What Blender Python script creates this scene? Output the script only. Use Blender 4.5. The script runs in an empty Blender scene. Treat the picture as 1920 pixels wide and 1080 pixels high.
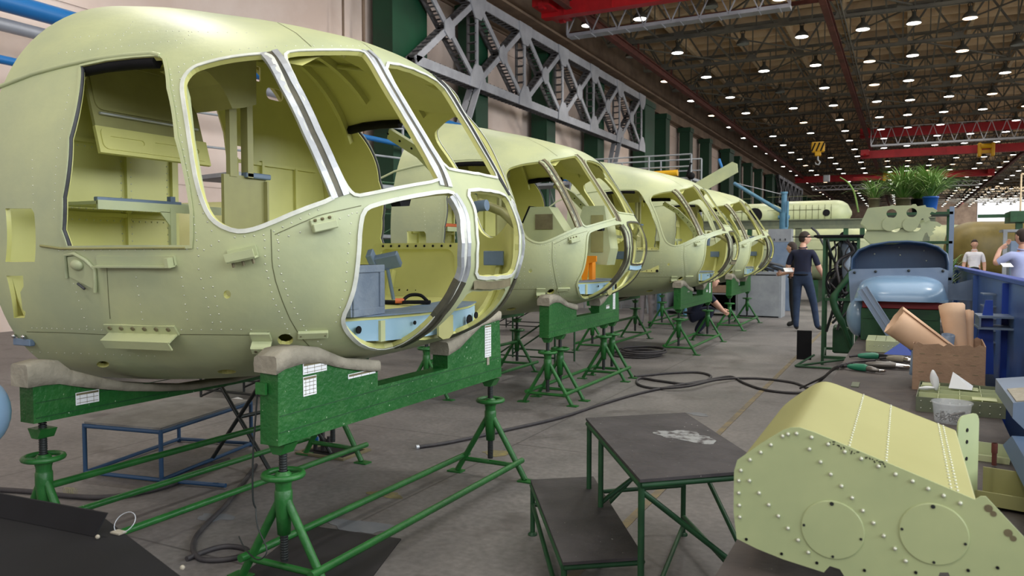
import bpy, bmesh, math, random
from mathutils import Vector, Matrix, Quaternion
from mathutils.geometry import delaunay_2d_cdt
random.seed(7)
R = math.radians
scn = bpy.context.scene
COL = scn.collection

# ---------------------------------------------------------------- camera
F_PX, CAM_H, VP_X, HOR_Y = 1450.0, 1.46, 1695.0, 472.0
yaw = math.atan((VP_X - 960) / math.hypot(F_PX, 540 - HOR_Y))
pit = math.atan((540 - HOR_Y) / F_PX)
cam_d = bpy.data.cameras.new('camera')
cam_d.sensor_width = 36.0
cam_d.lens = F_PX / 1920 * 36.0
cam_d.clip_start = 0.05
cam_d.clip_end = 600
cam = bpy.data.objects.new('camera', cam_d)
COL.objects.link(cam)
cam.location = (0, 0, CAM_H)
cam.rotation_euler = (math.pi / 2 - pit, 0, yaw)
scn.camera = cam
cam_d.dof.use_dof = True
cam_d.dof.focus_distance = 4.6
cam_d.dof.aperture_fstop = 5.6

# ---------------------------------------------------------------- view, world, lights
scn.view_settings.view_transform = 'Standard'
scn.view_settings.look = 'None'
scn.view_settings.exposure = 0.0
scn.view_settings.gamma = 1.0
scn.view_settings.use_curve_mapping = False
w = bpy.data.worlds.new('world'); scn.world = w; w.use_nodes = True
wb = w.node_tree.nodes['Background']
wb.inputs[0].default_value = (0.80, 0.90, 1.0, 1); wb.inputs[1].default_value = 0.12

def area_light(name, loc, rot, sx, sy, power, color):
    d = bpy.data.lights.new(name, 'AREA'); d.shape = 'RECTANGLE'; d.size = sx; d.size_y = sy
    d.energy = power; d.color = color
    o = bpy.data.objects.new(name, d); COL.objects.link(o); o.location = loc; o.rotation_euler = rot
    return o
# daylight through the tall window band of the right-hand wall (behind and right of the camera), plus added fill panels
area_light('window_daylight', (13, 5, 6.6), (0, R(70), 0), 6, 34, 4000, (0.90, 0.96, 1.0))
area_light('overhead_fill_near', (1.5, 6, 12.6), (0, R(6), 0), 8, 22, 1000, (0.93, 0.98, 1.0))  # added panel below the closed roof slab, brightens the hull tops
area_light('rear_fill', (-1, -16, 9.0), (R(68), 0, 0), 24, 6, 1200, (0.90, 0.96, 1.0))  # added fill before the solid back wall, brightens sides facing the camera
area_light('far_end_daylight', (18, 176, 7), (R(90), 0, 0), 18, 9, 6000, (0.95, 0.98, 1.0))
area_light('roof_underside_fill', (22, 70, 8.5), (0, R(106), 0), 5, 130, 5200, (1.0, 0.95, 0.88))  # added upward fill that brightens the underside of the roof
area_light('overhead_fill_far', (0, 70, 11.0), (0, 0, 0), 12, 90, 1500, (1.0, 0.97, 0.92))  # added downward panel under the closed slab, brightens the far hall

# ---------------------------------------------------------------- helpers
def link(o, parent=None):
    COL.objects.link(o)
    if parent is not None: o.parent = parent
    return o
def tag(o, label=None, cat=None, group=None, kind=None):
    if label: o['label'] = label
    if cat: o['category'] = cat
    if group: o['group'] = group
    if kind: o['kind'] = kind
    return o
def thing(name, loc=(0, 0, 0), rz=0, label=None, cat=None, group=None):
    o = bpy.data.objects.new(name, None); COL.objects.link(o)
    o.location = loc; o.rotation_euler = (0, 0, rz); o.empty_display_size = 0.1
    return tag(o, label, cat, group)
def copy_tree(o, parent=None):
    c = o.copy(); COL.objects.link(c)
    if parent is not None: c.parent = parent
    for k in list(o.children): copy_tree(k, c)
    return c

class MB:
    """collects shapes and links them as one mesh object"""
    def __init__(s): s.v = []; s.f = []; s.m = []; s.sm = []
    def add(s, vs, fs, mat=0, smooth=False, M=None):
        n = len(s.v)
        s.v += [tuple(M @ Vector(p)) if M is not None else tuple(p) for p in vs]
        s.f += [tuple(i + n for i in f) for f in fs]
        s.m += [mat] * len(fs); s.sm += [smooth] * len(fs)
    def box(s, c, d, mat=0, M=None, bev=0.0):
        x, y, z = c; a, b, e = d[0] / 2, d[1] / 2, d[2] / 2
        if bev > 0:
            g = min(bev, a * .45, b * .45, e * .45)
            vs = []
            for sx in (-1, 1):
                for sy in (-1, 1):
                    for sz in (-1, 1):
                        vs += [(x + sx * a, y + sy * (b - g), z + sz * (e - g)), (x + sx * (a - g), y + sy * b, z + sz * (e - g)), (x + sx * (a - g), y + sy * (b - g), z + sz * e)]
            bm = bmesh.new(); bv = [bm.verts.new(v) for v in vs]; r = bmesh.ops.convex_hull(bm, input=bv)
            bm.verts.index_update()
            s.add([v.co[:] for v in bm.verts], [[v.index for v in f.verts] for f in bm.faces], mat, False, M); bm.free(); return
        vs = [(x + i * a, y + j * b, z + k * e) for i in (-1, 1) for j in (-1, 1) for k in (-1, 1)]
        s.add(vs, [(0, 1, 3, 2), (4, 6, 7, 5), (0, 4, 5, 1), (2, 3, 7, 6), (0, 2, 6, 4), (1, 5, 7, 3)], mat, False, M)
    def beam(s, p0, p1, wd, ht, mat=0, up=(0, 0, 1)):
        p0 = Vector(p0); p1 = Vector(p1); d = (p1 - p0); L = d.length; d.normalize()
        u = Vector(up); sd = d.cross(u)
        if sd.length < 1e-4: sd = d.cross(Vector((1, 0, 0)))
        sd.normalize(); u = sd.cross(d)
        vs = []
        for q in (p0, p1):
            for i, j in ((-1, -1), (1, -1), (1, 1), (-1, 1)): vs.append(q + sd * (i * wd / 2) + u * (j * ht / 2))
        s.add(vs, [(0, 1, 2, 3), (7, 6, 5, 4), (0, 4, 5, 1), (1, 5, 6, 2), (2, 6, 7, 3), (3, 7, 4, 0)], mat)
    def tube(s, pts, r, seg=10, mat=0, cap=True, closed=False, smooth=True, M=None):
        pts = [Vector(p) for p in pts]; n = len(pts)
        rr = r if isinstance(r, (list, tuple)) else [r] * n
        vs = []; t0 = None; nrm = None
        for i, p in enumerate(pts):
            if closed: t = pts[(i + 1) % n] - pts[i - 1]
            else: t = pts[min(i + 1, n - 1)] - pts[max(i - 1, 0)]
            if t.length < 1e-9: t = Vector((0, 0, 1))
            t.normalize()
            if nrm is None:
                a = Vector((0, 0, 1)) if abs(t.z) < 0.9 else Vector((1, 0, 0))
                nrm = t.cross(a).normalized()
            else:
                nrm = (nrm - t * nrm.dot(t))
                nrm = nrm.normalized() if nrm.length > 1e-6 else t.orthogonal().normalized()
            bn = t.cross(nrm)
            for k in range(seg):
                a = 2 * math.pi * k / seg
                vs.append(p + (nrm * math.cos(a) + bn * math.sin(a)) * rr[i])
        fs = []
        for i in range(n if closed else n - 1):
            for k in range(seg):
                j = (i + 1) % n
                fs.append((i * seg + k, i * seg + (k + 1) % seg, j * seg + (k + 1) % seg, j * seg + k))
        s.add(vs, fs, mat, smooth, M)
        if cap and not closed:
            s.add(vs[:seg], [tuple(reversed(range(seg)))], mat, False, M); s.add(vs[-seg:], [tuple(range(seg))], mat, False, M)
    def cyl(s, p0, p1, r0, r1=None, seg=14, mat=0, smooth=True, M=None):
        s.tube([p0, p1], [r0, r0 if r1 is None else r1], seg, mat, True, False, smooth, M)
    def lathe(s, c, prof, seg=20, mat=0, M=None, smooth=True, cap=True):
        vs = []
        for (r, z) in prof:
            for k in range(seg):
                a = 2 * math.pi * k / seg; vs.append((c[0] + r * math.cos(a), c[1] + r * math.sin(a), c[2] + z))
        fs = [(i * seg + k, i * seg + (k + 1) % seg, (i + 1) * seg + (k + 1) % seg, (i + 1) * seg + k) for i in range(len(prof) - 1) for k in range(seg)]
        s.add(vs, fs, mat, smooth, M)
        if cap:
            if prof[0][0] > 1e-5: s.add(vs[:seg], [tuple(reversed(range(seg)))], mat, False, M)
            if prof[-1][0] > 1e-5: s.add(vs[-seg:], [tuple(range(seg))], mat, False, M)
    def prism(s, poly, lo, hi, axis='z', mat=0, M=None):
        """extrude a 2D outline; axis x: poly=(y,z); axis y: poly=(x,z); axis z: poly=(x,y)"""
        def P(p, h):
            return {'x': (h, p[0], p[1]), 'y': (p[0], h, p[1]), 'z': (p[0], p[1], h)}[axis]
        n = len(poly)
        vs = [P(p, lo) for p in poly] + [P(p, hi) for p in poly]
        tr = delaunay_2d_cdt([Vector(p) for p in poly], [], [list(range(n))], 1, 1e-7)
        mp = {}
        for i, o in enumerate(tr[3]):
            mp[i] = o[0] if o else 0
        fs = []
        for t in tr[2]:
            t = [mp[i] for i in t]
            fs.append(tuple(t)); fs.append(tuple(reversed([i + n for i in t])))
        for i in range(n): fs.append((i, (i + 1) % n, (i + 1) % n + n, i + n))
        s.add(vs, fs, mat, False, M)
    def plate(s, outer, holes, lo, hi, axis='z', mat=0, M=None):
        """flat plate with cut-outs"""
        loops = [outer] + holes; vs2 = []; fc = []
        for lp in loops:
            b = len(vs2); vs2 += [Vector(p) for p in lp]; fc.append(list(range(b, b + len(lp))))
        edges = [(l[i], l[(i + 1) % len(l)]) for l in fc for i in range(len(l))]
        tr = delaunay_2d_cdt(vs2, edges, [], 0, 1e-7)
        V = tr[0]
        def inside(p, lp):
            c = False; n = len(lp)
            for i in range(n):
                a, b = lp[i], lp[(i + 1) % n]
                if (a[1] > p[1]) != (b[1] > p[1]) and p[0] < (b[0] - a[0]) * (p[1] - a[1]) / (b[1] - a[1]) + a[0]: c = not c
            return c
        fs2 = []
        for t in tr[2]:
            cx = sum(V[i].x for i in t) / len(t); cy = sum(V[i].y for i in t) / len(t)
            if inside((cx, cy), outer) and not any(inside((cx, cy), h) for h in holes): fs2.append(t)
        def P(p, h):
            return {'x': (h, p[0], p[1]), 'y': (p[0], h, p[1]), 'z': (p[0], p[1], h)}[axis]
        n = len(V)
        vs = [P(p, lo) for p in V] + [P(p, hi) for p in V]
        fs = []
        for t in fs2: fs.append(tuple(t)); fs.append(tuple(reversed([i + n for i in t])))
        for lp in loops:
            b = len(vs); m = len(lp)
            vs += [P(p, lo) for p in lp] + [P(p, hi) for p in lp]
            fs += [(b + i, b + (i + 1) % m, b + (i + 1) % m + m, b + i + m) for i in range(m)]
        s.add(vs, fs, mat, False, M)
    def ball(s, c, r, seg=10, rings=6, mat=0, sc=(1, 1, 1), M=None):
        prof = []
        vs = [(c[0], c[1], c[2] - r * sc[2])]
        for i in range(1, rings):
            t = math.pi * i / rings
            for k in range(seg):
                a = 2 * math.pi * k / seg
                vs.append((c[0] + r * sc[0] * math.sin(t) * math.cos(a), c[1] + r * sc[1] * math.sin(t) * math.sin(a), c[2] - r * sc[2] * math.cos(t)))
        vs.append((c[0], c[1], c[2] + r * sc[2]))
        fs = [(0, 1 + (k + 1) % seg, 1 + k) for k in range(seg)]
        for i in range(rings - 2):
            for k in range(seg):
                a = 1 + i * seg; fs.append((a + k, a + (k + 1) % seg, a + seg + (k + 1) % seg, a + seg + k))
        l = len(vs) - 1; a = 1 + (rings - 2) * seg
        fs += [(l, a + k, a + (k + 1) % seg) for k in range(seg)]
        s.add(vs, fs, mat, True, M)
    def build(s, name, mats, parent=None, label=None, cat=None, group=None, kind=None, fixn=True):
        me = bpy.data.meshes.new(name)
        me.from_pydata(s.v, [], s.f)
        if not isinstance(mats, (list, tuple)): mats = [mats]
        for m in mats: me.materials.append(m)
        me.polygons.foreach_set('material_index', s.m); me.polygons.foreach_set('use_smooth', s.sm)
        if fixn:
            bm = bmesh.new(); bm.from_mesh(me); bmesh.ops.recalc_face_normals(bm, faces=bm.faces); bm.to_mesh(me); bm.free()
        me.update()
        o = bpy.data.objects.new(name, me); link(o, parent)
        return tag(o, label, cat, group, kind)

# ---------------------------------------------------------------- materials
MAT = {}
def mat(name, col, rough=0.6, metal=0.0, col2=None, scale=3.0, detail=4.0, bump=0.0, bscale=None, thr=(0.35, 0.65), spec=None, coat=0.0):
    m = bpy.data.materials.new(name); m.use_nodes = True; nt = m.node_tree; b = nt.nodes['Principled BSDF']
    b.inputs['Base Color'].default_value = (*col, 1); b.inputs['Roughness'].default_value = rough; b.inputs['Metallic'].default_value = metal
    if spec is not None: b.inputs['Specular IOR Level'].default_value = spec
    if coat: b.inputs['Coat Weight'].default_value = coat; b.inputs['Coat Roughness'].default_value = 0.25
    tc = nt.nodes.new('ShaderNodeTexCoord')
    if col2 is not None:
        n = nt.nodes.new('ShaderNodeTexNoise'); n.inputs['Scale'].default_value = scale; n.inputs['Detail'].default_value = detail
        n.inputs['Roughness'].default_value = 0.6
        nt.links.new(tc.outputs['Object'], n.inputs['Vector'])
        r = nt.nodes.new('ShaderNodeValToRGB'); r.color_ramp.elements[0].position = thr[0]; r.color_ramp.elements[1].position = thr[1]
        r.color_ramp.elements[0].color = (*col, 1); r.color_ramp.elements[1].color = (*col2, 1)
        nt.links.new(n.outputs['Fac'], r.inputs['Fac']); nt.links.new(r.outputs['Color'], b.inputs['Base Color'])
        rr = nt.nodes.new('ShaderNodeMapRange'); rr.inputs['To Min'].default_value = max(0.02, rough - .08); rr.inputs['To Max'].default_value = min(1, rough + .1)
        nt.links.new(n.outputs['Fac'], rr.inputs['Value']); nt.links.new(rr.outputs['Result'], b.inputs['Roughness'])
    if bump > 0:
        n2 = nt.nodes.new('ShaderNodeTexNoise'); n2.inputs['Scale'].default_value = bscale or scale * 6; n2.inputs['Detail'].default_value = 5
        nt.links.new(tc.outputs['Object'], n2.inputs['Vector'])
        bp = nt.nodes.new('ShaderNodeBump'); bp.inputs['Strength'].default_value = bump; bp.inputs['Distance'].default_value = 0.02
        nt.links.new(n2.outputs['Fac'], bp.inputs['Height']); nt.links.new(bp.outputs['Normal'], b.inputs['Normal'])
    MAT[name] = m
    return m
def emis(name, col, st):
    m = bpy.data.materials.new(name); m.use_nodes = True; b = m.node_tree.nodes['Principled BSDF']
    b.inputs['Base Color'].default_value = (*col, 1); b.inputs['Emission Color'].default_value = (*col, 1); b.inputs['Emission Strength'].default_value = st
    MAT[name] = m; return m
def sr(r, g, b):
    f = lambda c: (c / 255 / 12.92) if c / 255 <= 0.04045 else ((c / 255 + 0.055) / 1.055) ** 2.4
    return (f(r), f(g), f(b))

mat('primer', sr(168, 177, 143), 0.42, 0, sr(190, 196, 150), 1.6, 5, 0.05, 30)
mat('primer_in', sr(196, 196, 124), 0.40, 0, sr(212, 210, 136), 1.3, 4, 0.04, 30)
mat('primer_dull', sr(140, 138, 92), 0.5, 0, sr(162, 160, 106), 2.0)
mat('primer_yel', sr(154, 152, 98), 0.5, 0, sr(162, 160, 106), 2.2)
mat('primer_bench', sr(160, 172, 128), 0.42, 0, sr(174, 184, 136), 3.0)
mat('rivet', sr(205, 208, 190), 0.35, 0.5)
mat('seam', sr(92, 94, 62), 0.7)
mat('silver', sr(196, 200, 204), 0.38, 0.55, sr(176, 180, 186), 8)
mat('tape', sr(222, 224, 214), 0.6, 0, sr(200, 203, 192), 12)
mat('darkframe', sr(70, 70, 62), 0.45, 0.25, sr(98, 94, 78), 7)
mat('brownframe', sr(104, 96, 72), 0.5, 0.2, sr(124, 116, 88), 7)
mat('rubber', sr(48, 50, 54), 0.55, 0, sr(66, 68, 72), 9)
mat('blueprimer', sr(142, 178, 200), 0.45, 0, sr(160, 192, 212), 4)
mat('bluegrey', sr(96, 116, 140), 0.5, 0, sr(112, 130, 152), 5)
mat('cratepaint', sr(104, 118, 136), 0.6, 0, sr(122, 134, 148), 9, 6, .2)
mat('green', sr(26, 88, 36), 0.40, 0, sr(38, 106, 44), 6, 6, 0.25, 26)
mat('greenworn', sr(20, 88, 32), 0.45, 0, sr(48, 104, 48), 9, 8, 0.3, 40, thr=(.45, .8))
mat('greendark', sr(20, 62, 34), 0.5, 0, sr(32, 78, 44), 7)
mat('columngreen', sr(4, 54, 33), 0.5, 0, sr(7, 64, 40), 1.0)
mat('screw', sr(52, 56, 56), 0.45, 0.6)
mat('felt', sr(134, 128, 114), 0.95, 0, sr(160, 153, 138), 7, 8, 0.5, 18)
mat('concrete_wood', sr(74, 68, 64), 0.7, 0, sr(98, 94, 90), 6, 8, .2)
mat('platform', sr(46, 43, 46), 0.6, 0, sr(66, 62, 64), 5, 9, .25, 20)
mat('plywhite', sr(122, 122, 120), .7, 0, sr(98, 96, 94), 5, 6)
mat('black', sr(15, 15, 18), 0.75, 0, sr(22, 22, 25), 6, spec=.2)
mat('hose', sr(46, 44, 48), 0.6, 0, sr(62, 58, 60), 14)
mat('pink', sr(228, 210, 200), 0.85, 0, sr(214, 192, 180), 0.5, 5)
mat('wallband', sr(138, 118, 100), 0.9, 0, sr(112, 94, 80), 0.8, 6)
mat('truss_grey', sr(168, 170, 178), 0.5, 0.2, sr(146, 148, 156), 1.3, 5)
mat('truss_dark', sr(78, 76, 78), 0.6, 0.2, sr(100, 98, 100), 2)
mat('roofsteel', sr(96, 94, 88), 0.7, 0.1, sr(120, 116, 104), 1.2)
mat('rust', sr(112, 58, 48), 0.7, 0, sr(88, 48, 40), 1.5)
mat('crane_red', sr(190, 26, 34), 0.4, 0, sr(160, 20, 28), 1)
mat('crane_yellow', sr(226, 172, 22), 0.4)
mat('slab', sr(216, 190, 152), 0.9, 0, sr(170, 144, 112), 0.35, 6)
mat('rib', sr(236, 214, 178), 0.9, 0, sr(204, 180, 146), 0.8, 5)
mat('bluepipe', sr(32, 110, 176), 0.4)
mat('bluetrim', sr(66, 112, 140), 0.5, 0, sr(86, 134, 158), 5)
mat('benchblue', sr(62, 92, 156), 0.35, 0, sr(70, 104, 168), 3)
mat('benchblue2', sr(24, 62, 156), 0.4)
mat('steelblue', sr(104, 122, 146), 0.35, 0, sr(120, 136, 158), 4)
mat('cowlblue', sr(118, 148, 178), 0.22, 0, sr(128, 158, 186), 2, coat=0.5)
mat('cowldark', sr(52, 74, 104), 0.35, 0, sr(60, 84, 114), 3)
mat('redpaint', sr(132, 22, 26), 0.5)
mat('kraft', sr(206, 170, 140), 0.8, 0, sr(216, 182, 152), 5)
mat('cardboard', sr(150, 122, 100), 0.85, 0, sr(164, 134, 110), 9, 5, .2)
mat('benchtop', sr(76, 68, 64), 0.6, 0, sr(58, 52, 52), 4, 8, .2)
mat('white', sr(236, 236, 236), 0.7)
mat('paper', sr(226, 228, 232), 0.8)
mat('plastic', sr(190, 196, 204), 0.2)
mat('toolgreen', sr(40, 120, 92), 0.35)
mat('toolgrey', sr(120, 116, 112), 0.35, 0.7)
mat('chrome', sr(200, 200, 200), 0.15, 1.0)
mat('orange', sr(232, 140, 20), 0.5)
mat('orangetube', sr(206, 106, 66), 0.5)
mat('navy', sr(16, 20, 44), 0.85, 0, sr(22, 28, 54), 8)
mat('jeans', sr(28, 42, 66), 0.9, 0, sr(38, 54, 80), 9)
mat('skin', sr(206, 160, 138), 0.55)
mat('hair', sr(44, 30, 24), 0.7)
mat('shirtwhite', sr(228, 226, 232), 0.8, 0, sr(214, 212, 222), 6)
mat('shirtblue', sr(168, 176, 214), 0.8, 0, sr(150, 158, 200), 6)
mat('trousergrey', sr(138, 132, 134), 0.9, 0, sr(122, 116, 120), 6)
mat('trouserdark', sr(34, 34, 38), 0.9)
mat('shoe', sr(20, 20, 22), 0.5)
mat('leaf', sr(84, 130, 52), 0.5, 0, sr(138, 170, 88), 6)
mat('leafpale', sr(176, 196, 130), 0.5, 0, sr(96, 142, 64), 14)
mat('potblue', sr(32, 88, 170), 0.4)
mat('endwhite', sr(232, 232, 236), 0.8)
mat('cabinetgrey', sr(150, 154, 158), 0.55, 0, sr(130, 134, 140), 3)
mat('lampshell', sr(84, 84, 78), 0.55, 0.3)
mat('lightlattice', sr(214, 216, 222), .5)
mat('lampoff', sr(150, 156, 150), 0.3, 0.2)
emis('lampwhite', (1.0, 0.97, 0.90), 9.0)
emis('lampwarm', (1.0, 0.72, 0.48), 6.0)

def chips(name, col, scale, thr):
    m = MAT[name]; nt = m.node_tree; b = nt.nodes['Principled BSDF']; tc = [n for n in nt.nodes if n.type == 'TEX_COORD'][0]
    n = nt.nodes.new('ShaderNodeTexNoise'); n.inputs['Scale'].default_value = scale; n.inputs['Detail'].default_value = 3
    nt.links.new(tc.outputs['Object'], n.inputs['Vector'])
    r = nt.nodes.new('ShaderNodeValToRGB'); r.color_ramp.elements[0].position = thr; r.color_ramp.elements[0].color = (0, 0, 0, 1); r.color_ramp.elements[1].position = thr + .03; r.color_ramp.elements[1].color = (.8, .8, .8, 1)
    nt.links.new(n.outputs['Fac'], r.inputs['Fac'])
    mx = nt.nodes.new('ShaderNodeMixRGB'); mx.inputs[2].default_value = (*col, 1)
    src = b.inputs['Base Color'].links[0].from_socket
    nt.links.new(r.outputs[0], mx.inputs[0]); nt.links.new(src, mx.inputs[1]); nt.links.new(mx.outputs[0], b.inputs['Base Color'])
chips('greenworn', sr(170, 190, 160), 42, .70)
chips('platform', sr(186, 186, 180), 60, .72)
chips('benchtop', sr(150, 140, 130), 50, .73)
# ================================================================ THE HALL
ROW0, ROWD = 31.5, 6.12
WX = -14.0
ENDY = 196.0
# floor material: worn slab concrete with joints, stains and yellow lane lines
def floor_material():
    m = bpy.data.materials.new('floor_concrete'); m.use_nodes = True; nt = m.node_tree; b = nt.nodes['Principled BSDF']
    L = nt.links; N = nt.nodes.new
    tc = N('ShaderNodeTexCoord')
    n1 = N('ShaderNodeTexNoise'); n1.inputs['Scale'].default_value = 0.9; n1.inputs['Detail'].default_value = 9; n1.inputs['Roughness'].default_value = .65
    n2 = N('ShaderNodeTexNoise'); n2.inputs['Scale'].default_value = 26; n2.inputs['Detail'].default_value = 6
    n3 = N('ShaderNodeTexNoise'); n3.inputs['Scale'].default_value = 2.3; n3.inputs['Detail'].default_value = 7
    for n in (n1, n2, n3): L.new(tc.outputs['Object'], n.inputs['Vector'])
    r1 = N('ShaderNodeValToRGB'); e = r1.color_ramp.elements
    e[0].position = .3; e[0].color = (*sr(90, 87, 87), 1); e[1].position = .68; e[1].color = (*sr(128, 123, 121), 1)
    L.new(n1.outputs['Fac'], r1.inputs['Fac'])
    r2 = N('ShaderNodeValToRGB'); e = r2.color_ramp.elements
    e[0].position = .35; e[0].color = (.80, .80, .80, 1); e[1].position = .7; e[1].color = (1.10, 1.10, 1.10, 1)
    L.new(n2.outputs['Fac'], r2.inputs['Fac'])
    mx = N('ShaderNodeMixRGB'); mx.blend_type = 'MULTIPLY'; mx.inputs[0].default_value = 1
    L.new(r1.outputs[0], mx.inputs[1]); L.new(r2.outputs[0], mx.inputs[2])
    r3 = N('ShaderNodeValToRGB'); e = r3.color_ramp.elements
    e[0].position = .57; e[0].color = (0, 0, 0, 1); e[1].position = .70; e[1].color = (.55, .55, .55, 1)
    L.new(n3.outputs['Fac'], r3.inputs['Fac'])
    mx2 = N('ShaderNodeMixRGB'); mx2.inputs[2].default_value = (*sr(66, 60, 59), 1)
    L.new(r3.outputs[0], mx2.inputs[0]); L.new(mx.outputs[0], mx2.inputs[1])
    br = N('ShaderNodeTexBrick'); br.offset = 0; br.inputs['Scale'].default_value = 1.0
    br.inputs['Brick Width'].default_value = 2.6; br.inputs['Row Height'].default_value = 2.6; br.inputs['Mortar Size'].default_value = .008
    br.inputs['Color1'].default_value = br.inputs['Color2'].default_value = (0, 0, 0, 1); br.inputs['Mortar'].default_value = (.6, .6, .6, 1)
    L.new(tc.outputs['Object'], br.inputs['Vector'])
    mx3 = N('ShaderNodeMixRGB'); mx3.inputs[2].default_value = (*sr(60, 56, 56), 1)
    L.new(br.outputs['Color'], mx3.inputs[0]); L.new(mx2.outputs[0], mx3.inputs[1])
    L.new(mx3.outputs[0], b.inputs['Base Color'])
    rr = N('ShaderNodeMapRange'); rr.inputs['To Min'].default_value = .38; rr.inputs['To Max'].default_value = .7
    L.new(n1.outputs['Fac'], rr.inputs['Value']); L.new(rr.outputs[0], b.inputs['Roughness'])
    bp = N('ShaderNodeBump'); bp.inputs['Strength'].default_value = .15; bp.inputs['Distance'].default_value = .01
    L.new(n2.outputs['Fac'], bp.inputs['Height']); L.new(bp.outputs[0], b.inputs['Normal'])
    return m
FLOORM = floor_material()
b = MB(); b.box((9, ENDY / 2 - 12, -0.1), (60, ENDY + 34, 0.2)); b.build('floor', FLOORM, kind='structure')

# painted lane lines and paint stains, thin skins lying on the slab
mat('laneyellow', sr(126, 112, 80), .7, 0, sr(104, 96, 84), 7, 8, thr=(.4, .6))
b = MB(); b.box((-1.30, 12, .0015), (.05, 26, .003)); b.build('trim_1', MAT['laneyellow'], kind='structure')
mat('stain_blue', sr(104, 108, 114), .6, 0, sr(116, 118, 122), 9)
mat('stain_yel', sr(132, 122, 70), .8, 0, sr(100, 94, 78), 14)
def blot(x, y, r, m, seed, squash=.6, z=.002):
    rd = random.Random(seed); n = 28; ph = [rd.uniform(0, 6.28) for _ in range(4)]
    poly = []
    for k in range(n):
        a = 2 * math.pi * k / n
        q = r * (1 + .22 * math.sin(2 * a + ph[0]) + .14 * math.sin(3 * a + ph[1]) + .1 * math.sin(5 * a + ph[2]) + .06 * math.sin(9 * a + ph[3]))
        poly.append((x + q * math.cos(a), y + q * squash * math.sin(a)))
    return poly
k = 2
for (x, y, r, m, sd) in ((-2.55, 3.25, .16, 'stain_blue', 1), (-3.35, 3.0, .10, 'stain_blue', 2), (-2.75, 3.75, .10, 'stain_yel', 3), (-1.62, 6.9, .10, 'stain_blue', 5), (-2.6, 4.9, .12, 'stain_yel', 6)):
    b = MB(); b.prism(blot(x, y, r, m, sd), .0012, .0022); b.build('trim_%d' % k, MAT[m], kind='structure'); k += 1

# left wall with recessed panels
b = MB()
b.box((WX - .75, ENDY / 2, 5.1), (.3, ENDY + 30, 10.3))
for y in [20 + 6.12 * i + 3.06 for i in range(-3, 30)]:
    for dz in (9.5, 6.3, 3.0): b.box((WX - .59, y, dz), (.04, 5.6, .05))
b.build('wall_left', MAT['pink'], kind='structure')
b = MB(); b.box((WX - .75, ENDY / 2, 12.0), (.4, ENDY + 30, 3.6)); b.box((WX - .40, ENDY / 2, 10.62), (.5, ENDY + 30, .65)); b.box((WX + .02, ENDY / 2, 10.9), (.75, ENDY + 30, .10))
b.build('wall_left_upper', MAT['wallband'], kind='structure')
b = MB(); b.box((12, ENDY + .2, 7), (66, .4, 14)); b.build('wall_far', MAT['wallband'], kind='structure')
b = MB(); b.box((23.2, ENDY - .2, 6.4), (18.4, .3, 12.8)); b.build('door_1', MAT['endwhite'], kind='structure')
b = MB(); b.box((9, -18, 7), (60, .4, 14)); b.build('wall_back', MAT['pink'], kind='structure')
# green steel columns
def column(y, wd, label, grp, top=10.35):
    b = MB()
    dp = .7
    b.box((WX, y, top / 2), (dp, wd, top))
    b.box((WX + dp / 2 + .02, y, top / 2), (.04, wd + .06, top)); b.box((WX + dp / 2 + .03, y, .3), (.12, wd + .2, .6))
    b.box((WX, y, top - .15), (dp + .2, wd + .16, .3))
    b.build('steel_column', MAT['columngreen'], label=label, cat='column', group=grp)
for y, nth in zip((20.0, 45.0, 69.4, 93.8, 118, 142), ('first', 'second', 'third', 'fourth', 'fifth', 'sixth')):
    column(y, 1.9 if y > 21 else 1.8, '%s broad dark green steel column from the camera along the left wall' % nth, 'broad green columns along the left wall')
for i in range(-1, 29):
    y = 24.5 + 6.1 * i
    if min(abs(y - q) for q in (20.0, 45.0, 69.4, 93.8, 118, 142)) < 2.6: continue
    column(y, .85, 'narrow green steel column between the pale wall panels on the left', 'narrow green columns along the left wall', 10.2)

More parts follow.
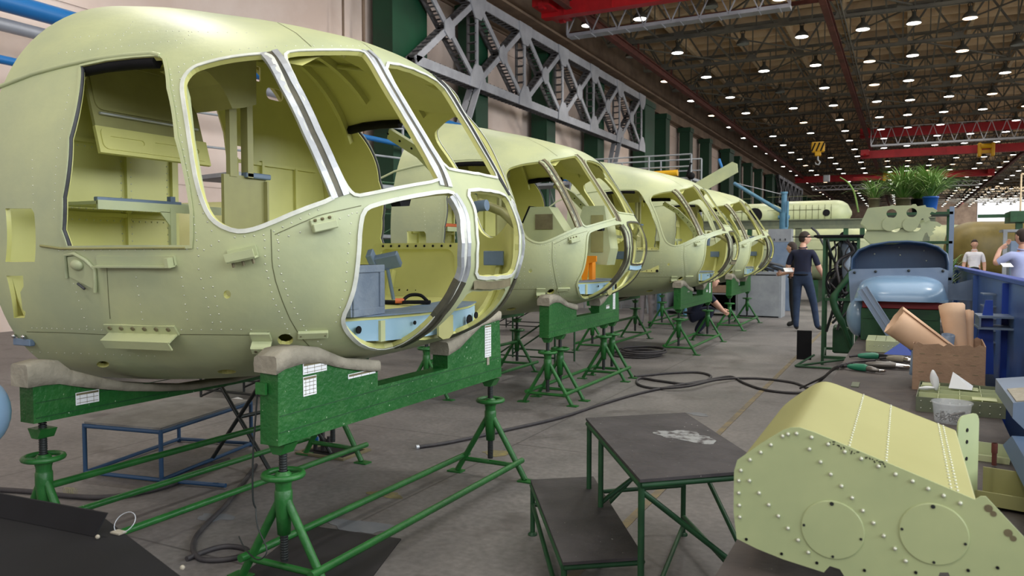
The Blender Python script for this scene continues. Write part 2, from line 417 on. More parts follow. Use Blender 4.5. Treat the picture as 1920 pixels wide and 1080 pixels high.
# big grey lattice girders hung between the broad columns
def lattice(y0, n, pitch, label, z0=7.35, z1=10.25):
    t = thing('lattice_girder', (WX + .85, y0, 0), 0, label, 'girder', 'grey lattice girders on the left wall')
    # local: x 0 front face, y along
    L = n * pitch
    ch = MB()
    def strut(bm, p0, p1, wd, dep=.34):
        # two channel faces with lacing bars between
        p0 = Vector(p0); p1 = Vector(p1)
        d = (p1 - p0).normalized(); s_ = Vector((0, -d.z, d.y))
        for sx in (0, -dep):
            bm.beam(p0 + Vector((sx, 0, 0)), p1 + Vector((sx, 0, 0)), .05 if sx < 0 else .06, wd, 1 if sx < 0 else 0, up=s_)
        n_ = max(2, int((p1 - p0).length / .30))
        for i in range(n_):
            c = p0.lerp(p1, (i + .5) / n_)
            for sg in (-1, 1):
                q = c + s_ * (wd * .5 * sg)
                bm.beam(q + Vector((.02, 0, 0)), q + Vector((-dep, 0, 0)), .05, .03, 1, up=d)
    strut(ch, (0, 0, z1), (0, L, z1), .34); strut(ch, (0, 0, z0), (0, L, z0), .30)
    ch.build('chord', [MAT['truss_grey'], MAT['truss_dark']], t)
    for i in range(n):
        a, c_ = i * pitch, (i + 1) * pitch; m_ = (a + c_) / 2
        for p0, p1 in (((0, a, z1), (0, c_, z0)), ((0, a, z0), (0, c_, z1))):
            dg = MB(); strut(dg, p0, p1, .20, .34); dg.build('diagonal', [MAT['truss_grey'], MAT['truss_dark']], t)
        v = MB(); strut(v, (0, c_, z0), (0, c_, z1), .15, .34); v.build('vertical', [MAT['truss_grey'], MAT['truss_dark']], t)
        g = MB(); g.prism([(m_ - .3, (z0 + z1) / 2 - .16), (m_, (z0 + z1) / 2 - .36), (m_ + .3, (z0 + z1) / 2 - .16), (m_ + .3, (z0 + z1) / 2 + .16), (m_, (z0 + z1) / 2 + .36), (m_ - .3, (z0 + z1) / 2 + .16)], .03, .07, 'x')
        g.build('gusset_plate', MAT['truss_grey'], t)
        for zz, sg in ((z1, -1), (z0, 1)):
            g = MB(); g.prism([(c_ - .55, zz + .17 * -sg * 1), (c_ + .55, zz + .17 * -sg), (c_ + .5, zz + sg * .22), (c_ + .2, zz + sg * .62), (c_ - .2, zz + sg * .62), (c_ - .5, zz + sg * .22)], .03, .075, 'x')
            g.build('gusset_plate', MAT['truss_grey'], t)
    # raking legs down to the wall under both ends
    return t
lattice(19.6, 6, 3.71, 'grey riveted lattice girder high on the left wall, nearest and largest', 7.2, 9.98)
lattice(94.6, 6, 3.82, 'small grey lattice girder far along the left wall behind the blue jib')
for yy in (23.3, 38.1):
    b = MB(); 
    for sx in (.85, .55):
        b.beam((WX + sx, yy + .2, 7.3), (WX + sx, yy - 2.2, 3.0), .06, .22, 0, up=(1, 0, 0))
    for i in range(12):
        q = i / 12; b.beam((WX + .85, yy + .2 - 2.4 * q, 7.3 - 4.3 * q), (WX + .52, yy + .2 - 2.4 * q, 7.3 - 4.3 * q), .04, .04, 1)
    b.build('raking_strut', [MAT['truss_grey'], MAT['truss_dark']], label='grey raking strut running down from the %s end of the nearest lattice girder' % ('near' if yy < 30 else 'far'), cat='strut')

# ceiling: ribbed concrete roof panels
b = MB(); b.box((9, ENDY / 2, 14.4), (60, ENDY + 34, .2))
y = -14.0
while y < ENDY:
    step = 1.53 if y < 110 else 3.06
    b.box((9, y, 14.12), (60, .14, .36), 1); y += step
for x in [-15 + 3.0 * i for i in range(18)]: b.box((x, ENDY / 2, 14.05), (.20, ENDY + 30, .5), 1)
b.build('ceiling', [MAT['slab'], MAT['rib']], kind='structure')

# roof trusses
def roof_truss(y, simple=False):
    b = MB(); x0, x1 = -13.6, 30.0; zb, zt = 11.85, 13.75
    for dy in ((-.09, .09) if not simple else (0,)):
        b.beam((x0, y + dy, zb), (x1, y + dy, zb), .08, .13); b.beam((x0, y + dy, zt), (x1, y + dy, zt), .08, .12)
    n = 18; st = (x1 - x0) / n
    for i in range(n):
        a = x0 + i * st; c = a + st / 2; e = a + st
        b.beam((a, y, zt), (c, y, zb), .07, .09); b.beam((c, y, zb), (e, y, zt), .07, .09)
        if not simple:
            b.beam((c, y, zb), (c, y, zt), .05, .06); b.beam((a, y, zt), (a, y, zb), .04, .05)
            b.prism([(c - .28, zb - .06), (c + .28, zb - .06), (c + .16, zb + .26), (c - .16, zb + .26)], y - .12, y + .12, 'y')
    return b
near = roof_truss(0); far = roof_truss(0, True)
proto = {}
for i in range(-1, 27):
    y = ROW0 + i * ROWD
    key = i < 14
    if key not in proto:
        o = (near if key else far).build('roof_truss', MAT['roofsteel'], label='dark steel roof truss spanning the hall under the concrete roof', cat='truss', group='roof trusses across the hall')
        proto[key] = o
    else:
        o = proto[key].copy(); COL.objects.link(o)
    o.location = (0, y, 0)
# longitudinal purlins, bracing and the suspended runway rails
def purlin(x, z, w_, h_, m, name, label, y0=22, y1=ENDY, grp=None, cat='beam'):
    b = MB(); b.box((x, (y0 + y1) / 2, z), (w_, y1 - y0, h_)); b.build(name, MAT[m], label=label, cat=cat, group=grp)
for x in (-11.1, -8.7, -5.6, -0.9, 1.2, 3.5, 5.8, 8.2, 10.6, 13, 15.4, 17.8, 20.2):
    purlin(x, 12.02, .07, .09, 'roofsteel', 'tie_beam', 'thin grey lengthwise tie beam across the roof trusses', grp='lengthwise tie beams of the roof')
def runway(x, z, label):
    b = MB()
    b.box((x, 110, z + .16), (.26, 176, .05)); b.box((x, 110, z - .16), (.26, 176, .05)); b.box((x, 110, z), (.06, 176, .32))
    for i in range(0, 27): b.box((x, ROW0 + i * ROWD, z + .40), (.08, .08, .5))
    b.build('crane_runway', MAT['rust'], label=label, cat='beam')
runway(-12.0, 11.2, 'rust red runway rail hung under the roof along the left wall')
runway(-3.0, 11.25, 'rust brown runway rail hung under the middle of the roof')
runway(10.2, 11.2, 'rust brown runway rail on the right side of the roof')
b = MB()
for x in (-2.62, -2.5): b.tube([(x, 24, 11.5), (x, ENDY, 11.5)], .035, 6)
for i in range(90): b.box((-2.56, 24 + i * 1.5, 11.5), (.2, .05, .05))
b.build('cable_tray', MAT['roofsteel'], label='long dark cable tray running beside the middle runway rail', cat='cable tray')
b = MB()
for i in range(26):
    y = ROW0 + i * ROWD
    for xa, xb in ((-13.6, -9.0), (-9.0, -4.4), (-4.4, .2), (.2, 4.8), (4.8, 9.4), (9.4, 14)):
        if (i + int(xa)) % 2 == 0: b.beam((xa, y, 11.95), (xb, y + ROWD, 11.95), .06, .06)
        else: b.beam((xb, y, 11.95), (xa, y + ROWD, 11.95), .06, .06)
        if i % 2 == 0: b.beam((xa, y, 13.7), (xa, y + ROWD, 11.9), .06, .06)
        else: b.beam((xa, y, 11.9), (xa, y + ROWD, 13.7), .06, .06)
b.build('wind_bracing', MAT['roofsteel'], label='zigzag wind bracing of thin steel bars between the roof trusses', cat='bracing')
b = MB(); b.box((1, ROW0 + 2.9, 11.75), (31, .12, .16)); b.build('cross_rail', MAT['rust'], label='dark red rail crossing the hall under the first roof trusses', cat='beam')

# high-bay lamps
def lamp(matl, detail=True):
    t = thing('high_bay_lamp', (0, 0, 0))
    b = MB(); b.lathe((0, 0, 0), [(.29, 0.0), (.30, .02), (.27, .13), (.17, .25), (.09, .32), (.075, .50), (.03, .52)], 18 if detail else 10, cap=False); b.cyl((0, 0, .5), (0, 0, .74), .02, seg=6)
    b.build('shade', MAT['lampshell'], t)
    b = MB(); b.lathe((0, 0, 0), [(.001, .004), (.20, .004), (.275, .006)], 18 if detail else 10, cap=False); b.build('lens', matl, t)
    if detail:
        b = MB(); b.tube([(-.07, 0, .48), (-.09, 0, .60), (0, 0, .68), (.09, 0, .60), (.07, 0, .48)], .018, 6); b.cyl((0, 0, .66), (0, 0, .72), .02); b.build('hanger', MAT['black'], t)
    return t
def lamp_far(matl):
    b = MB(); b.lathe((0, 0, 0), [(.29, 0.0), (.27, .13), (.12, .28), (.03, .74)], 8, 0, cap=False); b.lathe((0, 0, 0), [(.001, .004), (.28, .006)], 8, 1, cap=False)
    return b.build('high_bay_lamp', [MAT['lampshell'], matl])
G = 'high bay lamps under the roof'
xs = [-12.3, -10.0, -7.0, -4.4, -1.8, 0.1, 2.3, 4.6, 7.1, 9.6, 12.1, 14.6, 17.1, 19.6]
rl = random.Random(3)
off_set = {(1, 0), (0, 2), (0, 7), (2, 7), (1, 2), (1, 8), (3, 2)}
warm_set = {(0, 3), (2, 7), (2, 6), (2, 4), (3, 4), (2, 0)}
protos = {}
LMP = {'on': ('lampwhite', 'round high bay lamp with a lit white lens hanging under the roof'),
       'warm': ('lampwarm', 'round high bay lamp glowing warm orange under the roof'),
       'off': ('lampoff', 'unlit grey high bay lamp hanging under the roof')}
n_l = 0
for r_ in range(0, 27):
    y = ROW0 + r_ * ROWD
    for c_, x in enumerate(xs):
        if x > .118 * y + 1.2: continue
        if r_ > 14 and (c_ % 2 == 1) and x < -2: continue
        st = 'off' if (r_, c_) in off_set else 'warm' if (r_, c_) in warm_set or rl.random() < .12 else 'on'
        if r_ > 3 and rl.random() < .06: continue
        det = r_ < 6
        if (st, det) not in protos:
            o = lamp(MAT[LMP[st][0]]) if det else lamp_far(MAT[LMP[st][0]]); protos[(st, det)] = o
        else: o = copy_tree(protos[(st, det)])
        o.location = (x + rl.uniform(-.08, .08), y, 11.15 + rl.uniform(-.05, .05))
        tag(o, LMP[st][1], 'lamp', G + ', ' + st); n_l += 1
print('lamps', n_l)
# the light of those lamps near enough to matter
for (x, y) in [(x_, y_) for y_ in (19.3, 31.5, 43.7) for x_ in (-10, -4.4, .1, 4.6)] + [(-10, 7), (-3, -4), (4.6, 7)]:
    d = bpy.data.lights.new('lamp_light', 'SPOT'); d.energy = 900; d.shadow_soft_size = .35; d.color = (1.0, .96, .88); d.spot_size = R(130); d.spot_blend = .6
    o = bpy.data.objects.new('lamp_light', d); COL.objects.link(o); o.location = (x, y, 11.0)

# cranes
def crane(y, x0, x1, zc, label, walk=None, trolley=None, h=.65):
    t = thing('bridge_crane', (0, y, 0), 0, label, 'crane')
    b = MB(); b.box(((x0 + x1) / 2, 0, zc), (x1 - x0, .45, h)); 
    n = int((x1 - x0) / 2)
    for i in range(n): b.box((x0 + (i + .5) * 2, -.24, zc), (.06, .05, h * .9))
    b.build('bridge_girder', MAT['crane_red'], t)
    for x in (x0 + .4, x1 - .4):
        b = MB(); b.box((x, 0, zc + .1), (.7, 2.4, .5)); b.cyl((x - .1, -1, zc), (x + .1, -1, zc), .25); b.cyl((x - .1, 1, zc), (x + .1, 1, zc), .25); b.build('end_carriage', MAT['crane_red'], t)
    if walk:
        xa, xb, za, zh, dy = walk
        b = MB()
        b.box(((xa + xb) / 2, dy, za), (xb - xa, .5, .14))
        for sy in (-.24,):
            b.beam((xa, dy + sy, za + zh), (xb, dy + sy, za + zh), .05, .05)
            n = int((xb - xa) / 1.0)
            for i in range(n):
                s_ = (xb - xa) / n; a = xa + i * s_
                b.beam((a, dy + sy, za), (a + s_ / 2, dy + sy, za + zh), .045, .045); b.beam((a + s_ / 2, dy + sy, za + zh), (a + s_, dy + sy, za), .045, .045)
            b.beam((xa, dy + sy, za), (xa, dy + sy, za + zh), .06, .06); b.beam((xb, dy + sy, za), (xb, dy + sy, za + zh), .06, .06)
        for i in range(12):
            b.box((xa + (xb - xa) * (i + .5) / 12, dy - .1, za - .09), (.05, .6, .04))
        b.build('walkway', MAT['truss_grey' if y < 40 else 'lightlattice'], t)
    if trolley:
        xt, hook = trolley
        b = MB()
        b.box((xt - .5, 0, zc - .1), (.3, 1.0, 1.2), bev=.08); b.box((xt + .5, 0, zc - .1), (.3, 1.0, 1.2), bev=.08); b.box((xt, 0, zc - .25), (1.1, .5, .3)); b.cyl((xt - .4, -.4, zc + .2), (xt + .4, -.4, zc + .2), .22)
        b.build('hoist_trolley', MAT['crane_yellow'], t, label='yellow hoist trolley')
    return t
crane(28.9, -13.2, -3.4, 11.15, 'red bridge crane with a grey lattice walkway above the nearest lattice girder', walk=(-12.7, -3.9, 10.45, 1.15, 1.5), trolley=(-3.35, 0))
crane(73.9, -3.6, 24, 11.6, 'red bridge crane with a white zigzag lattice walkway above the right aisle', walk=(-2.7, 24, 10.45, 1.5, -.8), h=.7)
crane(79.5, -3.8, 24, 10.45, 'plain red bridge crane just beyond the white lattice walkway', trolley=(6.2, 0), h=.7)
crane(108.6, -13.0, 9.4, 10.9, 'farthest red bridge crane spanning the left bay low over the plants', trolley=(-1.9, 0), h=.8, walk=(-11, 8, 9.6, .5, 1.5))
# hook block on a wire
t = thing('hook_block', (-4.72, 49.86, .46), 0, 'yellow hook block with black stripes hanging on a thin wire', 'hook')
b = MB(); b.box((0, 0, 7.25), (.75, .3, .62), bev=.12); b.box((0, 0, 6.86), (.36, .24, .3), bev=.05); b.build('block', MAT['crane_yellow'], t)
b = MB()
for i in range(3): b.beam((-.34 + .25 * i, -.165, 7.0), (-.14 + .25 * i, -.165, 7.5), .02, .08, up=(1, 0, 0))
b.build('stripe', MAT['black'], t)
b = MB(); b.tube([(0, 0, 6.72), (.0, 0, 6.5), (.13, 0, 6.36), (.05, 0, 6.2), (-.12, 0, 6.25), (-.14, 0, 6.38)], [.05, .05, .05, .05, .04, .02], 8); b.build('hook', MAT['silver'], t)
b = MB(); b.cyl((-.1, 0, 7.5), (-.1, 0, 11.33), .018, seg=6); b.cyl((.1, 0, 7.5), (.1, 0, 11.33), .018, seg=6); b.build('wire', MAT['black'], t)
t = thing('hook_block', (-6.8, 80.46, 0), 0, 'small pale hook hanging far off beside the farthest red crane', 'hook')
b = MB(); b.box((0, 0, 8.5), (.6, .3, .7), bev=.1); b.build('block', MAT['silver'], t)
b = MB(); b.cyl((0, 0, 8.8), (0, 0, 11.8), .03, seg=6); b.build('wire', MAT['black'], t)

# blue service pipes on the wall
def pipe(x, z, r, y0, y1, label, m='bluepipe', name='service_pipe'):
    b = MB(); b.tube([(x, y0, z), (x, y1, z)], r, 10)
    for i in range(int((y1 - y0) / 6)): b.cyl((x, y0 + i * 6 + .5, z), (x, y0 + i * 6 + .6, z), r * 1.25, seg=10)
    b.build(name, MAT[m], label=label, cat='pipe')
_th, _pt = yaw, pit
_f = Vector((-math.sin(_th) * math.cos(_pt), math.cos(_th) * math.cos(_pt), -math.sin(_pt)))
_r = Vector((math.cos(_th), math.sin(_th), 0)); _u = _r.cross(_f)
def at(px, py, X=None, Y=None, Z=None):
    """a point read off the photograph on a known plane of the hall"""
    d = _f * F_PX + _r * (px - 960) + _u * (540 - py); C = Vector((0, 0, CAM_H))
    for i, v in enumerate((X, Y, Z)):
        if v is not None: return C + d * ((v - C[i]) / d[i])
def spline(pts, k=6, closed=False):
    pts = [Vector(p) for p in pts]; n = len(pts); o = []
    for i in range(n if closed else n - 1):
        if closed: a, b, c, d = pts[i - 1], pts[i], pts[(i + 1) % n], pts[(i + 2) % n]
        else: a, b, c, d = pts[max(i - 1, 0)], pts[i], pts[i + 1], pts[min(i + 2, n - 1)]
        for j in range(k):
            t = j / k; o.append(.5 * ((2 * b) + (c - a) * t + (2 * a - 5 * b + 4 * c - d) * t * t + (3 * b - a - 3 * c + d) * t ** 3))
    if not closed: o.append(pts[-1])
    return o
# ================================================================ COCKPIT SECTIONS
# fuselage section tables: distance back from nose tip -> top z, bottom z, half width, centre z
TAB_D=[0,.005,.02,.05,.08,.115,.15,.25,.40,.545,.70,.90,1.20,1.53,1.9,2.23]
TAB_T=[1.50,1.58,1.665,1.735,1.785,1.835,1.88,2.02,2.235,2.435,2.535,2.60,2.685,2.765,2.85,2.905]
TAB_B=[1.50,1.425,1.35,1.28,1.23,1.185,1.15,1.075,1.005,.955,.91,.86,.805,.765,.735,.72]
TAB_W=[0,.19,.29,.35,.40,.465,.53,.70,.92,1.04,1.12,1.17,1.20,1.20,1.20,1.19]
TAB_Z=[1.50,1.50,1.50,1.50,1.50,1.50,1.50,1.51,1.53,1.56,1.58,1.60,1.62,1.63,1.64,1.65]
DL=2.23
def _pchip(xs,ys):
    n=len(xs); h=[xs[i+1]-xs[i] for i in range(n-1)]; dl=[(ys[i+1]-ys[i])/h[i] for i in range(n-1)]
    m=[dl[0]]+[0 if dl[i-1]*dl[i]<=0 else 2*dl[i-1]*dl[i]/(dl[i-1]+dl[i]) for i in range(1,n-1)]+[dl[-1]]
    def f(x):
        x=min(max(x,xs[0]),xs[-1]); i=0
        while i<n-2 and x>xs[i+1]: i+=1
        t=(x-xs[i])/h[i]; t2=t*t;t3=t2*t
        return (2*t3-3*t2+1)*ys[i]+(t3-2*t2+t)*h[i]*m[i]+(-2*t3+3*t2)*ys[i+1]+(t3-t2)*h[i]*m[i+1]
    return f
_S=[math.sqrt(d/DL) for d in TAB_D]
fT=_pchip(_S,TAB_T);fB=_pchip(_S,TAB_B);fW=_pchip(_S,TAB_W);fZ=_pchip(_S,TAB_Z)
def surf(a,b):
    """hull point: a to the side, b up in a polar chart; returns x (0 at nose tip, negative back), y, z"""
    s=math.hypot(a,b)
    if s<1e-6: return (0,0,1.5)
    sn=a/s; cs=b/s
    T=fT(s);B=fB(s);w=fW(s);zc=fZ(s)
    h=(T-zc) if cs>0 else (zc-B)
    k=min(1,s/.5)
    n=2.1+k*(.25 if cs>0 else .95)*min(1,abs(cs)*1.6)
    r=(abs(sn/w)**n+abs(cs/h)**n)**(-1/n) if w>1e-6 and h>1e-6 else 0
    return (-DL*s*s, r*sn, zc+r*cs)
